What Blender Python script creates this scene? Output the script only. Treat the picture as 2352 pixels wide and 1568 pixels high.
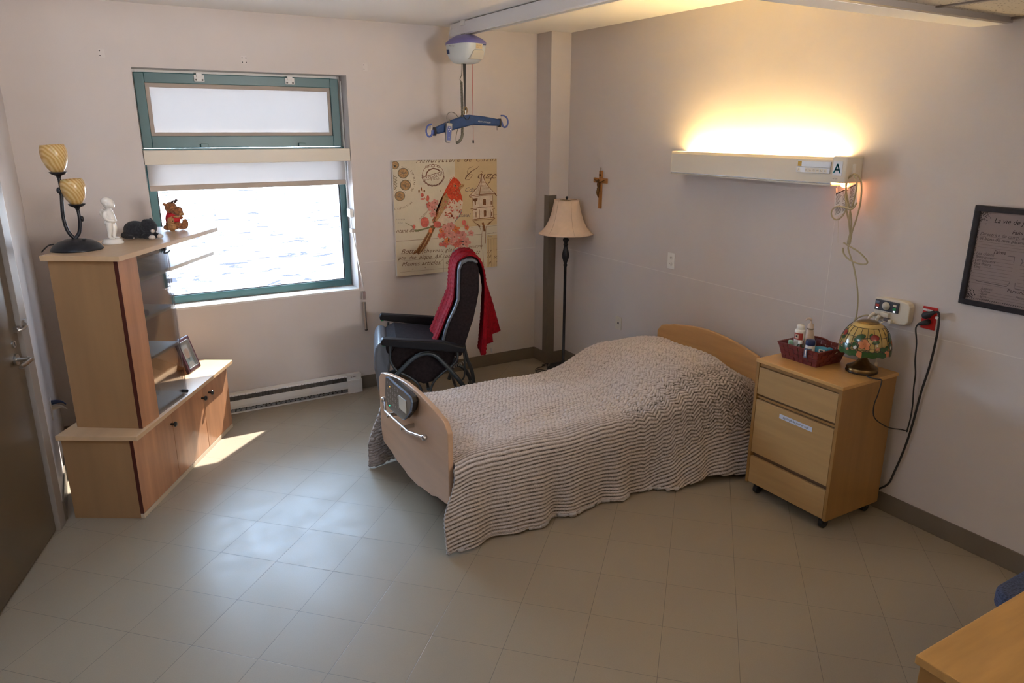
import bpy, math, random
import numpy as np
from mathutils import Vector, Matrix
PI = math.pi
random.seed(7)
scn = bpy.context.scene
for o in list(bpy.data.objects):
    bpy.data.objects.remove(o, do_unlink=True)
COL = scn.collection

# ------------------------------------------------------------------ camera
cam_d = bpy.data.cameras.new('camera'); cam = bpy.data.objects.new('camera', cam_d)
COL.objects.link(cam); scn.camera = cam
cam_d.sensor_width = 36.0
cam_d.lens = 1663.33 / 2352 * 36.0
cam_d.clip_start = 0.05; cam_d.clip_end = 2000
YAW, PITCH, ROLL = math.radians(59.578), math.radians(16.372), math.radians(-0.120)
F = Vector((math.cos(PITCH) * math.cos(YAW), math.cos(PITCH) * math.sin(YAW), -math.sin(PITCH)))
r0 = Vector((math.sin(YAW), -math.cos(YAW), 0)); d0 = F.cross(r0)
rr = r0 * math.cos(ROLL) + d0 * math.sin(ROLL); dd = d0 * math.cos(ROLL) - r0 * math.sin(ROLL)
M3 = Matrix((rr, -dd, -F)).transposed()
cam.matrix_world = Matrix.Translation((0, 0, 2.0022)) @ M3.to_4x4()

# ------------------------------------------------------------------ world, sun, exposure
w = bpy.data.worlds.new('sky'); scn.world = w; w.use_nodes = True
bg = w.node_tree.nodes['Background']
bg.inputs[0].default_value = (0.50, 0.71, 1.0, 1); bg.inputs[1].default_value = 14.0
SUNV = Vector((-0.50, -0.49, -0.83)).normalized()
sd = bpy.data.lights.new('sun', 'SUN'); sd.energy = 46.0; sd.angle = math.radians(0.6); sd.color = (1.0, 0.95, 0.88)
so = bpy.data.objects.new('sun', sd); COL.objects.link(so)
so.rotation_euler = SUNV.to_track_quat('-Z', 'Y').to_euler(); so.location = (4, 9, 9)
# daylight enters through the window opening: a portal (gives no light of its own)
pd = bpy.data.lights.new('window_portal', 'AREA'); pd.shape = 'RECTANGLE'; pd.size = 1.37; pd.size_y = 1.55
pd.cycles.is_portal = True
po = bpy.data.objects.new('window_portal', pd); COL.objects.link(po)
po.location = (1.069, 5.70, 1.587); po.rotation_euler = (math.radians(-90), 0, 0)
# unseen warm fill lights added under the ceiling behind the camera
for i, (x, y, e) in enumerate(((0.6, -0.9, 7), (2.4, -0.9, 5))):
    ad = bpy.data.lights.new('ceiling_fill_light', 'AREA'); ad.shape = 'RECTANGLE'; ad.size = 1.1; ad.size_y = 0.5
    ad.energy = e; ad.color = (1.0, 0.76, 0.45)
    ao = bpy.data.objects.new('ceiling_fill_light', ad); COL.objects.link(ao); ao.location = (x, y, 2.44)
wd_ = bpy.data.lights.new('room_fill_light', 'AREA'); wd_.shape = 'RECTANGLE'; wd_.size = 1.3; wd_.size_y = 0.7  # unseen area light added behind the camera to brighten the window wall
wd_.energy = 13; wd_.color = (1.0, 0.94, 0.90); wd_.spread = math.radians(62)
wo_ = bpy.data.objects.new('room_fill_light', wd_); COL.objects.link(wo_); wo_.location = (2.6, -1.9, 1.9); wo_.rotation_euler = (math.radians(99), 0, math.radians(17.5))
vs = scn.view_settings
vs.view_transform = 'Standard'; vs.look = 'None'; vs.gamma = 1; vs.use_curve_mapping = False
vs.exposure = 0.85
scn.cycles.use_denoising = True
scn.cycles.max_bounces = 10; scn.cycles.diffuse_bounces = 6; scn.cycles.transparent_max_bounces = 12
scn.cycles.sample_clamp_indirect = 90.0
scn.cycles.caustics_reflective = True; scn.cycles.caustics_refractive = False

# ------------------------------------------------------------------ materials
MATS = {}
def nn(nt, t, **kw):
    n = nt.nodes.new(t)
    for k, v in kw.items():
        setattr(n, k, v)
    return n
def mat(name, col, rough=0.5, metal=0.0, noise=None, bump=None, spec=0.5, emit=None, trans=0.0, sheen=0.0, alpha=None, coat=0.0):
    """noise=(scale vec or float, amount) varies the colour; bump=(scale, strength)"""
    m = bpy.data.materials.new(name); m.use_nodes = True; nt = m.node_tree
    b = nt.nodes['Principled BSDF']
    b.inputs['Base Color'].default_value = (*col, 1); b.inputs['Roughness'].default_value = rough
    b.inputs['Metallic'].default_value = metal
    b.inputs['Specular IOR Level'].default_value = spec
    b.inputs['Transmission Weight'].default_value = trans
    b.inputs['Sheen Weight'].default_value = sheen
    b.inputs['Coat Weight'].default_value = coat
    if emit:
        b.inputs['Emission Color'].default_value = (*emit[0], 1); b.inputs['Emission Strength'].default_value = emit[1]
    if noise:
        sc, amt = noise
        tc = nn(nt, 'ShaderNodeTexCoord'); mp = nn(nt, 'ShaderNodeMapping')
        nt.links.new(tc.outputs['Object'], mp.inputs[0])
        mp.inputs['Scale'].default_value = (sc, sc, sc) if isinstance(sc, (int, float)) else sc
        nz = nn(nt, 'ShaderNodeTexNoise'); nz.inputs['Scale'].default_value = 1; nz.inputs['Detail'].default_value = 5
        nt.links.new(mp.outputs[0], nz.inputs[0])
        mx = nn(nt, 'ShaderNodeMix', data_type='RGBA')
        mx.inputs['A'].default_value = tuple(max(0, c * (1 - amt)) for c in col) + (1,)
        mx.inputs['B'].default_value = tuple(min(1, c * (1 + amt)) for c in col) + (1,)
        rmp = nn(nt, 'ShaderNodeMapRange'); rmp.inputs[1].default_value = 0.3; rmp.inputs[2].default_value = 0.7
        nt.links.new(nz.outputs[0], rmp.inputs[0]); nt.links.new(rmp.outputs[0], mx.inputs['Factor'])
        nt.links.new(mx.outputs['Result'], b.inputs['Base Color'])
    if bump:
        tc = nn(nt, 'ShaderNodeTexCoord'); nz = nn(nt, 'ShaderNodeTexNoise')
        nz.inputs['Scale'].default_value = bump[0]; nz.inputs['Detail'].default_value = 4
        nt.links.new(tc.outputs['Object'], nz.inputs[0])
        bp = nn(nt, 'ShaderNodeBump'); bp.inputs['Strength'].default_value = bump[1]; bp.inputs['Distance'].default_value = 0.004
        nt.links.new(nz.outputs[0], bp.inputs['Height']); nt.links.new(bp.outputs[0], b.inputs['Normal'])
    MATS[name] = m
    return m
def glassmat(name, tint, refl=1.0, rough=0.0):
    m = bpy.data.materials.new(name); m.use_nodes = True; nt = m.node_tree; nt.nodes.clear()
    out = nn(nt, 'ShaderNodeOutputMaterial'); mix = nn(nt, 'ShaderNodeMixShader'); tr = nn(nt, 'ShaderNodeBsdfTransparent')
    gl = nn(nt, 'ShaderNodeBsdfGlossy'); gl.inputs['Roughness'].default_value = rough
    tr.inputs[0].default_value = (*tint, 1)
    fr = nn(nt, 'ShaderNodeFresnel'); fr.inputs[0].default_value = 1.45
    ml = nn(nt, 'ShaderNodeMath', operation='MULTIPLY'); ml.inputs[1].default_value = refl
    nt.links.new(fr.outputs[0], ml.inputs[0]); nt.links.new(ml.outputs[0], mix.inputs[0])
    nt.links.new(tr.outputs[0], mix.inputs[1]); nt.links.new(gl.outputs[0], mix.inputs[2]); nt.links.new(mix.outputs[0], out.inputs[0])
    MATS[name] = m; return m
def clothmat(name, col, trans_col, fac=0.5, scale=900):
    m = bpy.data.materials.new(name); m.use_nodes = True; nt = m.node_tree; nt.nodes.clear()
    out = nn(nt, 'ShaderNodeOutputMaterial'); mix = nn(nt, 'ShaderNodeMixShader')
    d = nn(nt, 'ShaderNodeBsdfDiffuse'); t = nn(nt, 'ShaderNodeBsdfTranslucent')
    d.inputs[0].default_value = (*col, 1); t.inputs[0].default_value = (*trans_col, 1); mix.inputs[0].default_value = fac
    nt.links.new(d.outputs[0], mix.inputs[1]); nt.links.new(t.outputs[0], mix.inputs[2]); nt.links.new(mix.outputs[0], out.inputs[0])
    MATS[name] = m; return m

WALLC = (0.62, 0.565, 0.54)
mat('wall_paint', WALLC, 0.55, noise=(3.0, 0.02), bump=(260, 0.12), spec=0.3)
mat('ceiling_paint', (0.90, 0.88, 0.86), 0.8, bump=(120, 0.1))
mat('wall_seam', (0.72, 0.67, 0.63), 0.5)
mat('vinyl_base', (0.17, 0.135, 0.10), 0.45, noise=(8, 0.06))
mat('door_paint', (0.115, 0.085, 0.055), 0.33, noise=(5, 0.05), spec=0.5)
mat('frame_paint', (0.27, 0.23, 0.20), 0.4)
mat('teal_metal', (0.035, 0.115, 0.12), 0.35, noise=(10, 0.05))
mat('white_metal', (0.72, 0.70, 0.67), 0.4)
mat('white_plastic', (0.78, 0.76, 0.72), 0.35)
mat('cream_plastic', (0.66, 0.60, 0.50), 0.4)
mat('grey_metal', (0.30, 0.30, 0.31), 0.35, 0.6)
mat('dark_slot', (0.13, 0.115, 0.10), 0.6)
mat('chrome', (0.62, 0.61, 0.62), 0.28, 1.0)
mat('steel', (0.55, 0.53, 0.50), 0.3, 1.0)
mat('black_plastic', (0.012, 0.012, 0.013), 0.35)
mat('black_rubber', (0.02, 0.02, 0.022), 0.6)
mat('black_iron', (0.018, 0.018, 0.022), 0.38, 0.3, noise=(30, 0.3))
mat('maple_shaded', (0.33, 0.185, 0.085), 0.5, noise=((9, 9, 1.2), 0.10), bump=(300, 0.05))  # same maple as the top, with the side's shade put into the colour
mat('maple_top', (0.58, 0.39, 0.23), 0.38, noise=((3, 14, 6), 0.06))
mat('maple_edge', (0.60, 0.50, 0.38), 0.45, noise=((14, 14, 3), 0.05))
mat('cherry', (0.47, 0.235, 0.125), 0.3, noise=((16, 16, 1.3), 0.22), coat=0.2)
mat('cherry_edge', (0.075, 0.018, 0.012), 0.35)
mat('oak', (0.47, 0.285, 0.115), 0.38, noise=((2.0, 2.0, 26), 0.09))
mat('oak_shaded', (0.33, 0.17, 0.05), 0.4, noise=((22, 22, 1.4), 0.09))  # darker copy of the oak, shade of the side faces put into its colour
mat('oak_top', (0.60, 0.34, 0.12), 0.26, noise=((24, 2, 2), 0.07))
mat('oak_dark', (0.16, 0.085, 0.04), 0.5)
mat('beech_foot', (0.52, 0.33, 0.21), 0.36, noise=((20, 2.5, 20), 0.07))
mat('beech_head', (0.60, 0.34, 0.14), 0.32, noise=((20, 2.0, 24), 0.10))
mat('beech_edge', (0.34, 0.17, 0.06), 0.4)
mat('leather_grey', (0.115, 0.125, 0.145), 0.34, bump=(160, 0.15))
mat('fabric_black', (0.022, 0.016, 0.017), 0.9, noise=(60, 0.3), bump=(420, 0.3), spec=0.1)
mat('arm_black', (0.010, 0.009, 0.011), 0.5, spec=0.25)
mat('tube_grey', (0.07, 0.08, 0.085), 0.35, 0.7)
mat('red_wool', (0.24, 0.0015, 0.008), 0.85, noise=(40, 0.25), bump=(260, 0.4), spec=0.2)
mat('blue_sling', (0.016, 0.055, 0.17), 0.6, noise=(30, 0.15), bump=(300, 0.2))
mat('blue_plastic', (0.075, 0.115, 0.36), 0.35)
mat('lilac_plastic', (0.20, 0.18, 0.42), 0.35)
mat('hoist_white', (0.62, 0.66, 0.66), 0.32)
mat('hoist_panel', (0.55, 0.52, 0.44), 0.4)
mat('cable_grey', (0.17, 0.16, 0.12), 0.5)
mat('cable_cream', (0.42, 0.36, 0.22), 0.5)
mat('red_cable', (0.45, 0.03, 0.02), 0.5)
mat('navy_print', (0.02, 0.05, 0.16), 0.5)
mat('silver_label', (0.60, 0.61, 0.64), 0.35, 0.4)
mat('teal_print', (0.0, 0.33, 0.45), 0.5)
mat('mustard', (0.50, 0.30, 0.02), 0.5)
mat('paper_white', (0.74, 0.73, 0.72), 0.7)
mat('paper_shaded', (0.42, 0.36, 0.33), 0.7)
mat('label_blue_white', (0.62, 0.65, 0.76), 0.6)
mat('ink', (0.04, 0.035, 0.035), 0.7)
mat('ink_soft', (0.16, 0.13, 0.13), 0.7)
mat('ink_sepia', (0.17, 0.085, 0.04), 0.7)
mat('lamp_shade_cream', (0.72, 0.55, 0.42), 0.7, noise=(25, 0.04), bump=(600, 0.1))
mat('shade_seam', (0.45, 0.32, 0.23), 0.8)
mat('wood_cross', (0.36, 0.15, 0.035), 0.4, noise=((40, 40, 5), 0.2))
mat('bronze', (0.16, 0.075, 0.02), 0.4, 0.7)
mat('porcelain', (0.80, 0.77, 0.72), 0.18, coat=0.4)
mat('plush_black', (0.014, 0.014, 0.018), 0.9, noise=(90, 0.6), bump=(180, 1.0), sheen=0.15)
mat('plush_white', (0.66, 0.58, 0.52), 0.9, bump=(180, 0.8))
mat('plush_brown', (0.30, 0.11, 0.035), 0.85, noise=(70, 0.5), bump=(130, 1.0), sheen=0.3)
mat('plush_tan', (0.46, 0.24, 0.10), 0.85, noise=(70, 0.3), bump=(150, 1.0))
mat('plush_dark', (0.06, 0.02, 0.015), 0.8)
mat('red_vest', (0.55, 0.01, 0.02), 0.7, bump=(200, 0.5))
mat('brass_old', (0.26, 0.17, 0.07), 0.3, 0.9, noise=(30, 0.2))
mat('brass_dark', (0.06, 0.04, 0.025), 0.35, 0.7)
mat('basket_red', (0.17, 0.028, 0.026), 0.5)
mat('blue_pack', (0.03, 0.25, 0.42), 0.45)
mat('mint', (0.30, 0.52, 0.38), 0.45)
mat('navy_cap', (0.012, 0.025, 0.11), 0.35)
mat('pump_cream', (0.68, 0.55, 0.46), 0.4)
mat('frame_black', (0.018, 0.015, 0.020), 0.35, noise=(60, 0.3))
mat('sheet_pink', (0.58, 0.47, 0.45), 0.5)
mat('frame_mahogany', (0.035, 0.010, 0.016), 0.3, coat=0.2)
mat('gold_card', (0.55, 0.27, 0.08), 0.6)
mat('photo_pale', (0.66, 0.68, 0.66), 0.35)
mat('photo_skin', (0.74, 0.50, 0.38), 0.5)
mat('photo_blue', (0.35, 0.50, 0.56), 0.5)
mat('panel_grey', (0.10, 0.098, 0.09), 0.35)
mat('panel_blue_edge', (0.20, 0.29, 0.44), 0.25, 0.4)
mat('lcd', (0.52, 0.52, 0.46), 0.25)
mat('red_plate', (0.50, 0.012, 0.008), 0.4)
mat('slate_panel', (0.045, 0.05, 0.065), 0.4)
mat('signal_red', (0.45, 0.05, 0.03), 0.4)
mat('signal_green', (0.0, 0.30, 0.08), 0.4)
mat('led_white', (0.8, 0.85, 0.95), 0.3, emit=((0.8, 0.9, 1.0), 0.6))
mat('led_green', (0.0, 0.6, 0.3), 0.3, emit=((0.0, 1.0, 0.5), 0.7))
mat('led_amber', (0.7, 0.4, 0.05), 0.3, emit=((1.0, 0.6, 0.1), 0.6))
mat('blue_upholstery', (0.055, 0.07, 0.13), 0.9, noise=(150, 0.6), bump=(300, 0.5))
mat('mattress_ticking', (0.35, 0.36, 0.42), 0.7)
mat('bulb_glow', (1, 0.7, 0.4), 0.4, emit=((1.0, 0.30, 0.10), 14.0))
mat('tube_glow', (1, 0.9, 0.7), 0.4, emit=((1.0, 0.73, 0.33), 61.0))
mat('white_post', (0.85, 0.85, 0.85), 0.5)
mat('facade', (0.5, 0.48, 0.45), 0.8)
glassmat('window_glass', (0.96, 0.97, 0.97), 0.8)
glassmat('cabinet_glass', (0.93, 0.93, 0.95), 0.8)
glassmat('picture_glass', (0.97, 0.97, 0.97), 0.7)
glassmat('clear_plastic', (0.80, 0.86, 0.84), 1.4, 0.1)
clothmat('blind_fabric', (0.66, 0.62, 0.60), (0.48, 0.45, 0.43), 0.5)
clothmat('blind_border', (0.60, 0.51, 0.44), (0.22, 0.18, 0.14), 0.3)

# amber art-glass with swirled streaks
def amber():
    m = mat('amber_glass', (0.72, 0.38, 0.10), 0.3); nt = m.node_tree; b = nt.nodes['Principled BSDF']
    tc = nn(nt, 'ShaderNodeTexCoord'); mp = nn(nt, 'ShaderNodeMapping'); mp.inputs['Rotation'].default_value = (0.75, 0.75, 0)
    wv = nn(nt, 'ShaderNodeTexWave'); wv.inputs['Scale'].default_value = 24; wv.inputs['Distortion'].default_value = 2.5; wv.inputs['Detail'].default_value = 2
    cr = nn(nt, 'ShaderNodeValToRGB'); cr.color_ramp.elements[0].color = (0.62, 0.33, 0.09, 1); cr.color_ramp.elements[1].color = (0.80, 0.56, 0.27, 1)
    nt.links.new(tc.outputs['Object'], mp.inputs[0]); nt.links.new(mp.outputs[0], wv.inputs[0]); nt.links.new(wv.outputs[0], cr.inputs[0])
    nt.links.new(cr.outputs[0], b.inputs['Base Color']); b.inputs['Transmission Weight'].default_value = 0.12
    b.inputs['Subsurface Weight'].default_value = 0.15
amber()

# vinyl floor tiles laid diagonally, 12 inch
def floor_mat():
    m = mat('floor_tiles', (0.38, 0.34, 0.29), 0.3, spec=0.42); nt = m.node_tree; b = nt.nodes['Principled BSDF']; L = nt.links
    tc = nn(nt, 'ShaderNodeTexCoord'); sp = nn(nt, 'ShaderNodeSeparateXYZ'); L.new(tc.outputs['Object'], sp.inputs[0])
    th = math.radians(-45.2); ox, oy, T = 2.0726, 2.9816, 0.3048
    def lin(a, bb, c):
        m1 = nn(nt, 'ShaderNodeMath', operation='MULTIPLY'); m1.inputs[1].default_value = a; L.new(sp.outputs[0], m1.inputs[0])
        m2 = nn(nt, 'ShaderNodeMath', operation='MULTIPLY_ADD'); m2.inputs[1].default_value = bb; L.new(sp.outputs[1], m2.inputs[0]); L.new(m1.outputs[0], m2.inputs[2])
        m3 = nn(nt, 'ShaderNodeMath', operation='ADD'); m3.inputs[1].default_value = c; L.new(m2.outputs[0], m3.inputs[0]); return m3
    c, s = math.cos(th) / T, math.sin(th) / T
    u = lin(c, s, -(ox * c + oy * s)); v = lin(-s, c, (ox * s - oy * c))
    masks = []; fl = []
    for k in (u, v):
        f = nn(nt, 'ShaderNodeMath', operation='FRACT'); L.new(k.outputs[0], f.inputs[0])
        a = nn(nt, 'ShaderNodeMath', operation='SUBTRACT'); L.new(f.outputs[0], a.inputs[0]); a.inputs[1].default_value = 0.5
        ab = nn(nt, 'ShaderNodeMath', operation='ABSOLUTE'); L.new(a.outputs[0], ab.inputs[0])
        masks.append(ab)
        g = nn(nt, 'ShaderNodeMath', operation='FLOOR'); L.new(k.outputs[0], g.inputs[0]); fl.append(g)
    mxm = nn(nt, 'ShaderNodeMath', operation='MAXIMUM'); L.new(masks[0].outputs[0], mxm.inputs[0]); L.new(masks[1].outputs[0], mxm.inputs[1])
    line = nn(nt, 'ShaderNodeMapRange'); line.inputs[1].default_value = 0.4952; line.inputs[2].default_value = 0.4992; L.new(mxm.outputs[0], line.inputs[0])
    cb = nn(nt, 'ShaderNodeCombineXYZ'); L.new(fl[0].outputs[0], cb.inputs[0]); L.new(fl[1].outputs[0], cb.inputs[1])
    wn = nn(nt, 'ShaderNodeTexWhiteNoise'); L.new(cb.outputs[0], wn.inputs[0])
    nz = nn(nt, 'ShaderNodeTexNoise'); nz.inputs['Scale'].default_value = 240; nz.inputs['Detail'].default_value = 3; L.new(tc.outputs['Object'], nz.inputs[0])
    sm = nn(nt, 'ShaderNodeMath', operation='MULTIPLY_ADD'); sm.inputs[1].default_value = 0.12; L.new(wn.outputs[0], sm.inputs[0]); L.new(nz.outputs[0], sm.inputs[2])
    cr = nn(nt, 'ShaderNodeMapRange'); cr.inputs[1].default_value = 0.3; cr.inputs[2].default_value = 1.0; L.new(sm.outputs[0], cr.inputs[0])
    mx = nn(nt, 'ShaderNodeMix', data_type='RGBA'); mx.inputs['A'].default_value = (0.30, 0.245, 0.18, 1); mx.inputs['B'].default_value = (0.34, 0.282, 0.21, 1)
    L.new(cr.outputs[0], mx.inputs['Factor'])
    m2 = nn(nt, 'ShaderNodeMix', data_type='RGBA'); m2.inputs['B'].default_value = (0.13, 0.11, 0.09, 1)
    L.new(line.outputs[0], m2.inputs['Factor']); L.new(mx.outputs['Result'], m2.inputs['A']); L.new(m2.outputs['Result'], b.inputs['Base Color'])
    # worn, scratched polish
    n2 = nn(nt, 'ShaderNodeTexNoise'); n2.inputs['Scale'].default_value = 5.0; n2.inputs['Detail'].default_value = 8; n2.inputs['Roughness'].default_value = 0.7; L.new(tc.outputs['Object'], n2.inputs[0])
    rr_ = nn(nt, 'ShaderNodeMapRange'); rr_.inputs[1].default_value = 0.3; rr_.inputs[2].default_value = 0.7; rr_.inputs[3].default_value = 0.33; rr_.inputs[4].default_value = 0.46
    L.new(n2.outputs[0], rr_.inputs[0]); L.new(rr_.outputs[0], b.inputs['Roughness'])
    bp = nn(nt, 'ShaderNodeBump'); bp.inputs['Strength'].default_value = 0.25; bp.inputs['Distance'].default_value = 0.002; bp.invert = True
    L.new(line.outputs[0], bp.inputs['Height']); L.new(bp.outputs[0], b.inputs['Normal'])
floor_mat()

def acoustic():
    m = mat('acoustic_tile', (0.62, 0.55, 0.43), 0.9); nt = m.node_tree; b = nt.nodes['Principled BSDF']
    tc = nn(nt, 'ShaderNodeTexCoord'); vo = nn(nt, 'ShaderNodeTexVoronoi'); vo.inputs['Scale'].default_value = 60
    mr = nn(nt, 'ShaderNodeMapRange'); mr.inputs[1].default_value = 0.16; mr.inputs[2].default_value = 0.26
    mx = nn(nt, 'ShaderNodeMix', data_type='RGBA'); mx.inputs['A'].default_value = (0.2, 0.16, 0.11, 1); mx.inputs['B'].default_value = (0.62, 0.56, 0.46, 1)
    nt.links.new(tc.outputs['Object'], vo.inputs[0]); nt.links.new(vo.outputs[0], mr.inputs[0]); nt.links.new(mr.outputs[0], mx.inputs['Factor']); nt.links.new(mx.outputs['Result'], b.inputs['Base Color'])
acoustic()

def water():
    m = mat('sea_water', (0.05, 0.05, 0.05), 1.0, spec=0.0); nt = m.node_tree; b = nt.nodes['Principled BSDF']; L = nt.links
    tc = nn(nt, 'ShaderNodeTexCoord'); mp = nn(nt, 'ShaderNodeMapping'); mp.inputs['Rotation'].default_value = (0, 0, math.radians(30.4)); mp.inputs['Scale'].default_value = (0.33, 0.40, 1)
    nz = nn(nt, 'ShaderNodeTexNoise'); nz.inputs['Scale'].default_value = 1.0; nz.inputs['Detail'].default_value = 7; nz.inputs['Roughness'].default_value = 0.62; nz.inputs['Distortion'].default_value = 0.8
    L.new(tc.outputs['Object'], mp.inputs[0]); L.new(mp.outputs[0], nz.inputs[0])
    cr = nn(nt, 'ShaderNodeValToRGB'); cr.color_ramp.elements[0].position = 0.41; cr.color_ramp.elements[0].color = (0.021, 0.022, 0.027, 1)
    cr.color_ramp.elements[1].position = 0.56; cr.color_ramp.elements[1].color = (0.80, 0.79, 0.78, 1)  # sun glare on the water put into the colour as near-white
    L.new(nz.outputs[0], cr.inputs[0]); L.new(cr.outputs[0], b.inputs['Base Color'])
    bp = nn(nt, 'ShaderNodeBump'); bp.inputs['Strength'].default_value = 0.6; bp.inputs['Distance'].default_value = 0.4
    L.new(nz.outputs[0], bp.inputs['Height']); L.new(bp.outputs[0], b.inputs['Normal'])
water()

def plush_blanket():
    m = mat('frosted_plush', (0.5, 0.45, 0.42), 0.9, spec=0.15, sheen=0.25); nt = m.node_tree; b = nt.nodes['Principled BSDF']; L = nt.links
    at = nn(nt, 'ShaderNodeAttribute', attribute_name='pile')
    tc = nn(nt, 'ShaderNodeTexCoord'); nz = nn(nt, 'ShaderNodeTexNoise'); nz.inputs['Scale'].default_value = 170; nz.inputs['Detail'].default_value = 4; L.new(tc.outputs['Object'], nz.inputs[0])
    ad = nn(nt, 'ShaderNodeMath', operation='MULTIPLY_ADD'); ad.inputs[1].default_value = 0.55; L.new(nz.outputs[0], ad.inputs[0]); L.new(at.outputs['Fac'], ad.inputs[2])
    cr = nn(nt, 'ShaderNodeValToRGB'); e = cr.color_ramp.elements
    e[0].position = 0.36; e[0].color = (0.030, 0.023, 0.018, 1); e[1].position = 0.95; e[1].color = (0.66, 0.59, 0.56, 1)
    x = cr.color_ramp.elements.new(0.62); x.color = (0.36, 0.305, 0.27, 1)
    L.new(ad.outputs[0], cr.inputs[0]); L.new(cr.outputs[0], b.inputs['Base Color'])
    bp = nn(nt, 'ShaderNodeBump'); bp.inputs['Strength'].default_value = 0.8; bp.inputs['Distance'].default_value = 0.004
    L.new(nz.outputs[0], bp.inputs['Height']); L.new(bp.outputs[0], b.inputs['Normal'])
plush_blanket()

# ------------------------------------------------------------------ mesh helpers
class MB:
    def __init__(s, world=None):
        s.v = []; s.f = []; s.mi = []; s.sm = []; s.mats = []; s.xf = None
    def mid(s, m):
        m = MATS[m] if isinstance(m, str) else m
        if m not in s.mats: s.mats.append(m)
        return s.mats.index(m)
    def add(s, vs_, fs_, m=None, smooth=False):
        k = len(s.v); i = 0 if m is None else s.mid(m)
        if s.xf is not None: vs_ = [s.xf @ Vector(p) for p in vs_]
        s.v += [tuple(p) for p in vs_]
        for f in fs_:
            s.f.append(tuple(k + a for a in f)); s.mi.append(i); s.sm.append(smooth)
        return s
    def box(s, a, b, m=None, M=None):
        x0, y0, z0 = (min(a[i], b[i]) for i in range(3)); x1, y1, z1 = (max(a[i], b[i]) for i in range(3))
        p = [(x0, y0, z0), (x1, y0, z0), (x1, y1, z0), (x0, y1, z0), (x0, y0, z1), (x1, y0, z1), (x1, y1, z1), (x0, y1, z1)]
        if M is not None: p = [M @ Vector(q) for q in p]
        return s.add(p, [(3, 2, 1, 0), (4, 5, 6, 7), (0, 1, 5, 4), (1, 2, 6, 5), (2, 3, 7, 6), (3, 0, 4, 7)], m)
    def prism(s, poly, t0, t1, fn, m=None, smooth=False):
        """poly 2D, extruded from t0 to t1; fn(a,b,t)->xyz"""
        n = len(poly); p = [fn(a, b, t0) for a, b in poly] + [fn(a, b, t1) for a, b in poly]
        s.add(p, [tuple(range(n))[::-1], tuple(range(n, 2 * n))], m, False)
        return s.add(p, [(i, (i + 1) % n, n + (i + 1) % n, n + i) for i in range(n)], m, smooth)
    def lathe(s, prof, c=(0, 0, 0), seg=32, m=None, axis='z', smooth=True, M=None, a0=0.0, a1=2 * PI, flute=None):
        full = abs(a1 - a0 - 2 * PI) < 1e-6; n = seg if full else seg + 1; p = []
        for (r, z) in prof:
            for i in range(n):
                a = a0 + (a1 - a0) * i / seg
                q = r * (1 if flute is None else flute(a, z))
                x, y = q * math.cos(a), q * math.sin(a)
                P = {'z': (x, y, z), 'x': (z, x, y), 'y': (x, z, y)}[axis]
                P = Vector(P)
                if M is not None: P = M @ P
                p.append((P[0] + c[0], P[1] + c[1], P[2] + c[2]))
        f = []
        for j in range(len(prof) - 1):
            for i in range(seg if full else seg):
                a = j * n + i; b = j * n + (i + 1) % n
                f.append((a, b, b + n, a + n))
        return s.add(p, f, m, smooth)
    def tube(s, pts, r, seg=8, m=None, sub=5, closed=False, smooth=True, cap=True):
        pts = [Vector(p) for p in pts]
        rs = list(r) if isinstance(r, (list, tuple)) else [r] * len(pts)
        if sub > 1 and len(pts) > 2:
            q = []; rq = []
            n = len(pts)
            rng = range(n if closed else n - 1)
            for i in rng:
                p1, p2 = pts[i], pts[(i + 1) % n]
                p0 = pts[i - 1] if (i > 0 or closed) else p1 * 2 - p2
                p3 = pts[(i + 2) % n] if (i + 2 < n or closed) else p2 * 2 - p1
                for k in range(sub):
                    t = k / sub
                    q.append(0.5 * ((2 * p1) + (p2 - p0) * t + (2 * p0 - 5 * p1 + 4 * p2 - p3) * t * t + (3 * p1 - p0 - 3 * p2 + p3) * t ** 3))
                    rq.append(rs[i] * (1 - t) + rs[(i + 1) % n] * t)
            if not closed: q.append(pts[-1]); rq.append(rs[-1])
            pts, rs = q, rq
        n = len(pts); ring = []; up = None
        for i in range(n):
            a = pts[(i - 1) % n] if (i > 0 or closed) else pts[i]
            b = pts[(i + 1) % n] if (i < n - 1 or closed) else pts[i]
            t = (b - a)
            t = t.normalized() if t.length > 1e-9 else Vector((0, 0, 1))
            if up is None:
                up = t.orthogonal().normalized()
            else:
                up = (up - t * up.dot(t))
                up = up.normalized() if up.length > 1e-6 else t.orthogonal().normalized()
            w_ = t.cross(up)
            for k in range(seg):
                an = 2 * PI * k / seg
                ring.append(pts[i] + (up * math.cos(an) + w_ * math.sin(an)) * rs[i])
        f = []
        for i in range(n if closed else n - 1):
            for k in range(seg):
                a = i * seg + k; b = i * seg + (k + 1) % seg; c = ((i + 1) % n) * seg + (k + 1) % seg; d = ((i + 1) % n) * seg + k
                f.append((a, b, c, d))
        s.add(ring, f, m, smooth)
        if cap and not closed:
            s.add(ring[:seg], [tuple(range(seg))[::-1]], m); s.add(ring[-seg:], [tuple(range(seg))], m)
        return s
    def cyl(s, a, b, r, seg=20, m=None, r2=None):
        return s.tube([a, b], [r, r if r2 is None else r2], seg, m, sub=1)
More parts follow.
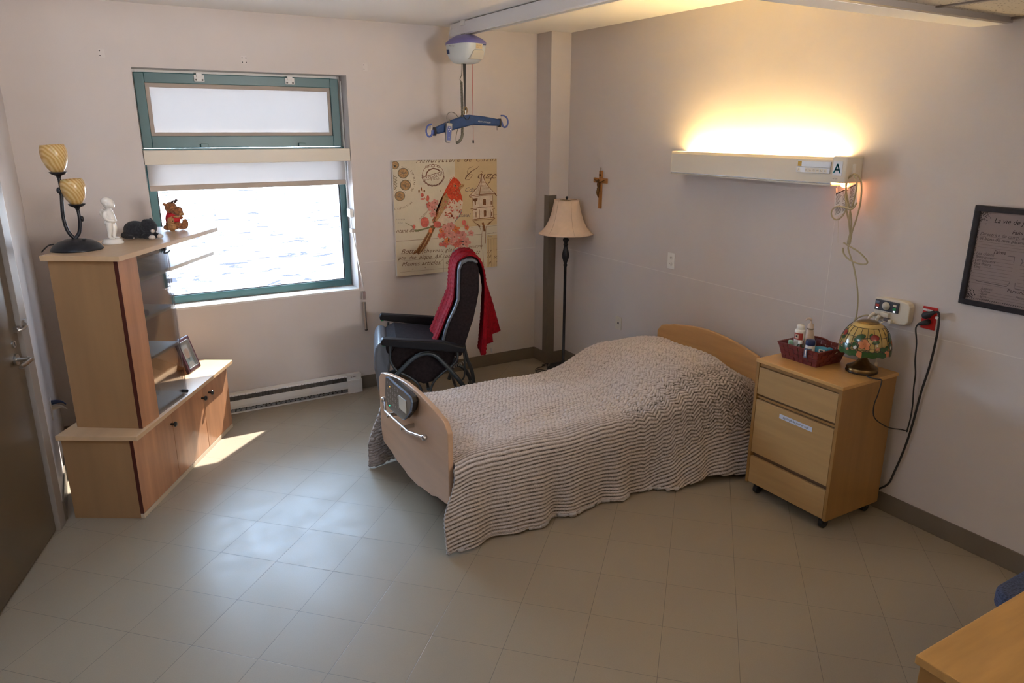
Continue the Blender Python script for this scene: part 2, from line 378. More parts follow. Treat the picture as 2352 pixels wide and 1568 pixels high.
    def ell(s, c, r, m=None, seg=20, ring=12, M=None):
        p = []; f = []
        for j in range(ring + 1):
            ph = -PI / 2 + PI * j / ring
            for i in range(seg):
                a = 2 * PI * i / seg
                q = Vector((r[0] * math.cos(ph) * math.cos(a), r[1] * math.cos(ph) * math.sin(a), r[2] * math.sin(ph)))
                if M is not None: q = M @ q
                p.append((c[0] + q[0], c[1] + q[1], c[2] + q[2]))
        for j in range(ring):
            for i in range(seg):
                a = j * seg + i; b = j * seg + (i + 1) % seg
                f.append((a, b, b + seg, a + seg))
        return s.add(p, f, m, True)
    def ribbon(s, pts, w_, fn, m, lift=0.0):
        """flat stroke in a 2D plane; fn(a,b,lift)->xyz"""
        P = [Vector(p) for p in pts]; n = len(P); L = []; R = []
        for i in range(n):
            t = (P[min(i + 1, n - 1)] - P[max(i - 1, 0)])
            t = t.normalized() if t.length > 1e-9 else Vector((1, 0))
            nr = Vector((-t.y, t.x)); ww = w_ if isinstance(w_, (int, float)) else w_[i]
            L.append(P[i] + nr * ww / 2); R.append(P[i] - nr * ww / 2)
        v = [fn(p.x, p.y, lift) for p in L] + [fn(p.x, p.y, lift) for p in R]
        return s.add(v, [(i, i + 1, n + i + 1, n + i) for i in range(n - 1)], m)
    def blob(s, poly, fn, m, lift=0.0):
        return s.add([fn(a, b, lift) for a, b in poly], [tuple(range(len(poly)))], m)
    def text(s, txt, size, fn, m, shear=0.0, lift=0.0, align='LEFT', spacing=1.0):
        """text in 2D plane coords (a right, b up), fn maps to xyz"""
        cu = bpy.data.curves.new('t', 'FONT'); cu.body = txt; cu.size = size; cu.shear = shear; cu.align_x = align
        cu.space_character = spacing; cu.resolution_u = 3
        ob = bpy.data.objects.new('t', cu); me = ob.to_mesh()
        v = [fn(q.co.x, q.co.y, lift) for q in me.vertices]; f = [tuple(p.vertices) for p in me.polygons]
        s.add(v, f, m)
        ob.to_mesh_clear(); bpy.data.objects.remove(ob); bpy.data.curves.remove(cu)
        return s

XF = {}     # name of empty -> world matrix
def link(name, mb, m=None, parent=None, bevel=0.0, seg=2, sub=0, local=True, solid=0, remesh=0, smooth_angle=None, label=None, weld=False):
    me = bpy.data.meshes.new(name)
    me.from_pydata(mb.v, [], mb.f)
    mats = mb.mats or [MATS[m] if m else MATS['white_plastic']]
    if mb.mats and m and not any(mb.mi): pass
    for x in mats: me.materials.append(x)
    me.polygons.foreach_set('material_index', mb.mi); me.polygons.foreach_set('use_smooth', mb.sm)
    me.update()
    o = bpy.data.objects.new(name, me); COL.objects.link(o)
    if parent is not None: o.parent = parent
    if weld or bevel:
        wd = o.modifiers.new('weld', 'WELD'); wd.merge_threshold = 0.00005
    if remesh:
        r_ = o.modifiers.new('remesh', 'REMESH'); r_.mode = 'VOXEL'; r_.voxel_size = remesh; r_.use_smooth_shade = True
        s_ = o.modifiers.new('smooth', 'SMOOTH'); s_.iterations = 4; s_.factor = 0.5
    if solid:
        sl = o.modifiers.new('solid', 'SOLIDIFY'); sl.thickness = solid; sl.offset = -1
    if bevel:
        bv = o.modifiers.new('bevel', 'BEVEL'); bv.width = bevel; bv.segments = seg; bv.limit_method = 'ANGLE'; bv.angle_limit = math.radians(35)
        bv.harden_normals = False
    if sub:
        sb = o.modifiers.new('sub', 'SUBSURF'); sb.levels = sub; sb.render_levels = sub
    if label: o['label'] = label
    return o
def thing(name, label, cat, loc=(0, 0, 0), rotz=0.0, group=None):
    o = bpy.data.objects.new(name, None); COL.objects.link(o); o.empty_display_size = 0.1
    o.location = loc; o.rotation_euler = (0, 0, rotz); o['label'] = label; o['category'] = cat
    if group: o['group'] = group
    return o
def tag(o, label, cat, group=None):
    o['label'] = label; o['category'] = cat
    if group: o['group'] = group
    return o
def struct(name, mb, m=None, parent=None, **kw):
    o = link(name, mb, m, parent, **kw)
    if parent is None: o['kind'] = 'structure'
    return o
def dup(root, loc=None, rotz=None, label=None, group=None):
    def cp(o, par):
        c = o.copy(); COL.objects.link(c); c.parent = par
        for ch in [q for q in bpy.data.objects if q.parent == o]: cp(ch, c)
        return c
    r = cp(root, root.parent)
    if loc is not None: r.location = loc
    if rotz is not None: r.rotation_euler = (0, 0, rotz)
    if label: r['label'] = label
    if group: r['group'] = group
    return r
ident = lambda a, b, t: (a, b, t)
XY = lambda a, b, t: (a, b, t)       # polygon in plan, extruded in z
XZ = lambda a, b, t: (a, t, b)       # polygon in x-z, extruded in y
YZ = lambda a, b, t: (t, a, b)       # polygon in y-z, extruded in x
def rrect(a0, b0, a1, b1, r, n=5):
    out = []
    for cx, cy, st in ((a1 - r, b0 + r, -90), (a1 - r, b1 - r, 0), (a0 + r, b1 - r, 90), (a0 + r, b0 + r, 180)):
        for k in range(n + 1):
            an = math.radians(st + 90 * k / n); out.append((cx + r * math.cos(an), cy + r * math.sin(an)))
    return out
def circ(cx, cy, rx, ry=None, n=20, rot=0.0):
    ry = rx if ry is None else ry
    return [(cx + rx * math.cos(2 * PI * k / n) * math.cos(rot) - ry * math.sin(2 * PI * k / n) * math.sin(rot),
             cy + rx * math.cos(2 * PI * k / n) * math.sin(rot) + ry * math.sin(2 * PI * k / n) * math.cos(rot)) for k in range(n)]

# ================================================================== SETTING
XW, YW, ZC = 3.55, 5.33, 2.735
WX0, WX1, WZ0, WZ1 = 0.383, 1.755, 0.815, 2.365
T = 0.38
LX0, LX1 = -0.31, XW
mb = MB(); mb.box((-2.6, -2.2, -0.1), (XW + 0.1, YW + 0.05, 0.0), 'floor_tiles'); struct('floor', mb)
# window wall with its opening (four blocks)
mb = MB()
mb.box((LX0 - 0.12, YW, 0), (WX0, YW + T, ZC), 'wall_paint'); mb.box((WX1, YW, 0), (XW + 0.12, YW + T, ZC), 'wall_paint')
mb.box((WX0, YW, 0), (WX1, YW + T, WZ0), 'wall_paint'); mb.box((WX0, YW, WZ1), (WX1, YW + T, ZC), 'wall_paint')
struct('wall_back', mb)
mb = MB(); mb.box((XW, -2.2, 0), (XW + 0.12, YW, ZC), 'wall_paint'); struct('wall_right', mb)
mb = MB(); mb.box((LX0 - 0.12, 4.17, 0), (LX0, YW, ZC), 'wall_paint'); struct('wall_left', mb)
# slanted wall with the door
W0 = Vector((-0.31, 4.17, 0)); WE = Vector((-0.287, -0.958, 0)).normalized(); WN = Vector((0.958, -0.287, 0)).normalized()
DW = Matrix(((WE.x, WN.x, 0, W0.x), (WE.y, WN.y, 0, W0.y), (0, 0, 1, 0), (0, 0, 0, 1)))   # local: a along wall, b out of wall, z up
mb = MB(); mb.xf = DW
mb.box((0.0, -0.12, 0), (0.05, 0.0, ZC), 'wall_paint'); mb.box((1.13, -0.12, 0), (6.6, 0, ZC), 'wall_paint'); mb.box((0.05, -0.12, 2.15), (1.13, 0, ZC), 'wall_paint')
struct('wall_door', mb)
mb = MB(); mb.box((-2.7, -2.32, 0), (XW + 0.12, -2.2, ZC), 'wall_paint'); struct('wall_front', mb)
# ceiling: painted over the window half, bulkhead, acoustic tiles over the camera half
mb = MB(); mb.box((-0.6, 1.845, ZC), (XW + 0.12, YW + T, ZC + 0.1), 'ceiling_paint')
mb.box((-1.4, 1.845, 2.44), (XW, 1.975, ZC + 0.05), 'ceiling_paint'); struct('ceiling', mb)
mb = MB(); mb.box((-2.8, -2.3, 2.463), (XW, 1.845, 2.50), 'acoustic_tile')
struct('ceiling_tiles', mb)
mb = MB()
for x in (2.985, 2.375, 1.765, 1.155, 0.545, -0.065, -0.675, -1.285, -1.895): mb.box((x - 0.012, -2.2, 2.457), (x + 0.012, 1.83, 2.464), 'frame_paint')
for k in range(4): mb.box((-2.1, 1.235 - k * 1.2 - 0.012, 2.457), (XW, 1.235 - k * 1.2 + 0.012, 2.464), 'frame_paint')
mb.box((-1.4, 1.815, 2.441), (XW, 1.845, 2.464), 'frame_paint'); mb.box((XW - 0.02, -2.2, 2.452), (XW, 1.83, 2.464), 'frame_paint')
struct('trim_1', mb)
# corner column with its guard
mb = MB(); mb.box((3.362, 5.12, 0), (XW, YW, ZC), 'wall_paint'); struct('wall_column', mb)
mb = MB(); mb.prism([(3.356, 5.114), (3.432, 5.114), (3.432, 5.1205), (3.3625, 5.1205), (3.3625, 5.185), (3.356, 5.185)], 0.1, 1.47, XY, 'vinyl_base'); struct('trim_2', mb)
# baseboards
def base(name, boxes):
    m_ = MB()
    for a, b in boxes: m_.box(a, b, 'vinyl_base')
    return struct(name, m_, bevel=0.002)
base('baseboard_back', [((LX0, YW - 0.008, 0), (3.362, YW, 0.105))])
base('baseboard_column', [((3.354, 5.112, 0), (3.362, YW - 0.008, 0.105)), ((3.354, 5.112, 0), (XW - 0.008, 5.12, 0.105))])
base('baseboard_right', [((XW - 0.008, -2.2, 0), (XW, 5.112, 0.105))])
base('baseboard_left', [((LX0, 4.18, 0), (LX0 + 0.008, YW - 0.008, 0.105))])
mb = MB(); mb.xf = DW; mb.box((-0.004, 0, 0), (0.045, 0.009, 0.105), 'vinyl_base'); struct('baseboard_door', mb)
# panel seams
mb = MB(); mb.box((XW - 0.0015, -2.2, 1.012), (XW, 5.12, 1.016), 'wall_seam'); mb.box((XW - 0.0012, 2.55, 0.105), (XW, 2.553, 1.52), 'wall_seam')
struct('trim_3', mb)
mb = MB(); mb.box((WX1 + 0.04, YW - 0.0015, 1.010), (3.362, YW, 1.013), 'wall_seam'); struct('trim_4', mb)

# ---------------- door
DR = bpy.data.objects.new('door_1', None); COL.objects.link(DR); DR['kind'] = 'structure'; DR.matrix_world = DW
mb = MB(); mb.box((0.125, -0.045, 0.008), (1.06, -0.005, 2.09), 'door_paint'); link('door_leaf', mb, parent=DR, bevel=0.002)
mb = MB(); mb.box((0.045, -0.10, 0), (0.12, 0.016, 2.15), 'frame_paint'); mb.box((1.065, -0.10, 0), (1.14, 0.016, 2.15), 'frame_paint'); mb.box((0.045, -0.10, 2.095), (1.14, 0.016, 2.17), 'frame_paint')
mb.box((0.12, -0.07, 0), (1.065, -0.05, 2.095), 'frame_paint'); link('door_frame', mb, parent=DR, bevel=0.002)
mb = MB(); mb.cyl((0.20, -0.006, 0.955), (0.20, 0.005, 0.955), 0.027, 24, 'steel')
mb.tube([(0.20, 0.0, 0.955), (0.20, 0.045, 0.955), (0.205, 0.062, 0.955), (0.225, 0.068, 0.955), (0.34, 0.068, 0.957)], 0.0095, 12, 'steel', sub=4); link('door_handle', mb, parent=DR)
mb = MB(); mb.cyl((0.197, -0.006, 1.03), (0.197, 0.004, 1.03), 0.017, 20, 'steel'); mb.box((0.194, 0.0, 1.022), (0.2, 0.005, 1.038), 'black_plastic'); link('keyhole', mb, parent=DR)
mb = MB(); mb.box((0.13, -0.006, 1.075), (0.165, 0.012, 1.10), 'steel'); mb.tube([(0.09, 0.02, 1.105), (0.11, 0.035, 1.10), (0.14, 0.03, 1.088), (0.155, 0.012, 1.085)], 0.005, 8, 'steel')
mb.box((0.07, 0.014, 1.085), (0.10, 0.024, 1.12), 'steel'); link('door_latch', mb, parent=DR)

# ---------------- window
WN_ = bpy.data.objects.new('window_1', None); COL.objects.link(WN_); WN_['kind'] = 'structure'; WN_.location = (1.069, 5.47, WZ0)
def wp(name, mb_, **kw):
    mb_.v = [(x - 1.069, y - 5.47, z - WZ0) for x, y, z in mb_.v]
    return link(name, mb_, parent=WN_, **kw)
def ring(mb_, x0, x1, z0, z1, wl, wr, wb, wt, y0, y1, m):
    mb_.box((x0, y0, z0), (x0 + wl, y1, z1), m); mb_.box((x1 - wr, y0, z0), (x1, y1, z1), m)
    mb_.box((x0 + wl, y0, z0), (x1 - wr, y1, z0 + wb), m); mb_.box((x0 + wl, y0, z1 - wt), (x1 - wr, y1, z1), m)
mb = MB(); ring(mb, WX0 + 0.003, WX1 - 0.003, WZ0 + 0.002, WZ1 - 0.002, 0.022, 0.022, 0.012, 0.02, 5.485, 5.55, 'white_metal')
mb.box((WX0 + 0.003, 5.462, 1.802), (WX1 - 0.003, 5.505, 1.87), 'teal_metal'); wp('outer_frame', mb, bevel=0.002)
mb = MB(); ring(mb, 0.400, 1.732, 1.875, 2.345, 0.058, 0.058, 0.075, 0.062, 5.462, 5.52, 'teal_metal'); wp('upper_sash', mb, bevel=0.003)
mb = MB(); ring(mb, 0.400, 1.748, 0.822, 1.80, 0.045, 0.047, 0.048, 0.004, 5.470, 5.515, 'teal_metal'); wp('lower_frame', mb, bevel=0.003)
mb = MB(); ring(mb, 0.446, 1.700, 0.871, 1.79, 0.008, 0.008, 0.006, 0.008, 5.478, 5.488, 'black_rubber'); wp('glazing_gasket', mb)
mb = MB(); mb.box((0.45, 5.505, 1.945), (1.68, 5.511, 2.29), 'window_glass'); wp('upper_pane', mb)
mb = MB(); mb.box((0.44, 5.505, 0.865), (1.705, 5.511, 1.796), 'window_glass'); wp('lower_pane', mb)
for hx in (0.79, 1.385):
    mb = MB(); mb.box((hx - 0.032, 5.452, 2.298), (hx + 0.032, 5.462, 2.340), 'white_metal'); mb.box((hx - 0.018, 5.446, 2.325), (hx + 0.018, 5.460, 2.352), 'white_metal')
    for dx in (-0.02, 0.02): mb.cyl((hx + dx, 5.446, 2.308), (hx + dx, 5.453, 2.308), 0.006, 10, 'dark_slot')
    wp('hinge', mb, bevel=0.002)
for hx in (0.775, 1.435):
    mb = MB(); mb.box((hx - 0.024, 5.440, 1.874), (hx + 0.024, 5.463, 1.900), 'teal_metal'); wp('sash_catch', mb, bevel=0.003)
mb = MB(); mb.box((WX0, YW - 0.004, WZ0 - 0.014), (WX1, 5.47, WZ0 + 0.001), 'white_metal'); wp('window_sill', mb, bevel=0.002)
# opening crank rail at the right reveal
t = thing('window_opener', 'thin metal winder rod hanging at the right side of the window', 'window opener', (1.735, 5.36, 0.6))
def tp(par, name, mb_, **kw):
    L_ = par.location; a = -par.rotation_euler[2]; ca, sa = math.cos(a), math.sin(a)
    mb_.v = [((x - L_.x) * ca - (y - L_.y) * sa, (x - L_.x) * sa + (y - L_.y) * ca, z - L_.z) for x, y, z in mb_.v]
    return link(name, mb_, parent=par, **kw)
mb = MB(); mb.cyl((1.746, 5.445, 2.33), (1.746, 5.445, 1.42), 0.006, 8, 'white_metal'); mb.cyl((1.745, 5.395, 1.42), (1.742, 5.36, 1.24), 0.003, 8, 'steel')
tp(t, 'drive_rod', mb)
mb = MB(); mb.box((1.728, 5.35, 1.36), (1.755, 5.42, 1.42), 'steel'); tp(t, 'bracket', mb, bevel=0.002); mb = MB(); mb.box((1.728, 5.33, 1.245), (1.755, 5.38, 1.275), 'steel'); tp(t, 'bracket', mb, bevel=0.002)
mb = MB(); mb.tube([(1.742, 5.35, 1.25), (1.757, 5.315, 1.05), (1.772, 5.29, 0.90), (1.779, 5.285, 0.83)], 0.005, 8, 'steel'); mb.box((1.768, 5.277, 0.735), (1.79, 5.297, 0.80), 'steel')
tp(t, 'crank_arm', mb)
mb = MB(); mb.cyl((1.778, 5.286, 0.715), (1.782, 5.286, 0.495), 0.010, 12, 'steel'); mb.cyl((1.782, 5.286, 0.495), (1.782, 5.286, 0.487), 0.011, 12, 'black_plastic'); tp(t, 'crank_handle', mb)
# blinds
t = thing('roller_blind', 'white roller blind half raised with a boxed head between the two panes', 'blind', (1.07, 5.40, 1.60))
mb = MB(); mb.box((0.387, 5.338, 1.772), (1.753, 5.43, 1.862), 'cream_plastic'); tp(t, 'head_box', mb, bevel=0.004)
mb = MB(); mb.box((0.404, 5.425, 1.63), (1.735, 5.427, 1.775), 'blind_fabric'); tp(t, 'blind_cloth', mb)
mb = MB(); mb.box((0.404, 5.418, 1.598), (1.735, 5.434, 1.634), 'blind_border'); tp(t, 'bottom_bar', mb, bevel=0.004)
t = thing('roller_blind', 'flat white blind panel filling the small upper pane', 'blind', (1.07, 5.49, 1.95))
mb = MB(); mb.box((0.480, 5.488, 1.965), (1.660, 5.490, 2.265), 'blind_fabric'); tp(t, 'blind_cloth', mb)
mb = MB(); ring(mb, 0.460, 1.676, 1.950, 2.283, 0.024, 0.022, 0.022, 0.026, 5.480, 5.494, 'blind_border'); tp(t, 'blind_rim', mb)

# ---------------- outside
mb = MB(); mb.box((-400, 7.0, -9.2), (500, 900, -9.0), 'sea_water'); o = link('sea', mb); o['kind'] = 'stuff'; tag(o, 'rippled sea water coloured white for sun glare beyond the window', 'sea')
mb = MB(); mb.cyl((1.19, 8.6, -9.0), (1.19, 8.6, 2.6), 0.05, 14, 'white_post'); o = link('mast', mb); tag(o, 'tall slim white post standing outside before the sea', 'post')
mb = MB(); mb.box((-3, YW + T, -9.2), (6, 7.0, -9.0), 'facade'); struct('ground_outside', mb)

# ---------------- electric baseboard heater
t = thing('baseboard_heater', 'long white electric baseboard heater below the window', 'heater', (1.1, YW, 0))
hp = [(YW - 0.004, 0.0), (YW - 0.062, 0.0), (YW - 0.062, 0.012), (YW - 0.045, 0.03), (YW - 0.068, 0.045), (YW - 0.070, 0.098), (YW - 0.055, 0.112), (YW - 0.035, 0.118), (YW - 0.052, 0.130), (YW - 0.050, 0.142), (YW - 0.004, 0.150)]
mb = MB(); x0, x1 = 0.50, 1.60
mb.box((x0, YW - 0.012, 0.0), (x1, YW - 0.009, 0.145), 'white_metal'); mb.box((x0, YW - 0.06, 0.0), (x1, YW - 0.009, 0.010), 'white_metal')
mb.prism([(YW - 0.010, 0.150), (YW - 0.052, 0.145), (YW - 0.056, 0.132), (YW - 0.050, 0.130), (YW - 0.047, 0.140), (YW - 0.010, 0.144)], x0, x1, YZ, 'white_metal')
mb.prism([(YW - 0.068, 0.040), (YW - 0.071, 0.060), (YW - 0.069, 0.102), (YW - 0.064, 0.102), (YW - 0.066, 0.060), (YW - 0.063, 0.040)], x0, x1, YZ, 'white_metal')
tp(t, 'casing', mb)
mb = MB(); mb.box((x0, YW - 0.045, 0.05), (x1, YW - 0.013, 0.125), 'dark_slot')
for k in range(46): mb.box((x0 + 0.024 * k, YW - 0.058, 0.013), (x0 + 0.024 * k + 0.002, YW - 0.013, 0.138), 'dark_slot')
mb.box((x0, YW - 0.060, 0.012), (x1, YW - 0.055, 0.030), 'grey_metal')
for k in range(30): mb.box((x0 + 0.036 * k, YW - 0.0625, 0.018), (x0 + 0.036 * k + 0.012, YW - 0.060, 0.025), 'black_plastic')
tp(t, 'heating_fins', mb)
for a, b in ((1.60, 1.715), (0.46, 0.50)):
    mb = MB(); mb.box((a, YW - 0.072, 0.0), (b, YW - 0.009, 0.105), 'white_metal'); mb.box((a, YW - 0.055, 0.105), (b, YW - 0.009, 0.150), 'white_metal')
    if a > 1:
        mb.cyl((1.635, YW - 0.0555, 0.128), (1.635, YW - 0.054, 0.128), 0.004, 10, 'ink_soft')
        mb.box((1.645, YW - 0.0558, 0.126), (1.67, YW - 0.0545, 0.130), 'ink_soft')
    tp(t, 'end_cap', mb, bevel=0.004)

# ---------------- old curtain bracket holes
for i, (x, z, l) in enumerate(((0.233, 2.437, 'screw holes of an old bracket above left of the window'), (1.062, 2.435, 'screw holes of an old bracket centred above the window'), (1.90, 2.425, 'screw holes of an old bracket above right of the window'))):
    mb = MB()
    for dx, dz in ((-0.010, 0.014), (-0.010, -0.014)) + (((0.014, 0.014), (0.014, -0.014)) if i == 1 else ()):
        mb.cyl((x + dx, YW - 0.0012, z + dz), (x + dx, YW + 0.002, z + dz), 0.0038, 8, 'ink')
    mb.box((x - 0.017, YW - 0.0006, z - 0.024), (x + 0.017, YW + 0.001, z + 0.024), MATS.get('plaster_patch') or mat('plaster_patch', (0.65, 0.60, 0.575), 0.6))
    tag(link('screw_hole', mb), l, 'screw holes', 'old curtain bracket holes in the window wall')

# ---------------- left wall outlet with two plugs
t = thing('wall_outlet', 'wall outlet with two plugs behind the tall cabinet, near the door', 'outlet', (LX0, 4.58, 0.49))
mb = MB(); mb.box((LX0, 4.545, 0.43), (LX0 + 0.006, 4.615, 0.545), 'white_plastic'); tp(t, 'cover_plate', mb, bevel=0.002)
for z, m_ in ((0.525, 'navy_print'), (0.495, 'cream_plastic')):
    mb = MB(); mb.tube([(LX0 + 0.004, 4.58, z), (LX0 + 0.03, 4.58, z), (LX0 + 0.055, 4.575, z - 0.002), (LX0 + 0.075, 4.57, z - 0.02)], [0.013, 0.012, 0.006, 0.003], 10, m_); tp(t, 'plug', mb)

# ================================================================== CORNER CABINET (base + hutch)
CB = Vector((0.055, 3.966, 0)); CU = Vector((0.515, 0.857, 0)).normalized(); CANG = math.atan2(CU.y, CU.x)
# local frame: x along the front towards the window, y to the back
t = thing('base_cabinet', 'low corner cabinet with three cherry doors and pale maple top', 'cabinet', CB, CANG)
CABM = Matrix.Translation(CB) @ Matrix.Rotation(CANG, 4, 'Z')
mb = MB(); mb.box((0.0, 0.019, 0.0), (0.018, 0.374, 0.455), 'maple_shaded'); mb.box((1.222, 0.019, 0.0), (1.24, 0.374, 0.455), 'maple_shaded')
mb.box((0.018, 0.36, 0.0), (1.222, 0.374, 0.455), 'maple_shaded'); mb.box((0.018, 0.02, 0.03), (1.222, 0.36, 0.045), 'maple_shaded')
mb.box((0.0, 0.0, 0.0), (1.24, 0.019, 0.026), 'maple_edge'); mb.box((0.42, 0.02, 0.045), (0.436, 0.36, 0.455), 'maple_shaded'); link('carcass', mb, parent=t, bevel=0.0012)
mb = MB(); mb.box((-0.020, -0.035, 0.456), (1.270, 0.388, 0.481), 'maple_top'); link('cabinet_top', mb, parent=t, bevel=0.002)
for i, (a, b, kx, lb) in enumerate(((0.002, 0.424, 0.405, None), (0.428, 0.846, 0.822, None), (0.850, 1.238, 0.925, None))):
    mb = MB(); mb.box((a, 0.0, 0.029), (b, 0.018, 0.453), 'cherry')
    d = link('door', mb, parent=t, bevel=0.0015)
    mb = MB(); mb.lathe([(0.0, -0.034), (0.012, -0.033), (0.0155, -0.028), (0.015, -0.023), (0.007, -0.017), (0.006, 0.001)], (kx, 0, 0.372), 18, 'black_plastic', axis='y'); link('knob', mb, parent=d, label='black round knob')
    if i == 0:
        mb = MB(); mb.box((-0.0006, -0.0002, 0.028), (0.0016, 0.0185, 0.4535), 'cherry_edge'); link('edge_band', mb, parent=d)
# hutch, turned a little
HM = CABM @ Matrix.Translation((0.085, -0.014, 0.481)) @ Matrix.Rotation(math.radians(-2.2), 4, 'Z')
H = thing('display_hutch', 'tall maple display hutch with tinted glass door and open end shelves', 'cabinet', HM.translation, CANG + math.radians(-2.2))
ZT = 1.40 - 0.481
mb = MB(); mb.box((0.0, 0.02, 0), (0.018, 0.355, ZT - 0.025), 'maple_shaded'); link('side_panel', mb, parent=H, bevel=0.001)
mb = MB(); mb.prism([(0.018, 0), (1.09, 0), (1.09, 0.52), (1.03, 0.52), (1.03, ZT - 0.025), (0.018, ZT - 0.025)], 0.343, 0.355, XZ, 'maple_shaded'); link('back_panel', mb, parent=H)
mb = MB(); mb.box((-0.0015, -0.0006, 0.001), (0.0008, 0.0195, ZT - 0.026), 'cherry_edge')
st = MB(); st.box((0.0, 0.0, 0.0), (0.172, 0.02, ZT - 0.025), 'cherry'); so_ = link('front_stile', st, parent=H, bevel=0.0012); link('edge_band', mb, parent=so_)
mb = MB(); mb.box((-0.03, -0.030, ZT - 0.025), (1.068, 0.372, ZT), 'maple_top'); link('hutch_top', mb, parent=H, bevel=0.002)
for z in (0.005, 0.327, 0.548):
    mb = MB(); mb.box((0.018, 0.024, z - 0.005 if z < .1 else z - 0.018), (0.525 if z > .1 else 0.53, 0.343, z + 0.012 if z < .1 else z), 'maple_edge'); link('shelf', mb, parent=H, bevel=0.001)
mb = MB(); mb.box((0.018, 0.022, 0.740), (1.085, 0.343, 0.762), 'maple_edge'); link('shelf', mb, parent=H, bevel=0.001)
mb = MB(); mb.box((0.174, 0.002, 0.006), (0.505, 0.008, ZT - 0.034), 'cabinet_glass'); g = link('glass_door', mb, parent=H)
mb = MB(); mb.tube([(0.480, -0.012, 0.035), (0.480, 0.022, 0.035)], 0.010, 12, 'black_plastic'); link('latch_knob', mb, parent=g)
mb = MB(); mb.box((0.455, -0.004, ZT - 0.050), (0.470, 0.03, ZT - 0.026), 'black_plastic'); mb.tube([(0.462, 0.0, ZT - 0.045), (0.445, 0.0, ZT - 0.06), (0.47, -0.008, ZT - 0.062), (0.50, -0.004, ZT - 0.055)], 0.004, 6, 'black_plastic'); link('door_catch', mb, parent=H)

ZH = 1.4
# twin-arm lamp
LP = Vector((-0.052, 4.34, ZH)); t = thing('table_lamp', 'black iron lamp with two curved arms and amber tulip shades', 'lamp', LP)
mb = MB(); mb.lathe([(0.0, 0.058), (0.02, 0.057), (0.05, 0.052), (0.08, 0.042), (0.105, 0.026), (0.118, 0.010), (0.122, 0.002), (0.120, 0.0), (0.0, 0.0)], (0, 0, 0), 40, 'black_iron')
b_ = link('lamp_base', mb, parent=t)
mb = MB(); mb.box((0.028, -0.045, 0.053), (0.048, -0.030, 0.059), 'black_plastic', Matrix.Rotation(0, 4, 'Z')); link('switch', mb, parent=b_, bevel=0.001)
mb = MB(); mb.tube([(-0.10, 0.03, 0.03), (-0.125, 0.02, 0.026), (-0.15, -0.02, 0.008), (-0.155, -0.03, 0.003)], 0.0035, 8, 'black_rubber'); link('lamp_cord', mb, parent=t)
mb = MB(); mb.tube([(0.0, 0, 0.055), (-0.008, 0, 0.062), (-0.026, 0, 0.090), (-0.036, 0, 0.133), (-0.038, 0, 0.183), (-0.034, 0, 0.233), (-0.028, 0, 0.290), (-0.027, 0, 0.323), (-0.028, 0, 0.38)], [0.010, .009, .009, .009, .0085, .0085, .0085, .008, .008], 12, 'black_iron')
mb.ell((-0.037, -0.002, 0.300), (0.011, 0.010, 0.016), 'black_iron'); mb.tube([(-0.028, 0, 0.27), (-0.033, 0, 0.285), (-0.038, 0, 0.298)], 0.007, 8, 'black_iron'); link('arm', mb, parent=t)
mb = MB(); mb.tube([(0.0, 0, 0.058), (0.010, 0, 0.070), (0.022, 0, 0.090), (0.031, 0, 0.137), (0.032, 0, 0.179), (0.030, 0, 0.212)], [0.010, .009, .009, .0085, .008, .008], 12, 'black_iron')
mb.ell((0.043, 0, 0.155), (0.009, 0.010, 0.015), 'black_iron'); mb.tube([(0.046, 0, 0.147), (0.050, 0, 0.135), (0.042, 0, 0.133)], 0.001, 6, 'steel'); link('arm', mb, parent=t)
for (x, z, sc) in ((-0.028, 0.372, 1.0), (0.030, 0.212, 0.94)):
    rt = Matrix.Rotation(math.radians(-3), 4, 'Y')
    mb = MB(); mb.lathe([(0.008, -0.012), (0.012, 0.0), (0.026, 0.006), (0.036, 0.014), (0.038, 0.019), (0.034, 0.018), (0.0, 0.012)], (x, 0, z), 28, 'black_iron', flute=lambda a, zz: 1 + 0.05 * math.cos(14 * a)); c_ = link('cup', mb, parent=t)
    pr = [(0.020, 0.0), (0.030, 0.006), (0.046, 0.030), (0.057, 0.062), (0.0605, 0.092), (0.058, 0.118), (0.052, 0.134), (0.049, 0.134), (0.055, 0.117), (0.0575, 0.092), (0.054, 0.062), (0.043, 0.031), (0.027, 0.008), (0.0, 0.003)]
    mb = MB(); mb.lathe([(a * sc, b * sc) for a, b in pr], (x, 0, z + 0.016), 36, 'amber_glass', M=rt); link('glass_shade', mb, parent=t)

# cherub figurine
t = thing('cherub_figurine', 'white glazed cherub figurine standing on a round base', 'figurine', (0.118, 4.48, ZH))
mb = MB(); mb.lathe([(0.0, 0.026), (0.044, 0.026), (0.047, 0.023), (0.048, 0.016), (0.053, 0.012), (0.055, 0.006), (0.054, 0.0), (0.0, 0.0)], (0, 0, 0), 36, 'porcelain'); link('figurine_base', mb, parent=t)
mb = MB(); R = Matrix.Rotation(math.radians(-35), 3, 'Z')
def E_(c, r, rot=None):
    c = R @ Vector(c); M = R if rot is None else R @ rot
    mb.ell(c, r, 'porcelain', 18, 12, M.to_4x4())
def TT(pts, r): mb.tube([R @ Vector(p) for p in pts], r, 12, 'porcelain', sub=4)
E_((0.006, 0, 0.214), (0.029, 0.026, 0.029)); E_((0.018, 0, 0.206), (0.020, 0.021, 0.018)); E_((0.036, 0, 0.208), (0.005, 0.004, 0.004)); E_((-0.004, 0, 0.226), (0.028, 0.027, 0.022))
E_((0.030, 0, 0.195), (0.006, 0.008, 0.004)); E_((0.006, 0.026, 0.210), (0.005, 0.004, 0.007)); E_((0.006, -0.026, 0.210), (0.005, 0.004, 0.007))
TT([(0.0, 0, 0.19), (0.0, 0, 0.18)], [0.012, 0.013])
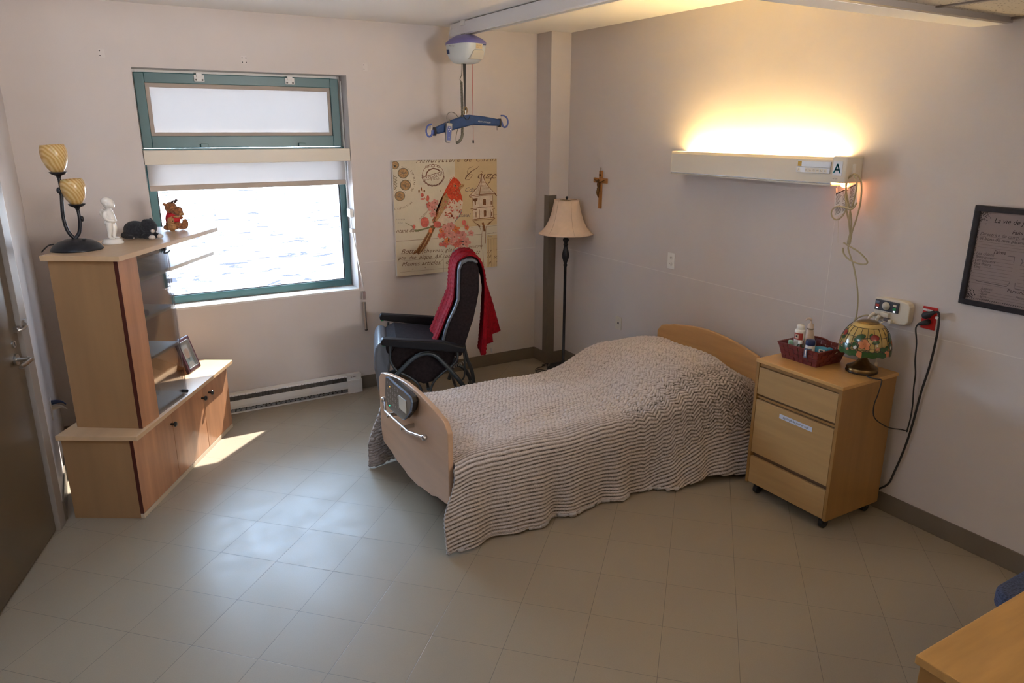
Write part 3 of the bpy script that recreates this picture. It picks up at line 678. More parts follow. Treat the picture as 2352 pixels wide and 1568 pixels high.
TT([(0.0, 0, 0.182), (0.002, 0, 0.160), (0.006, 0, 0.135), (0.002, 0, 0.115)], [0.018, 0.024, 0.026, 0.024])
E_((0.012, 0, 0.138), (0.018, 0.021, 0.020)); E_((-0.010, 0.008, 0.112), (0.016, 0.015, 0.018)); E_((-0.010, -0.008, 0.112), (0.016, 0.015, 0.018))
for sy, dx in ((1, 0.006), (-1, -0.004)):
    TT([(0.0, 0.012 * sy, 0.112), (0.004 + dx, 0.013 * sy, 0.085), (0.002 + dx, 0.013 * sy, 0.062), (-0.002 + dx, 0.013 * sy, 0.045), (0.0 + dx, 0.013 * sy, 0.030)], [0.018, 0.0155, 0.0125, 0.011, 0.008])
    E_((0.012 + dx, 0.013 * sy, 0.030), (0.016, 0.009, 0.006))
    TT([(0.0, 0.022 * sy, 0.174), (-0.006, 0.031 * sy, 0.152), (0.004, 0.030 * sy, 0.132), (0.022, 0.014 * sy, 0.124), (0.030, 0.004 * sy, 0.122)], [0.011, 0.010, 0.009, 0.0075, 0.0065])
    E_((-0.026, 0.012 * sy, 0.168), (0.016, 0.004, 0.020), Matrix.Rotation(math.radians(-30), 3, 'Y')); E_((-0.036, 0.016 * sy, 0.158), (0.007, 0.003, 0.016), Matrix.Rotation(math.radians(-20), 3, 'Y')); E_((-0.028, 0.014 * sy, 0.152), (0.008, 0.003, 0.014))
link('cherub_body', mb, parent=t, remesh=0.0022)

# plush cat lying
t = thing('plush_cat', 'black plush cat with white paws lying curled on the cabinet', 'plush toy', (0.270, 4.600, ZH), math.radians(-32))
mb = MB(); P = lambda c, r, M=None: mb.ell(c, r, 'plush_black', 20, 14, M)
P((-0.040, 0.01, 0.050), (0.062, 0.056, 0.049)); P((-0.005, 0.005, 0.045), (0.062, 0.050, 0.043)); P((0.045, -0.004, 0.066), (0.046, 0.045, 0.046)); P((0.058, -0.018, 0.052), (0.030, 0.026, 0.024))
P((-0.048, -0.03, 0.028), (0.045, 0.026, 0.027)); P((0.052, -0.04, 0.020), (0.034, 0.017, 0.017)); P((0.070, 0.004, 0.018), (0.032, 0.017, 0.016))
for sy in (1, -1): mb.lathe([(0.015, 0), (0.010, 0.008), (0.0, 0.016)], (0.043 + 0.004 * sy, 0.026 * sy, 0.100), 14, 'plush_black', M=Matrix.Diagonal((1, 0.55, 1, 1)))
mb.tube([(-0.095, 0.02, 0.03), (-0.09, -0.03, 0.022), (-0.055, -0.058, 0.018), (-0.02, -0.062, 0.016)], [0.014, 0.014, 0.013, 0.010], 12, 'plush_black')
link('cat_body', mb, parent=t, remesh=0.0035)
for c, r in (((0.080, -0.046, 0.014), (0.019, 0.015, 0.013)), ((0.100, 0.004, 0.014), (0.019, 0.015, 0.013))):
    mb = MB(); mb.ell(c, r, 'plush_white'); link('paw', mb, parent=t, label='white plush paw')
mb = MB(); mb.ell((-0.055, -0.045, 0.010), (0.034, 0.013, 0.009), 'plush_white'); link('belly_patch', mb, parent=t)
mb = MB(); mb.ell((0.081, -0.032, 0.048), (0.012, 0.010, 0.010), 'plush_white'); mb.ell((0.088, -0.035, 0.052), (0.005, 0.005, 0.004), 'photo_skin'); link('muzzle', mb, parent=t)

# plush bear / moose with red vest and cub
t = thing('plush_moose', 'shaggy brown plush moose in a red vest holding its calf', 'plush toy', (0.476, 4.890, ZH), math.radians(-30))
mb = MB(); P = lambda c, r, m_='plush_brown', M=None: mb.ell(c, r, m_, 20, 14, M)
P((-0.012, 0, 0.036), (0.044, 0.038, 0.036)); P((-0.008, 0, 0.078), (0.034, 0.032, 0.034)); P((-0.012, 0, 0.136), (0.036, 0.034, 0.036)); P((0.022, -0.008, 0.120), (0.038, 0.028, 0.026)); P((0.034, -0.010, 0.108), (0.028, 0.024, 0.018))
P((0.034, 0.020, 0.022), (0.028, 0.020, 0.022)); P((0.052, 0.024, 0.036), (0.018, 0.018, 0.030)); P((-0.036, -0.026, 0.020), (0.026, 0.018, 0.018)); P((0.012, 0.032, 0.074), (0.030, 0.013, 0.014))
mb.tube([(-0.03, 0.030, 0.155), (-0.036, 0.042, 0.166)], [0.012, 0.007], 10, 'plush_brown'); mb.tube([(-0.03, -0.030, 0.155), (-0.036, -0.044, 0.166)], [0.012, 0.007], 10, 'plush_brown')
rnd = random.Random(3)
bo = link('moose_body', mb, parent=t, remesh=0.0035)
# tufts of shaggy pile
mb = MB()
for k in range(420):
    a = rnd.uniform(0, 2 * PI); z = rnd.uniform(-0.9, 1)
    c, r = rnd.choice((((-0.012, 0, 0.136), (0.036, 0.034, 0.036)), ((0.022, -0.008, 0.120), (0.038, 0.028, 0.026)), ((-0.012, 0, 0.036), (0.044, 0.038, 0.036)), ((0.052, 0.024, 0.036), (0.018, 0.018, 0.030))))
    q = math.sqrt(max(0, 1 - z * z)); nrm = Vector((q * math.cos(a), q * math.sin(a), z)); p = Vector(c) + Vector((nrm.x * r[0], nrm.y * r[1], nrm.z * r[2])) * 0.97
    if p.z < 0.006: continue
    dr = (nrm + Vector((rnd.uniform(-.6, .6), rnd.uniform(-.6, .6), rnd.uniform(-.9, .2)))).normalized()
    mb.tube([p, p + dr * rnd.uniform(0.006, 0.011)], [0.0016, 0.0003], 4, 'plush_brown' if k % 3 else 'plush_tan', sub=1, cap=False)
o = link('shaggy_pile', mb, parent=t); o['kind'] = 'stuff'
mb = MB(); mb.tube([(0.004, 0.012, 0.163), (0.012, 0.026, 0.172), (0.004, 0.04, 0.178)], [0.006, 0.005, 0.006], 10, 'plush_dark'); mb.tube([(0.0, -0.006, 0.165), (0.014, -0.02, 0.178), (0.034, -0.028, 0.180), (0.044, -0.03, 0.184)], [0.006, 0.005, 0.006, 0.007], 10, 'plush_dark'); link('antlers', mb, parent=t)
mb = MB(); mb.lathe([(0.041, 0.052), (0.043, 0.066), (0.041, 0.084), (0.034, 0.100), (0.028, 0.108)], (-0.009, 0, 0), 28, 'red_vest', M=Matrix.Diagonal((1, 0.95, 1, 1))); link('vest', mb, parent=t, solid=0.003)
mb = MB(); mb.ell((0.056, -0.020, 0.100), (0.016, 0.018, 0.010), 'plush_tan'); mb.ell((0.030, -0.034, 0.086), (0.020, 0.012, 0.007), 'plush_tan'); link('muzzle', mb, parent=t, label='tan plush muzzle')
mb = MB(); mb.ell((0.0, -0.046, 0.026), (0.026, 0.020, 0.026), 'plush_tan'); mb.ell((-0.002, -0.048, 0.064), (0.021, 0.019, 0.021), 'plush_tan'); mb.ell((0.014, -0.058, 0.058), (0.011, 0.010, 0.009), 'plush_tan'); mb.ell((0.002, -0.036, 0.084), (0.006, 0.005, 0.006), 'plush_tan')
mb.ell((0.016, -0.060, 0.024), (0.010, 0.012, 0.018), 'plush_tan'); cf = link('calf', mb, parent=t, remesh=0.003)
mb = MB(); mb.ell((0.018, -0.064, 0.063), (0.003, 0.003, 0.003), 'plush_dark'); link('calf_nose', mb, parent=cf)

# photo frame on the low cabinet
PF = thing('photo_frame', 'dark framed portrait photo standing tilted on the low cabinet', 'photo frame', (0.482, 4.935, 0.481), math.atan2(0.15, 0.096))
tilt = Matrix.Rotation(math.radians(-17), 4, 'X')     # local x along width, leaning back (+y)
Wf, Hf = 0.166, 0.222
mb = MB(); mb.xf = tilt
for a, b in (((-Wf / 2, 0), (-Wf / 2 + 0.022, Hf)), ((Wf / 2 - 0.022, 0), (Wf / 2, Hf)), ((-Wf / 2 + 0.022, 0), (Wf / 2 - 0.022, 0.022)), ((-Wf / 2 + 0.022, Hf - 0.022), (Wf / 2 - 0.022, Hf))):
    mb.box((a[0], -0.012, a[1]), (b[0], 0.008, b[1]), 'frame_mahogany')
link('frame', mb, parent=PF, bevel=0.004)
mb = MB(); mb.xf = tilt
for a, b in (((-Wf / 2 + 0.021, 0.021), (-Wf / 2 + 0.024, Hf - 0.021)), ((Wf / 2 - 0.024, 0.021), (Wf / 2 - 0.021, Hf - 0.021)), ((-Wf / 2 + 0.021, 0.021), (Wf / 2 - 0.021, 0.024)), ((-Wf / 2 + 0.021, Hf - 0.024), (Wf / 2 - 0.021, Hf - 0.021))):
    mb.box((a[0], -0.014, a[1]), (b[0], 0.0, b[1]), 'chrome')
link('inner_rim', mb, parent=PF)
fp = lambda a, b, l: tuple(tilt @ Vector((a, -0.002 - l, b)))
mb = MB(); mb.blob([(-Wf / 2 + .02, .02), (Wf / 2 - .02, .02), (Wf / 2 - .02, Hf - .02), (-Wf / 2 + .02, Hf - .02)], fp, 'photo_pale')
mb.blob([(-0.055, 0.025), (0.055, 0.025), (0.052, 0.07), (0.03, 0.088), (-0.03, 0.088), (-0.052, 0.07)], fp, 'photo_blue', 0.0006)
mb.blob([(-0.035, 0.022), (0.04, 0.022), (0.03, 0.06), (-0.02, 0.062)], fp, 'paper_white', 0.001)
mb.blob(circ(0, 0.120, 0.027, 0.036, 24), fp, 'photo_skin', 0.0009); mb.blob([(-0.014, 0.086), (0.014, 0.086), (0.0, 0.066)], fp, 'ink_soft', 0.0011)
mb.blob([(-0.030, 0.135), (-0.022, 0.162), (0.0, 0.170), (0.024, 0.162), (0.031, 0.135), (0.022, 0.148), (0.0, 0.152), (-0.02, 0.148)], fp, 'paper_white', 0.0012)
for sx in (-1, 1):
    mb.ribbon(circ(0.011 * sx, 0.125, 0.008, 0.006, 12) + [(0.011 * sx + 0.008, 0.125)], 0.0012, fp, 'ink_soft', 0.0014)
mb.ribbon([(-0.009, 0.103), (0, 0.100), (0.009, 0.103)], 0.0014, fp, 'signal_red', 0.0014); link('photograph', mb, parent=PF)
mb = MB(); mb.xf = tilt; mb.box((-Wf / 2 + .02, -0.009, .02), (Wf / 2 - .02, -0.0075, Hf - .02), 'picture_glass'); link('cover_glass', mb, parent=PF)
mb = MB(); mb.prism([(0.010, 0.02), (0.012, 0.17), (0.105, 0.0), (0.098, 0.0)], -0.025, 0.025, lambda a, b, t_: (t_, a + (b * 0.29 if a < 0.05 else 0.0), b), 'gold_card'); link('easel_back', mb, parent=PF)

# ================================================================== CANVAS PICTURE
t = thing('canvas_print', 'square canvas print of a red finch on blossom beside a birdhouse', 'picture', (2.512, YW, 0.882))
CY = 5.296
mb = MB(); mb.box((2.062, CY, 0.882), (2.962, YW - 0.002, 1.768), 'canvas' if 'canvas' in MATS else None) if False else None
mat('canvas_cream', (0.62, 0.54, 0.40), 0.75, noise=(7, 0.05), bump=(900, 0.15)); mat('canvas_warm', (0.60, 0.44, 0.24), 0.75, noise=(6, 0.06))
mat('pr_red', (0.62, 0.06, 0.015), 0.75, noise=(60, 0.3)); mat('pr_orange', (0.62, 0.17, 0.05), 0.75, noise=(60, 0.3)); mat('pr_pink', (0.60, 0.25, 0.20), 0.75, noise=(50, 0.2)); mat('pr_coral', (0.58, 0.13, 0.09), 0.75, noise=(50, 0.25))
mat('pr_brown', (0.20, 0.075, 0.02), 0.75, noise=(90, 0.4)); mat('pr_tan', (0.42, 0.24, 0.10), 0.75, noise=(90, 0.3)); mat('pr_breast', (0.66, 0.52, 0.38), 0.75, noise=(40, 0.1)); mat('pr_medal', (0.20, 0.16, 0.10), 0.75); mat('pr_green', (0.20, 0.19, 0.08), 0.75); mat('pr_stamp', (0.27, 0.13, 0.09), 0.75); mat('pr_bluegrey', (0.22, 0.26, 0.24), 0.75); mat('canvas_side', (0.74, 0.71, 0.66), 0.7)
mb = MB(); mb.box((2.062, CY, 0.882), (2.962, YW - 0.002, 1.768), 'canvas_side'); tp(t, 'stretched_canvas', mb, bevel=0.002)
# picture coordinates: 2352x1568 view of the print, corners (105,130) (1287,105) (1280,1335) (170,1448)
src = np.array([(105, 130), (1287, 105), (1278, 1335), (170, 1448)], float); dst = np.array([(2.062, 1.768), (2.962, 1.768), (2.962, 0.882), (2.062, 0.882)], float)
A_ = []; B_ = []
for (x, y), (u, v) in zip(src, dst):
    A_.append([x, y, 1, 0, 0, 0, -u * x, -u * y]); B_.append(u); A_.append([0, 0, 0, x, y, 1, -v * x, -v * y]); B_.append(v)
hh = np.append(np.linalg.solve(np.array(A_), np.array(B_)), 1).reshape(3, 3)
def cv(a, b, l=0.0):
    q = hh @ np.array([a, b, 1.0]); x = min(max(q[0] / q[2], 2.062), 2.962); z = min(max(q[1] / q[2], 0.882), 1.768)
    return (x, CY - 0.0006 - l, z)
pm = MB()
pm.blob([(105, 130), (1287, 105), (1278, 1335), (170, 1448)], cv, 'canvas_cream')
pm.blob([(808, 117), (1287, 105), (1282, 860), (808, 900)], cv, 'canvas_warm', 0.0003)
for k, (a, b) in enumerate((((1165, 1010), (1280, 990)), )): pass
pm.blob([(1165, 985), (1282, 975), (1278, 1330), (1165, 1345)], cv, 'canvas_warm', 0.0003)
def st_(pts, w_=4, m_='ink_sepia', l=0.0012): pm.ribbon(pts, w_, cv, m_, l)
def tx(s, x, y, size, m_='ink_sepia', sh=0.45, rot=0.0, sp=1.0, l=0.001):
    ca, sa = math.cos(rot), math.sin(rot)
    pm.text(s, size, lambda a, b, t_: cv(x + a * ca + b * sa, y + a * sa - b * ca, t_), m_, shear=sh, lift=l, spacing=sp)
tx('Manufacture de Chaus', 365, 152, 78, rot=-0.02, sp=1.28)
tx('ou', 1055, 335, 120, sp=0.9); tx('ze', 1165, 335, 120)
st_([(1085, 190), (1060, 215), (1000, 250), (950, 300), (928, 335), (940, 352), (975, 345), (1005, 305), (1005, 285), (985, 290), (960, 320)], [4, 6, 9, 12, 12, 8, 5, 5, 5, 4, 3]); st_([(955, 290), (950, 250), (970, 215), (1020, 195)], 4)
st_([(1225, 320), (1205, 375), (1170, 410)], [10, 10, 3]); tx('Cdits', 915, 485, 70, 'ink_soft'); tx('cuvel', 850, 775, 60, 'ink_soft')
tx('ntant dans', 150, 955, 62, rot=-0.05); tx('Botte', 205, 1195, 78, rot=-0.07); tx('cheveau glace', 455, 1180, 62, rot=-0.05, sp=1.1); tx('boutons', 960, 1125, 46, rot=-0.06)
tx('pte  dte  pique  Alf.  pt dte', 175, 1260, 62, rot=-0.045); tx('Memes articles.  d. d', 215, 1330, 66, rot=-0.05, sp=1.06)
for s_, x, y in (('22', 1035, 1190), ('17', 1160, 1185), ('10', 1160, 1235), ('9', 1180, 1310), ('50', 1235, 1245), ('"', 1250, 1175), ('"', 1250, 1310), ('"', 320, 1390), ('"', 460, 1372), ('"', 700, 1345), ('"', 630, 505)): tx(s_, x, y, 46)
tx('ROENER.', 150, 810, 20, 'ink_soft', 0, sp=1.5); tx('OISE', 170, 850, 20, 'ink_soft', 0, sp=1.5); tx('Total', 1175, 1002, 22, 'ink_soft'); tx('Mois', 1230, 960, 18, 'ink_soft')
for p_, w_ in (([(155, 1050), (620, 1018)], 4), ([(945, 985), (1110, 972)], 4), ([(1165, 968), (1285, 955)], 3), ([(200, 1398), (1140, 1312)], 2), ([(175, 1275), (760, 1225)], 2), ([(990, 895), (1285, 875)], 2), ([(1240, 755), (1285, 748)], 2), ([(1165, 1028), (1282, 1018)], 2),
                ([(1120, 1150), (1128, 1330)], 3), ([(680, 1170), (685, 1395)], 2), ([(1185, 1025), (1185, 1335)], 2), ([(1212, 1025), (1212, 1335)], 2), ([(1243, 1020), (1243, 1335)], 3), ([(1270, 1020), (1268, 1335)], 2), ([(570, 1310), (615, 1215)], 3), ([(660, 1275), (700, 1190)], 3)):
    st_(p_, w_)
# medals
for (x, y, r, cut) in ((135, 180, 47, 1), (228, 272, 62, 0), (254, 410, 62, 0), (192, 535, 58, 0)):
    pm.blob(circ(x, y, r, r, 28), cv, 'pr_medal', 0.0006); pm.blob(circ(x, y, r * 0.84, r * 0.84, 28), cv, 'pr_tan', 0.0009)
    rn = random.Random(int(x))
    for k in range(26):
        a = rn.uniform(0, 2 * PI); q = rn.uniform(0, r * 0.6); px_, py_ = x + q * math.cos(a), y + q * math.sin(a); b_ = rn.uniform(0, PI)
        st_([(px_, py_), (px_ + rn.uniform(6, 18) * math.cos(b_), py_ + rn.uniform(6, 18) * math.sin(b_))], rn.uniform(3, 7), 'pr_medal', 0.0012)
    for k, ch in enumerate('EXPOSITION'):
        a = math.radians(215 + k * 12); 
        if not cut: tx(ch, x + (r + 8) * math.cos(a), y + (r + 8) * math.sin(a), 15, 'ink_soft', 0, rot=a + PI / 2)
for k, ch in enumerate('EXPORTATION'):
    a = math.radians(-38 + k * 6.6); tx(ch, 160 + 185 * math.cos(a), 400 + 190 * math.sin(a) - 35, 30, 'ink_sepia', 0, rot=a + PI / 2)
for k, ch in enumerate('LES EXPOSITIONS'):
    a = math.radians(97 - k * 3.6); tx(ch, 130 + 285 * math.cos(a), 410 + 285 * math.sin(a), 27, 'ink_sepia', 0, rot=a - PI / 2)
for k in range(9):
    st_([(130, 460 - k * 18), (155 + k % 2 * 6, 440 - k * 17)], 7, 'pr_medal'); st_([(130, 460 - k * 18), (118, 440 - k * 18)], 6, 'pr_medal')
# expedition stamp
st_(circ(566, 295, 122, 122, 40) [0:41], 5, 'pr_stamp'); st_([(484 + 0, 320), (492, 270), (520, 235), (566, 218), (615, 228), (645, 252)], 16, 'pr_stamp')
pm.blob([(445, 322), (682, 245), (690, 285), (462, 360)], cv, 'canvas_cream', 0.0014); st_([(445, 322), (682, 245), (690, 285), (462, 360), (445, 322)], 4, 'pr_stamp', 0.0016)
tx('EXPEDITION', 462, 350, 44, 'pr_stamp', 0, rot=-0.31, sp=0.96, l=0.0017); tx('8 SOLS', 540, 360, 32, 'pr_stamp', 0, rot=-0.18)
for k in range(26):
    a = math.radians(5 + k * 6.8); st_([(566 + 112 * math.cos(a), 295 + 112 * math.sin(a)), (566 + 132 * math.cos(a + .12), 295 + 132 * math.sin(a + .12))], 8, 'pr_stamp')
for k in range(5): st_(circ(500 + k * 32, 195 - 12 * math.sin(k * 0.8), 20, 14, 12), 4, 'pr_stamp')
# bird
pm.blob([(700, 470), (735, 410), (755, 375), (800, 345), (850, 350), (880, 385), (882, 440), (860, 500), (888, 545), (900, 610), (890, 700), (845, 780), (790, 840), (740, 868), (680, 860), (620, 830), (590, 800), (610, 730), (640, 660), (665, 560)], cv, 'pr_breast', 0.002)
pm.blob([(665, 560), (700, 470), (735, 405), (757, 370), (770, 350), (795, 325), (815, 335), (840, 345), (868, 375), (880, 400), (880, 450), (865, 480), (885, 530), (898, 600), (870, 575), (840, 610), (800, 570), (770, 590), (745, 560), (715, 590)], cv, 'pr_red', 0.0024)
pm.blob([(640, 700), (665, 560), (715, 500), (740, 560), (735, 620), (700, 680), (650, 760), (600, 830), (570, 800)], cv, 'pr_tan', 0.0026)
for k in range(14): st_([(690 - k * 6, 500 + k * 20), (655 - k * 7, 570 + k * 20), (625 - k * 6, 640 + k * 15)], 8, 'pr_brown' if k % 2 else 'pr_orange', 0.0030)
for (a, b) in ((780, 330), (760, 345), (755, 365), (800, 322), (825, 335)): st_([(a + 25, b + 30), (a, b), (a - 8, b - 8)], [14, 8, 2], 'pr_red', 0.003)
rn = random.Random(11)
for k in range(46):
    a, b = rn.uniform(690, 890), rn.uniform(590, 800)
    if (a - 640) * 0.9 < (b - 590) * -0.2 or a + b * 0.55 > 1290: continue
    pm.blob(circ(a, b, rn.uniform(5, 12), rn.uniform(7, 13), 8, rn.uniform(0, 3)), cv, rn.choice(('pr_orange', 'pr_coral', 'pr_coral')), 0.0030)
for k in range(60):
    a, b = rn.uniform(740, 880), rn.uniform(380, 590); st_([(a, b), (a - rn.uniform(4, 12), b + rn.uniform(8, 18))], 5, rn.choice(('pr_orange', 'pr_red', 'pr_tan')), 0.0032)
pm.blob([(862, 425), (880, 400), (918, 402), (905, 430), (868, 462), (855, 445)], cv, 'pr_tan', 0.0034); st_([(858, 442), (885, 425), (912, 408)], 4, 'pr_brown', 0.0038)
pm.blob(circ(812, 418, 13), cv, 'pr_tan', 0.0036); pm.blob(circ(812, 418, 9), cv, 'ink', 0.0040)
pm.blob([(590, 790), (610, 850), (560, 960), (500, 1080), (435, 1175), (400, 1200), (385, 1180), (340, 1200), (350, 1175), (430, 1090), (500, 960), (540, 870)], cv, 'pr_brown', 0.0022)
st_([(560, 900), (490, 1040), (415, 1180)], 10, 'pr_tan', 0.0026); st_([(540, 900), (460, 1030), (360, 1180)], 7, 'pr_tan', 0.0026); st_([(570, 930), (520, 1050), (440, 1190)], 6, 'pr_tan', 0.0026)
st_([(800, 835), (850, 780), (885, 700)], 6, 'pr_bluegrey', 0.0034)
# branch and blossoms
st_([(365, 935), (450, 915), (540, 890), (640, 890), (700, 875)], [20, 18, 14, 14, 10], 'pr_green', 0.0036); st_([(255, 840), (310, 870), (345, 885)], 6, 'pr_green'); st_([(430, 430), (450, 500), (470, 560), (520, 610), (560, 680), (600, 780)], [3, 4, 6, 8, 10, 14], 'pr_orange', 0.0034)
st_([(410, 800), (470, 740), (520, 690)], 3); st_([(425, 810), (500, 720)], 3)
def flower(x, y, r, m_='pr_pink', n=5, l=0.0040):
    for k in range(n):
        a = 2 * PI * k / n + x; pm.blob(circ(x + r * .55 * math.cos(a), y + r * .55 * math.sin(a), r * .55, r * .40, 10, a), cv, m_, l + 0.0001 * k)
    pm.blob(circ(x, y, r * .18, r * .18, 8), cv, 'pr_brown', l + 0.0008)
for x, y, rx, ry, m_ in ((470, 835, 48, 60, 'pr_coral'), (610, 860, 45, 38, 'pr_coral'), (440, 525, 18, 22, 'pr_coral'), (505, 560, 16, 34, 'pr_coral'), (445, 570, 26, 10, 'pr_coral'), (405, 480, 8, 20, 'pr_brown'), (465, 478, 9, 16, 'pr_brown'), (430, 455, 6, 24, 'pr_brown'), (910, 840, 24, 30, 'pr_coral'), (350, 885, 18, 24, 'pr_coral'), (545, 855, 26, 20, 'pr_breast'), (690, 870, 18, 18, 'pr_tan'), (535, 930, 20, 34, 'pr_orange')):
    pm.blob(circ(x, y, rx, ry, 16), cv, m_, 0.0042)
rn = random.Random(5)
for (x, y, r, m_) in ((550, 660, 52, 'pr_pink'), (585, 610, 40, 'pr_pink'), (520, 640, 34, 'pr_coral'), (560, 740, 38, 'pr_pink'), (700, 900, 40, 'pr_pink'), (760, 880, 46, 'pr_pink'), (820, 920, 44, 'pr_orange'), (740, 960, 48, 'pr_pink'), (800, 1000, 54, 'pr_pink'), (680, 980, 36, 'pr_coral'), (860, 1060, 46, 'pr_coral'), (890, 980, 48, 'pr_pink'), (930, 1060, 52, 'pr_pink'), (700, 1080, 38, 'pr_coral'), (820, 1090, 34, 'pr_coral'), (870, 1120, 30, 'pr_pink'), (650, 1085, 22, 'pr_coral'), (640, 990, 28, 'pr_coral'), (940, 890, 26, 'pr_coral'), (985, 960, 32, 'pr_pink'), (720, 1040, 34, 'pr_orange'), (770, 1060, 36, 'pr_pink'), (840, 960, 30, 'pr_coral'), (660, 930, 30, 'pr_orange'), (940, 905, 20, 'pr_orange')):
    flower(x, y, r, m_, rn.choice((5, 6)), 0.0044 + rn.uniform(0, 0.0012))
for p_ in ([(740, 1010), (730, 1050)], [(860, 1045), (905, 1055)], [(885, 1085), (905, 1090)], [(680, 1040), (665, 1060)], [(570, 680), (590, 700)]): st_(p_, 9, 'ink', 0.0062)
# birdhouse
pm.blob([(1110, 290), (1125, 290), (1150, 370), (1200, 450), (1270, 500), (1240, 515), (1110, 535), (985, 545), (975, 530), (1030, 475), (1075, 400)], cv, 'pr_breast', 0.002)
pm.blob([(1010, 545), (1235, 520), (1235, 780), (1010, 800)], cv, 'pr_breast', 0.0018)
for p_, w_ in (([(1110, 290), (1095, 370), (1060, 440), (1010, 500), (970, 535)], 6), ([(1122, 290), (1150, 370), (1190, 430), (1240, 485), (1280, 530)], 6), ([(1112, 290), (1105, 400), (1085, 530)], 7), ([(970, 540), (1085, 520), (1240, 510), (1262, 498)], 7), ([(975, 555), (1085, 535), (1245, 522)], 5),
                ([(1008, 560), (1012, 660)], 4), ([(1082, 540), (1082, 660)], 4), ([(1205, 530), (1205, 650)], 4), ([(1235, 530), (1235, 655)], 4), ([(985, 685), (1080, 668), (1240, 655), (1258, 680), (1230, 690)], 6), ([(1000, 700), (1060, 685)], 9), ([(1012, 705), (1012, 795)], 4), ([(1085, 690), (1085, 790)], 4), ([(1210, 690), (1210, 780)], 4), ([(1240, 700), (1240, 780)], 4),
                ([(1000, 810), (1080, 795), (1250, 780), (1258, 792), (1240, 800)], 8), ([(1010, 822), (1085, 810), (1240, 800)], 5), ([(1010, 825), (1060, 860), (1095, 910), (1108, 1000), (1105, 1140)], 4), ([(1240, 810), (1180, 850), (1155, 900), (1150, 1075)], 5), ([(1120, 840), (1135, 900), (1140, 940)], 22), ([(1050, 850), (1090, 885)], 12), ([(1215, 830), (1180, 865)], 10), ([(1118, 880), (1118, 1000)], 3), ([(1165, 985), (1165, 1335)], 2), ([(1100, 258), (1113, 250), (1122, 262), (1113, 275), (1102, 270)], 4), ([(1113, 275), (1113, 292)], 5), ([(1255, 500), (1282, 535)], 14)):
    st_(p_, w_, 'pr_brown', 0.0026)
for k in range(13):
    y = 340 + k * 14; hwid = 12 + (k ** 1.55) * 2.6; st_([(1106 - k * 1.6, y + 4), (1118 + hwid, y)], 2.5, 'pr_brown', 0.0025); st_([(1104 - k * 1.6, y), (1106 - hwid * .7, y + 12 + k)], 2.5, 'pr_brown', 0.0025)
for p_ in ([(1125, 575), (1140, 568), (1158, 575), (1158, 640), (1125, 640)], [(1132, 705), (1146, 695), (1162, 705), (1160, 770), (1135, 775)], [(1212, 590), (1222, 590), (1222, 635), (1212, 635)], [(1215, 715), (1225, 715), (1225, 765), (1215, 765)], [(1010, 565), (1065, 560), (1060, 590), (1045, 600), (1045, 640), (1035, 640), (1030, 600), (1012, 590)], [(1042, 720), (1050, 720), (1050, 780), (1042, 780)]):
    pm.blob(p_, cv, 'pr_brown', 0.0028)
tp(t, 'printed_picture', pm)

# ================================================================== BED
BX0, BX1, BY0, BY1 = 1.375, 3.44, 2.925, 3.865; YC = (BY0 + BY1) / 2
t = thing('hospital_bed', 'low wooden-ended hospital bed with its head against the right wall', 'bed', (2.4, YC, 0))
def endpoly(zs, zt, zb, dz, yc, hw):
    """outline of a bed end board: flat shoulders, arched crest"""
    L = []
    for k in range(25):
        u = -1 + 2 * k / 24; au = abs(u)
        if au > 0.84: z = zs - 0.055 * ((au - 0.84) / 0.16) ** 2.2
        elif au > 0.60: z = zs + (zt - zs) * 0.45 * (1 - math.cos(PI * (0.84 - au) / 0.24)) / 2
        else: z = zs + (zt - zs) * (0.45 + 0.55 * math.cos(PI / 2 * au / 0.60))
        L.append((yc + hw * u, z))
    return L
up = endpoly(0.650, 0.695, 0, 0, YC, 0.470)
lo = [(YC + 0.470, 0.30), (YC + 0.462, 0.235), (YC + 0.435, 0.200), (YC + 0.31, 0.185), (YC + 0.26, 0.165), (YC + 0.12, 0.150), (YC + 0.07, 0.138), (YC - 0.07, 0.138), (YC - 0.12, 0.150), (YC - 0.26, 0.165), (YC - 0.31, 0.185), (YC - 0.435, 0.200), (YC - 0.462, 0.235), (YC - 0.470, 0.30)]
mb = MB(); mb.prism(up + lo, BX0 - 0.014, BX0 + 0.014, YZ, 'beech_foot'); tp(t, 'footboard', mb, bevel=0.005)
mb = MB(); mb.prism([(a, b * 1.0 + 0.04) for a, b in endpoly(0.640, 0.695, 0, 0, 3.315, 0.470)] + [(3.785, 0.25), (2.845, 0.25)], 3.43, 3.455, YZ, 'beech_head'); tp(t, 'headboard', mb, bevel=0.005)
mb = MB(); mb.box((BX0 + 0.05, BY0 + 0.06, 0.27), (3.42, BY1 - 0.06, 0.31), 'grey_metal'); mb.box((BX0 + 0.014, BY0 + 0.15, 0.24), (BX0 + 0.08, BY1 - 0.15, 0.32), 'grey_metal'); mb.box((3.36, 2.95, 0.26), (3.432, 3.70, 0.34), 'grey_metal')
tp(t, 'bed_frame', mb, bevel=0.004)
mb = MB(); mb.box((1.6, 3.1, 0.09), (3.2, 3.14, 0.13), 'grey_metal'); mb.box((1.6, 3.64, 0.09), (3.2, 3.68, 0.13), 'grey_metal')
for x in (1.75, 3.05):
    mb.box((x - 0.02, 3.05, 0.08), (x + 0.02, 3.72, 0.12), 'grey_metal')
    for y in (3.12, 3.66): mb.cyl((x, y, 0.11), (x + (0.25 if x < 2.4 else -0.25), y, 0.28), 0.018, 10, 'grey_metal')
tp(t, 'under_carriage', mb)
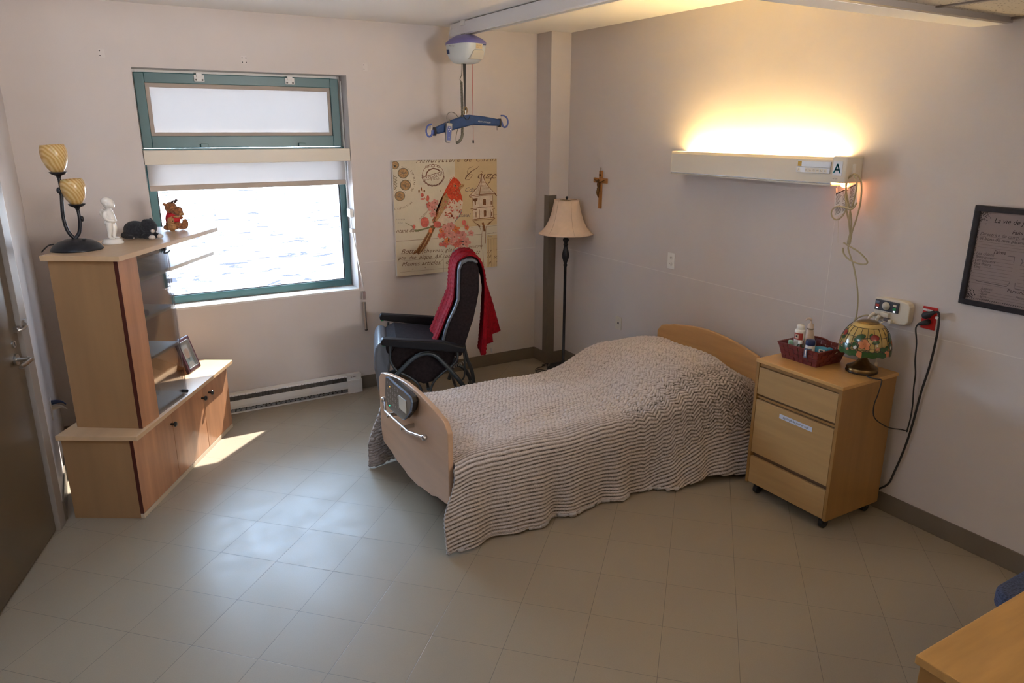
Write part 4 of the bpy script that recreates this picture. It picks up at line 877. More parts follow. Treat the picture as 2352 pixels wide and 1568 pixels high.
for x, y in ((1.55, 3.05), (1.55, 3.72), (3.22, 3.05), (3.22, 3.72)):
    mb = MB(); mb.cyl((x, y - 0.015, 0.045), (x, y + 0.015, 0.045), 0.045, 22, 'black_rubber'); mb.box((x - 0.02, y - 0.022, 0.04), (x + 0.02, y + 0.022, 0.12), 'grey_metal'); tp(t, 'caster', mb)
mb = MB(); mb.box((BX0 + 0.03, BY0 + 0.02, 0.312), (3.41, BY1 - 0.02, 0.40), 'mattress_ticking'); tp(t, 'mattress', mb, bevel=0.02)
mb = MB(); mb.ell((3.10, YC - 0.03, 0.475), (0.22, 0.33, 0.085), 'paper_white', 28, 14); tp(t, 'pillow', mb)
# control panel
PX = BX0 - 0.014
def PZ(y, z, l): return (PX - 0.018 - l - (0.042 if z > 0.6 else 0.012) * 0, y, z)
outer = [(3.600, 0.690), (3.570, 0.700), (3.470, 0.692), (3.330, 0.690), (3.255, 0.683), (3.238, 0.660), (3.262, 0.600), (3.345, 0.530), (3.375, 0.520), (3.560, 0.517), (3.602, 0.530), (3.622, 0.580)]
PC = (3.43, 0.61)
def pl(k, x): return [(x, PC[0] + (a - PC[0]) * k, PC[1] + (b - PC[1]) * k) for a, b in outer]
def loft(mb_, rings, m_, cap0=True, cap1=True):
    n = len(rings[0]); v = [p for r in rings for p in r]; f = []
    for j in range(len(rings) - 1):
        for i in range(n): a = j * n + i; b = j * n + (i + 1) % n; f.append((a, b, b + n, a + n))
    mb_.add(v, f, m_, False)
    if cap0: mb_.add(rings[0], [tuple(range(n))[::-1]], m_)
    if cap1: mb_.add(rings[-1], [tuple(range(n))], m_)
mb = MB(); loft(mb, [pl(0.82, PX + 0.002), pl(0.95, PX - 0.02), pl(1.0, PX - 0.045)], 'black_plastic', cap1=True)
cp_ = tp(t, 'control_panel', mb, bevel=0.003)
mb = MB(); loft(mb, [pl(1.012, PX - 0.045), pl(1.012, PX - 0.052), pl(0.975, PX - 0.0535)], 'panel_blue_edge'); 
mb.v = [(x - 2.4, y - YC, z) for x, y, z in mb.v]; link('bezel', mb, parent=cp_)
mb = MB(); loft(mb, [pl(0.972, PX - 0.045), pl(0.972, PX - 0.0545)], 'panel_grey')
FF = lambda a, b, l: (PX - 0.0552 - l, a, b)
rn = random.Random(2)
for r_ in range(4):
    for c_ in range(5):
        y, z = 3.575 - c_ * 0.036, 0.668 - r_ * 0.034
        if y < 3.415 + 0.002 and r_ > 0 and r_ < 4: 
            if y < 3.42: continue
        mb.ribbon([(y, z), (y - 0.012, z)], 0.0022, FF, 'silver_label'); mb.ribbon([(y - 0.002, z - 0.008), (y - 0.010, z - 0.010 + rn.uniform(-.003, .003))], 0.0035, FF, 'silver_label')
        mb.ribbon([(y - 0.014, z + 0.008), (y + 0.004, z + 0.008)], 0.0012, FF, 'silver_label')
mb.v = [(x - 2.4, y - YC, z) for x, y, z in mb.v]; link('keypad', mb, parent=cp_)
mb = MB(); mb.box((PX - 0.058, 3.305, 0.575), (PX - 0.050, 3.405, 0.648), 'lcd'); mb.v = [(x - 2.4, y - YC, z) for x, y, z in mb.v]; link('screen', mb, parent=cp_, bevel=0.001)
for y, z, m_ in ((3.535, 0.655, 'led_amber'), (3.550, 0.540, 'led_green')):
    mb = MB(); mb.ell((PX - 0.056, y, z), (0.002, 0.003, 0.003), m_); mb.v = [(x - 2.4, y_ - YC, z_) for x, y_, z_ in mb.v]; link('indicator', mb, parent=cp_)
# accessory rail
mb = MB(); mb.tube([(PX - 0.045, 3.660, 0.535), (PX - 0.058, 3.625, 0.495), (PX - 0.062, 3.59, 0.487), (PX - 0.062, 3.45, 0.487), (PX - 0.062, 3.30, 0.487), (PX - 0.062, 3.265, 0.490), (PX - 0.05, 3.105, 0.520)], 0.0075, 12, 'chrome', sub=4); ra = tp(t, 'accessory_rail', mb)
for y, z in ((3.662, 0.537), (3.098, 0.521)):
    mb = MB(); mb.lathe([(0.0, -0.016), (0.012, -0.014), (0.016, -0.006), (0.016, 0.004), (0.008, 0.012), (0.0, 0.012)], (PX - 0.047, y, z), 18, 'chrome', axis='x'); tp(t, 'rail_knob', mb)
for y in (3.555, 3.355):
    mb = MB(); mb.box((PX - 0.062, y - 0.012, 0.476), (PX + 0.001, y + 0.012, 0.482), 'steel'); mb.box((PX - 0.062, y - 0.012, 0.482), (PX + 0.001, y - 0.009, 0.498), 'steel'); mb.cyl((PX - 0.075, y, 0.478), (PX - 0.060, y, 0.478), 0.008, 10, 'steel'); tp(t, 'rail_bracket', mb)

# ---------------- plush blanket
def ss(a, b, x): 
    q = np.clip((x - a) / (b - a), 0, 1); return q * q * (3 - 2 * q)
nx, ns = 400, 560
sx = np.linspace(0, 1, nx); HW = 0.455; LD = 0.475
sv = np.linspace(-(HW + LD), HW + LD, ns)
X0, X1 = 1.394, 3.425
SX, SV = np.meshgrid(sx, sv, indexing='ij')
SV = np.where(SV < -HW, -HW + (SV + HW) * (1 + 0.36 * np.clip((X0 + (X1 - X0) * SX - 2.45) / 0.75, 0, 1) ** 2 * (3 - 2 * np.clip((X0 + (X1 - X0) * SX - 2.45) / 0.75, 0, 1))), SV)
rng = np.random.RandomState(4)
def lown(u, v, sc, seed):
    r = np.random.RandomState(seed); out = np.zeros_like(u)
    for k in range(7):
        a = r.uniform(0, 2 * PI); f = sc * r.uniform(0.6, 1.7); out += np.sin(f * (u * math.cos(a) + v * math.sin(a)) + r.uniform(0, 7)) / 7
    return out * 1.8
x = X0 + (X1 - X0) * SX
aw = np.abs(SV); side = np.sign(SV)
# top height
pil = ss(2.52, 3.05, x) * (1 - 0.52 * ss(3.24, 3.42, x))
wq = np.clip(SV / HW, -1, 1)
pz = pil * (0.208 - 0.060 * np.abs(wq) ** 2.5 - 0.03 * ss(0.2, 1.0, wq))
ztop = 0.437 + pz + 0.015 * lown(x, SV, 7, 1) * (1 - np.abs(wq) ** 6 * 0.5) + 0.006 * lown(x, SV, 19, 2) + 0.008 * (1 - wq ** 2)
ztop -= 0.02 * ss(0.0, 0.06, SX * -1 + 0.06)
over = np.clip(aw - HW, 0, None)
head = ss(2.5, 3.2, x)
rr_ = 0.055 + 0.10 * head * (side < 0) + 0.03 * head * (side > 0)
th_ = np.minimum(over / rr_, PI / 2)
rest = np.clip(over - rr_ * PI / 2, 0, None)
flare = 0.11 + 0.13 * head + 0.03 * np.sin(5 * x)
fold = rest * (0.10 * np.sin(16.5 * x + 1.3 * side + 2.0 * np.sin(3 * x)) + 0.06 * np.sin(37 * x + 2))
fl = flare + fold / np.maximum(rest, 1e-3) * 0.55 * (rest > 0)
yo = rr_ * np.sin(th_) + rest * fl
zz = ztop - rr_ * (1 - np.cos(th_)) - rest * np.sqrt(np.clip(1 - np.clip(fl, -.6, .6) ** 2, 0, 1))
y = YC + np.clip(SV, -HW, HW) + side * yo
# foot end flares past the board on the overhangs
x = x - (0.020 * ss(0.015, 0.05, over) + 0.080 * ss(0.05, 0.30, over)) * (1 - ss(0.0, 0.20, SX))
x = x + 0.0
hem = 0.035 + 0.012 * np.sin(6 * x + 1) + 0.02 * head
zz = np.maximum(zz, 0.012) 
P0 = np.stack([x, y, zz], -1)
# ridged pile: rows run along the bed, breaking into chevrons towards the head and the top
su = (SV + HW + LD); xa = X0 + (X1 - X0) * SX
tri = lambda q, p: np.abs(((q / p) % 1.0) * 2 - 1) * 2 - 1
cm = np.clip(ss(2.15, 2.65, xa) * ss(0.04, 0.16, su) + 0.55 * ss(0.47, 0.62, su) * ss(1.55, 1.9, xa), 0, 1) * ss(0.0, 0.08, X1 - xa)
band = 0.5 + 0.5 * np.tanh(3 * np.sin(2.2 * xa / 0.30 + 1.2)) * (1 - head)
cm = cm * (0.25 + 0.75 * np.clip(head + band * ss(0.35, 0.55, su), 0, 1))
jit = 0.0022 * lown(xa, su, 35, 3) + (0.0006 + 0.0030 * ss(0.42, 0.58, su)) * lown(xa, su, 110, 5)
ph = su + jit + cm * (0.016 + 0.006 * lown(xa, su, 14, 31)) * tri(xa + 0.022 * lown(xa, su, 11, 8) + 0.006 * lown(xa, su, 60, 33), 0.080)
PITCH_ = 0.0205
rid = np.abs(np.sin(PI * ph / PITCH_)) ** 0.5
row = np.floor(ph / PITCH_)
kn = np.abs(np.sin(PI * (xa + 0.006 * lown(xa, su, 60, 9) + (row % 2) * 0.012) / 0.024)) ** 0.5
km = np.clip(ss(0.44, 0.56, su) * 0.9 + 0.8 * cm, 0, 1)
pile = rid * (1 - km * 0.62 * (1 - kn))
pile = np.clip(pile + 0.05 * lown(xa, su, 300, 12) + (0.10 + 0.10 * km) * lown(xa, su, 150, 13) * km, 0, 1.1)
topm = ss(0.46, 0.60, su)
P = P0.copy()
dxv = np.gradient(P0, axis=0); dsv = np.gradient(P0, axis=1); nr = np.cross(dxv, dsv); nr /= np.linalg.norm(nr, axis=-1, keepdims=True) + 1e-9
if nr[nx // 2, ns // 2, 2] < 0: nr = -nr
P += nr * (pile * (0.0105 + 0.004 * topm))[..., None]
P[..., 2] = np.maximum(P[..., 2], 0.010)
me = bpy.data.meshes.new('blanket'); nv = nx * ns
idx = np.arange(nv).reshape(nx, ns); q = np.stack([idx[:-1, :-1], idx[1:, :-1], idx[1:, 1:], idx[:-1, 1:]], -1).reshape(-1, 4)
if True: q = q[:, ::1]
me.vertices.add(nv); me.vertices.foreach_set('co', (P - np.array([2.4, YC, 0])).reshape(-1).astype(np.float32))
me.loops.add(q.size); me.loops.foreach_set('vertex_index', q.reshape(-1).astype(np.int32)); me.polygons.add(len(q))
me.polygons.foreach_set('loop_start', np.arange(0, q.size, 4, dtype=np.int32)); me.polygons.foreach_set('loop_total', np.full(len(q), 4, np.int32)); me.polygons.foreach_set('use_smooth', np.ones(len(q), bool))
me.update(); me.validate()
at = me.attributes.new('pile', 'FLOAT', 'POINT'); at.data.foreach_set('value', (np.clip(pile, 0, 1) ** (1.25 - 0.65 * topm) * (0.62 + 0.15 * topm)).reshape(-1).astype(np.float32))  # frosted pile, plus the top lightened in colour as if lit
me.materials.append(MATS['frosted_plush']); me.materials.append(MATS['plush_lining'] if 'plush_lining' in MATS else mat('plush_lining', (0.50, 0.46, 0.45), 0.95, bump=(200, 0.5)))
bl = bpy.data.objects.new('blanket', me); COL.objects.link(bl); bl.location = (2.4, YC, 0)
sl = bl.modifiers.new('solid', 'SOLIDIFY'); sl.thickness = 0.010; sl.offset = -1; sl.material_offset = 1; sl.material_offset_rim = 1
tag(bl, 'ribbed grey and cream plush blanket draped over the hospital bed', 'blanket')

# ================================================================== RECLINER
CO = Vector((1.567, 4.362, 0)); CD = Vector((0.941, -0.338, 0)); CA = math.atan2(CD.y, CD.x)
t = thing('recliner_chair', 'black and grey tubular recliner chair facing the window side', 'chair', CO, CA)      # local x back, y across
DZ = lambda a, b, y_: (a, y_, b)
NB0, NB1 = 0.10, 0.60
bkp = [(0.42, 0.50), (0.42, 0.60), (0.439, 0.678), (0.464, 0.747), (0.503, 0.822), (0.532, 0.897), (0.537, 1.006), (0.542, 1.101), (0.556, 1.138), (0.593, 1.156), (0.625, 1.154), (0.653, 1.138), (0.666, 1.105), (0.667, 1.02), (0.665, 0.945), (0.646, 0.850), (0.624, 0.753), (0.592, 0.663), (0.560, 0.56), (0.54, 0.50)]
mb = MB(); mb.prism(bkp, NB0, NB1, DZ, 'fabric_black'); bk = link('backrest', mb, parent=t, bevel=0.012, seg=3)
fr_ = bkp[1:12]
mb = MB(); off = []
for i, (a, b) in enumerate(fr_):
    p0 = Vector(fr_[max(i - 1, 0)]); p1 = Vector(fr_[min(i + 1, len(fr_) - 1)]); d_ = (p1 - p0).normalized(); off.append((a - d_.y * 0.016, b + d_.x * 0.016))
mb.prism(fr_ + off[::-1], NB0 - 0.006, NB1 + 0.006, DZ, 'leather_grey'); link('back_cushion_cover', mb, parent=t, bevel=0.006, seg=3)
mb = MB(); mb.prism([(0.03, 0.60), (0.10, 0.635), (0.42, 0.590), (0.46, 0.50), (0.10, 0.51), (0.03, 0.55)], 0.09, 0.61, DZ, 'fabric_black'); link('seat', mb, parent=t, bevel=0.02, seg=3)
for y0 in (0.075, 0.60):
    mb = MB(); mb.prism([(0.062, 0.55), (0.060, 0.50), (0.085, 0.45), (0.11, 0.419), (0.198, 0.355), (0.273, 0.325), (0.35, 0.342), (0.428, 0.404), (0.475, 0.47), (0.50, 0.56), (0.30, 0.60), (0.1, 0.61)], y0, y0 + 0.025, DZ, 'fabric_black'); link('side_panel', mb, parent=t, bevel=0.005)
mb = MB(); mb.prism([(0.035, 0.61), (-0.015, 0.624), (-0.041, 0.585), (-0.055, 0.516), (-0.055, 0.43), (-0.047, 0.388), (-0.040, 0.30), (-0.030, 0.24), (0.01, 0.22), (0.04, 0.26), (0.045, 0.40), (0.06, 0.52)], 0.11, 0.60, DZ, 'leather_grey'); link('leg_rest', mb, parent=t, bevel=0.02, seg=4)
for y0 in (-0.03, 0.635):
    mb = MB(); A1 = [(0.0, 0.640), (-0.004, 0.665), (0.006, 0.686), (0.20, 0.666), (0.40, 0.645), (0.545, 0.600), (0.555, 0.580), (0.540, 0.560), (0.40, 0.578), (0.20, 0.607)]
    mb.prism(A1, y0, y0 + 0.065, DZ, 'arm_black'); ar = link('armrest', mb, parent=t, bevel=0.010, seg=3)
    mb = MB(); mb.box((0.006, y0 + 0.02, 0.630), (0.026, y0 + 0.045, 0.640), 'signal_green'); link('release_tab', mb, parent=ar, label='small green tab')
for y0 in (0.03, 0.66):
    mb = MB(); mb.tube([(0.060, y0, 0.352), (0.093, y0, 0.416), (0.143, y0, 0.468), (0.200, y0, 0.519), (0.249, y0, 0.546), (0.305, y0, 0.554), (0.357, y0, 0.535), (0.393, y0, 0.497), (0.444, y0, 0.438), (0.496, y0, 0.371), (0.545, y0, 0.300)], 0.0155, 12, 'tube_grey', sub=4); link('arched_frame', mb, parent=t)
    mb = MB(); mb.tube([(0.060, y0, 0.62), (0.052, y0, 0.53), (0.071, y0, 0.478), (0.102, y0, 0.437), (0.160, y0, 0.406), (0.215, y0, 0.362), (0.244, y0, 0.320), (0.257, y0, 0.27)], 0.009, 10, 'tube_grey', sub=4); link('front_tube', mb, parent=t)
    mb = MB(); mb.tube([(0.503, y0, 0.57), (0.500, y0, 0.50), (0.455, y0, 0.448), (0.421, y0, 0.426), (0.378, y0, 0.392), (0.339, y0, 0.351), (0.319, y0, 0.303), (0.313, y0, 0.22)], 0.008, 10, 'tube_grey', sub=4); link('rear_tube', mb, parent=t)
    mb = MB(); mb.tube([(0.02, y0, 0.20), (0.10, y0, 0.235), (0.30, y0, 0.25), (0.50, y0, 0.26), (0.60, y0, 0.24), (0.66, y0, 0.15), (0.67, y0, 0.08)], 0.015, 12, 'tube_grey', sub=4); link('base_tube', mb, parent=t)
    mb = MB(); mb.tube([(0.545, y0, 0.300), (0.52, y0, 0.20), (0.50, y0, 0.14)], 0.014, 10, 'tube_grey'); link('leg', mb, parent=t); mb = MB(); mb.tube([(0.06, y0, 0.352), (0.03, y0, 0.25), (0.02, y0, 0.10)], 0.014, 10, 'tube_grey'); link('leg', mb, parent=t)
    for xx in (0.02, 0.665):
        mb = MB(); mb.cyl((xx, y0 - 0.012, 0.045), (xx, y0 + 0.012, 0.045), 0.045, 24, 'black_rubber'); mb.box((xx - 0.018, y0 - 0.02, 0.045), (xx + 0.018, y0 + 0.02, 0.11), 'tube_grey'); link('caster', mb, parent=t)
for x_, z_ in ((0.12, 0.245), (0.50, 0.262), (0.30, 0.30)):
    mb = MB(); mb.cyl((x_, 0.03, z_), (x_, 0.66, z_), 0.012, 10, 'tube_grey'); link('cross_tube', mb, parent=t)
mb = MB(); mb.tube([(0.36 + 0.018 * k / 4 + 0.0, 0.25 + 0.012 * math.cos(k * PI / 2), 0.335 + 0.018 * k / 12 + 0.012 * math.sin(k * PI / 2)) for k in range(52)], 0.0025, 6, 'steel', sub=3); link('coil_cable', mb, parent=t)
mb = MB(); mb.cyl((0.56, 0.55, 0.36), (0.585, 0.55, 0.60), 0.006, 8, 'steel'); mb.cyl((0.548, 0.55, 0.28), (0.562, 0.55, 0.40), 0.013, 10, 'tube_grey'); link('gas_strut', mb, parent=t); mb = MB(); mb.tube([(0.55, 0.14, 0.56), (0.565, 0.14, 0.44), (0.56, 0.14, 0.34), (0.53, 0.14, 0.30)], 0.006, 8, 'tube_grey'); link('recline_lever', mb, parent=t)
mb = MB(); mb.tube([(0.665, 0.33, 0.10), (0.64, 0.33, 0.30), (0.60, 0.33, 0.42), (0.58, 0.33, 0.52)], 0.014, 10, 'tube_grey'); mb.tube([(0.665, 0.33, 0.10), (0.66, 0.20, 0.10), (0.665, 0.03, 0.12)], 0.012, 10, 'tube_grey'); mb.tube([(0.665, 0.33, 0.10), (0.66, 0.50, 0.10), (0.665, 0.66, 0.12)], 0.012, 10, 'tube_grey'); link('rear_strut', mb, parent=t)

# ---------------- red cable knit throw over the backrest
path = [(0.325, 0.500), (0.352, 0.560), (0.385, 0.640), (0.412, 0.700), (0.436, 0.757), (0.470, 0.830), (0.498, 0.90), (0.506, 1.0), (0.512, 1.085), (0.530, 1.140), (0.565, 1.168), (0.600, 1.180), (0.640, 1.176), (0.672, 1.155), (0.695, 1.105), (0.708, 1.03), (0.718, 0.94), (0.730, 0.84), (0.742, 0.74), (0.752, 0.64), (0.760, 0.54), (0.765, 0.475)]
pp = np.array(path); seg_ = np.r_[0, np.cumsum(np.hypot(*np.diff(pp, axis=0).T))]; NT, NW = 240, 110
tt = np.linspace(0, seg_[-1], NT)
px_ = np.interp(tt, seg_, pp[:, 0]); pz_ = np.interp(tt, seg_, pp[:, 1])
for _ in range(3): px_[1:-1] = (px_[:-2] + px_[2:] + 2 * px_[1:-1]) / 4; pz_[1:-1] = (pz_[:-2] + pz_[2:] + 2 * pz_[1:-1]) / 4
TTn = np.linspace(0, 1, NT)[:, None]; WWn = np.linspace(0, 1, NW)[None, :]
back = ss(0.52, 0.75, TTn) * np.ones_like(WWn); front = (1 - ss(0.15, 0.45, TTn)) * np.ones_like(WWn)
n0 = 0.155 - 0.02 * front + 0.0 * back; n1 = 0.53 + 0.02 * back
Yn = n0 + (n1 - n0) * WWn
Xn = px_[:, None] + 0.0 * WWn; Zn = pz_[:, None] + 0.0 * WWn
depth_ = back * np.clip((TTn - 0.6) / 0.4, 0, 1)
Xn = Xn + depth_ * (0.040 * np.sin(2 * PI * (WWn * 2.4 + 0.10)) - 0.125 + 0.20 * WWn) + back * 0.02
Yn = Yn + depth_ * 0.03 * np.sin(2 * PI * (WWn * 2.1 + 0.35)) + (TTn - 0.5) * 0.0
Zn = Zn + depth_ * (0.10 * np.round(WWn * 2.6) / 2.6 * 0.9)
Xn = Xn - front * 0.012 * np.sin(2 * PI * WWn * 1.6) 
Zn = Zn + (1 - front) * (1 - back) * 0.010 * np.sin(2 * PI * WWn * 1.5 + 1)
P = np.stack([Xn, Yn, Zn], -1)
a_ = np.gradient(P, axis=0); b_ = np.gradient(P, axis=1); nr = np.cross(b_, a_); nr /= np.linalg.norm(nr, axis=-1, keepdims=True) + 1e-9
if nr[NT // 2, NW // 2, 2] < 0: nr = -nr
tl = tt[:, None]; wl = (n1 - n0) * WWn
cab = (np.abs(((wl / 0.062) % 1) - 0.5) < 0.30)
cph = np.sin(2 * PI * tl / 0.055); cx_ = ((wl / 0.062) % 1 - 0.5) / 0.30
rope = np.clip(1 - np.abs(cx_ - 0.5 * cph) * 1.7, 0, 1) ** 0.6 + np.clip(1 - np.abs(cx_ + 0.5 * cph) * 1.7, 0, 1) ** 0.6
knit = np.where(cab, rope * 0.0045, 0.0012 * np.abs(np.sin(PI * wl / 0.006)))
knit = (knit + 0.0006 * np.sin(2 * PI * tl / 0.007)) * np.clip(np.minimum(WWn, 1 - WWn) / 0.06, 0.15, 1)
P = P + nr * (knit[..., None] + 0.004)
me = bpy.data.meshes.new('throw'); idx = np.arange(NT * NW).reshape(NT, NW); q = np.stack([idx[:-1, :-1], idx[:-1, 1:], idx[1:, 1:], idx[1:, :-1]], -1).reshape(-1, 4)
me.from_pydata([tuple(p) for p in P.reshape(-1, 3)], [], [tuple(f) for f in q.tolist()]); me.polygons.foreach_set('use_smooth', np.ones(len(q), bool)); me.materials.append(MATS['red_wool'])
th = bpy.data.objects.new('knitted_throw', me); COL.objects.link(th); th.location = CO; th.rotation_euler = (0, 0, CA)
sl = th.modifiers.new('solid', 'SOLIDIFY'); sl.thickness = 0.011; sl.offset = 1
tag(th, 'red cable knit throw hung over the back of the recliner', 'throw blanket')
mb = MB(); mb.box((0.768, 0.225, 0.470), (0.770, 0.262, 0.500), 'silver_label'); o = link('care_label', mb, parent=th)
mb = MB(); mb.tube([(1.735, 4.72, 0.004), (1.76, 4.74, 0.010), (1.80, 4.73, 0.010), (1.82, 4.70, 0.006), (1.80, 4.68, 0.006), (1.76, 4.69, 0.006)], 0.005, 8, 'black_iron', closed=True)
tag(link('floor_ring', mb), 'small dark metal ring lying on the floor beside the footboard', 'ring')

# ================================================================== CEILING HOIST
mb = MB(); yr0, yr1 = 1.98, 5.15
mb.prism([(2.500, 2.728), (2.500, 2.650), (2.506, 2.643), (2.520, 2.643), (2.520, 2.652), (2.512, 2.655), (2.512, 2.700), (2.568, 2.700), (2.568, 2.655), (2.560, 2.652), (2.560, 2.643), (2.574, 2.643), (2.580, 2.650), (2.580, 2.728)], yr0, yr1, lambda a, b, y_: (a, y_, b), 'hoist_rail' if 'hoist_rail' in MATS else mat('hoist_rail', (0.74, 0.73, 0.74), 0.4))
t = thing('ceiling_track', 'white ceiling track running from the bulkhead to the window wall', 'ceiling track', (2.54, 5.15, 2.735))
tp(t, 'track', mb)
mb = MB(); mb.box((2.497, 5.148, 2.646), (2.583, 5.156, 2.729), 'white_plastic'); tp(t, 'end_stop', mb, bevel=0.002)
for y_ in (4.95, 2.6):
    mb = MB(); mb.box((2.490, y_ - 0.03, 2.700), (2.590, y_ + 0.03, 2.735), 'white_plastic'); tp(t, 'ceiling_bracket', mb, bevel=0.003)
mb = MB(); mb.tube([(2.500, 5.13, 2.70), (2.47, 5.11, 2.66), (2.44, 5.06, 2.58), (2.43, 5.03, 2.54)], 0.003, 6, 'paper_white'); tp(t, 'charging_cable', mb)
HY = 4.95
t = thing('patient_hoist', 'white ceiling hoist motor with lilac lid hanging from the track', 'hoist', (2.52, HY, 2.45), math.radians(12))
def sq(k, w_, d_, z, n=36, ex=4.0):
    out = []
    for i in range(n):
        a = 2 * PI * i / n; c_, s_ = math.cos(a), math.sin(a); r_ = (abs(c_) ** ex + abs(s_) ** ex) ** (-1 / ex); out.append((k[0] + w_ * c_ * r_, k[1] + d_ * s_ * r_, z))
    return out
def loft2(rg, m_, lo=False, hi=False):
    n = 36; mb_ = MB(); v = [p for r in rg for p in r]; f = [(j * n + i, j * n + (i + 1) % n, (j + 1) * n + (i + 1) % n, (j + 1) * n + i) for j in range(len(rg) - 1) for i in range(n)]
    mb_.add(v, f, m_, True)
    if lo: mb_.add(rg[0], [tuple(range(n))[::-1]], m_)
    if hi: mb_.add(rg[-1], [tuple(range(n))], m_)
    return mb_
link('motor_housing', loft2([sq((0, 0), 0.050, 0.060, -0.003), sq((0, 0), 0.068, 0.085, 0.003), sq((0, 0), 0.090, 0.112, 0.030), sq((0, 0), 0.100, 0.126, 0.055), sq((0, 0), 0.107, 0.136, 0.095), sq((0, 0), 0.108, 0.138, 0.128)], 'hoist_white', lo=True), parent=t)
link('lid', loft2([sq((0, 0), 0.111, 0.141, 0.124), sq((0, 0), 0.110, 0.139, 0.138), sq((0, 0), 0.092, 0.110, 0.160), sq((0, 0), 0.060, 0.070, 0.182), sq((0, 0), 0.04, 0.05, 0.188)], 'lilac_plastic', hi=True), parent=t)
mb = MB(); mb.box((-0.02, -0.03, 0.186), (0.02, 0.03, 0.196), 'grey_metal'); link('trolley', mb, parent=t)
mb = MB(); mb.add([(-0.1065, 0.085, 0.062), (-0.1065, 0.052, 0.060), (-0.1090, 0.052, 0.090), (-0.1090, 0.085, 0.092)], [(0, 1, 2, 3)], 'navy_print'); mb.text('Maxi Sky', 0.016, lambda a, b, l: (-0.1098, 0.052 - a, 0.108 + b - a * 0.05), 'ink_soft', shear=0.2); link('maker_badge', mb, parent=t)
mb = MB(); mb.box((-0.020, -0.1395, 0.088), (0.035, -0.130, 0.122), mat('gold_label', (0.66, 0.52, 0.30), 0.4)); mb.box((0.042, -0.1390, 0.104), (0.070, -0.130, 0.122), 'silver_label'); mb.box((0.043, -0.1396, 0.115), (0.069, -0.130, 0.121), 'navy_print')
mb.text('SWL 272 kg', 0.007, lambda a, b, l: (-0.015 + a, -0.1400, 0.108 + b), 'ink_soft'); mb.text('Serial', 0.007, lambda a, b, l: (-0.015 + a, -0.1400, 0.096 + b), 'ink_soft'); link('rating_plate', mb, parent=t)
mb = MB(); mb.prism([(-0.062, 0.020), (0.050, 0.020), (0.060, 0.035), (0.055, 0.075), (0.040, 0.084), (-0.030, 0.084), (-0.045, 0.070)], -0.1385, -0.100, lambda a, b, d_: (a, d_ + max(0, (0.075 - b)) * 0.28, b), 'hoist_panel'); link('service_hatch', mb, parent=t, bevel=0.004)
mb = MB(); iz = Matrix.Rotation(math.radians(-12), 4, 'Z'); mb.xf = iz
mb.prism([(-0.0125, 0.0), (0.0125, 0.0), (0.004, -0.30), (0.010, -0.33), (-0.010, -0.33), (-0.004, -0.30)], -0.001, 0.001, lambda a, b, d_: (-0.014 + a, d_, b + 0.005), 'black_rubber'); link('strap', mb, parent=t)
mb = MB(); mb.xf = iz; mb.cyl((0.050, 0, 0.01), (0.050, 0, -0.53), 0.0018, 6, 'red_cable'); mb.cyl((0.050, 0, -0.53), (0.050, 0, -0.552), 0.006, 10, 'black_plastic'); link('emergency_cord', mb, parent=t, label='red pull cord')
mb = MB(); mb.xf = iz; mb.tube([(-0.038, -0.01, 0.0), (-0.042, -0.01, -0.075), (-0.056, -0.01, -0.110), (-0.046, -0.01, -0.125)], 0.003, 8, 'cable_grey')
cpts = []
for k in range(46 * 8):
    u = k / (46 * 8); z = -0.125 - 0.36 * u; cx = -0.046 + 0.004 * math.sin(3 * u); R_ = 0.0085
    cpts.append((cx + R_ * math.cos(k * PI / 4), -0.010 + R_ * math.sin(k * PI / 4), z))
mb.tube(cpts, 0.0028, 5, 'cable_grey', sub=1)
mb.tube([(-0.042, -0.01, -0.48), (-0.052, -0.01, -0.515), (-0.072, -0.01, -0.540), (-0.095, -0.01, -0.548)], 0.010, 10, 'cable_grey')
mb.tube([(-0.096, -0.01, -0.545), (-0.095, -0.01, -0.50), (-0.072, -0.01, -0.42), (-0.075, -0.01, -0.375), (-0.10, -0.012, -0.345), (-0.140, -0.020, -0.335), (-0.172, -0.030, -0.352), (-0.180, -0.034, -0.385)], 0.0025, 7, 'cable_grey')
link('handset_cable', mb, parent=t)
t2 = thing('spreader_bar', 'blue padded spreader bar with two open hooks hanging on the strap', 'spreader bar', (2.510, HY, 2.08))
mb = MB(); SB = [(2.271 - 2.51, 1.962 - 2.08), (2.250 - 2.51, 2.004 - 2.08), (2.36 - 2.51, 2.050 - 2.08), (2.482 - 2.51, 2.090 - 2.08), (2.535 - 2.51, 2.099 - 2.08), (2.66 - 2.51, 2.088 - 2.08), (2.796 - 2.51, 2.068 - 2.08), (2.788 - 2.51, 2.020 - 2.08), (2.66 - 2.51, 2.024 - 2.08), (2.564 - 2.51, 2.028 - 2.08), (2.487 - 2.51, 2.011 - 2.08), (2.38 - 2.51, 1.985 - 2.08)]
mb.prism(SB, -0.022, 0.022, lambda a, b, d_: (a, d_, b), 'blue_sling'); pad = link('padding', mb, parent=t2, bevel=0.012, seg=3)
for a, b in ((-0.252, -0.099), (0.282, -0.036)):
    mb = MB(); rot = math.radians(64 if a < 0 else 80)
    mb.prism([(a + 0.031 * math.cos(q_) * (1 if True else 0) * 0.18 - 0.028 * math.sin(rot) * 0 + (0.0), b + 0.0 + 0.031 * math.sin(q_)) for q_ in [2 * PI * k / 14 for k in range(14)]], -0.024, 0.024, lambda a_, b_, d_: (a_, d_, b_), 'black_rubber'); link('end_binding', mb, parent=pad)
mb = MB(); mb.text('ARJOHUNTLEIGH', 0.0135, lambda a, b, l: (0.088 + a, -0.0232, -0.030 + b - a * 0.10), 'silver_label', shear=0.15); link('lettering', mb, parent=pad)
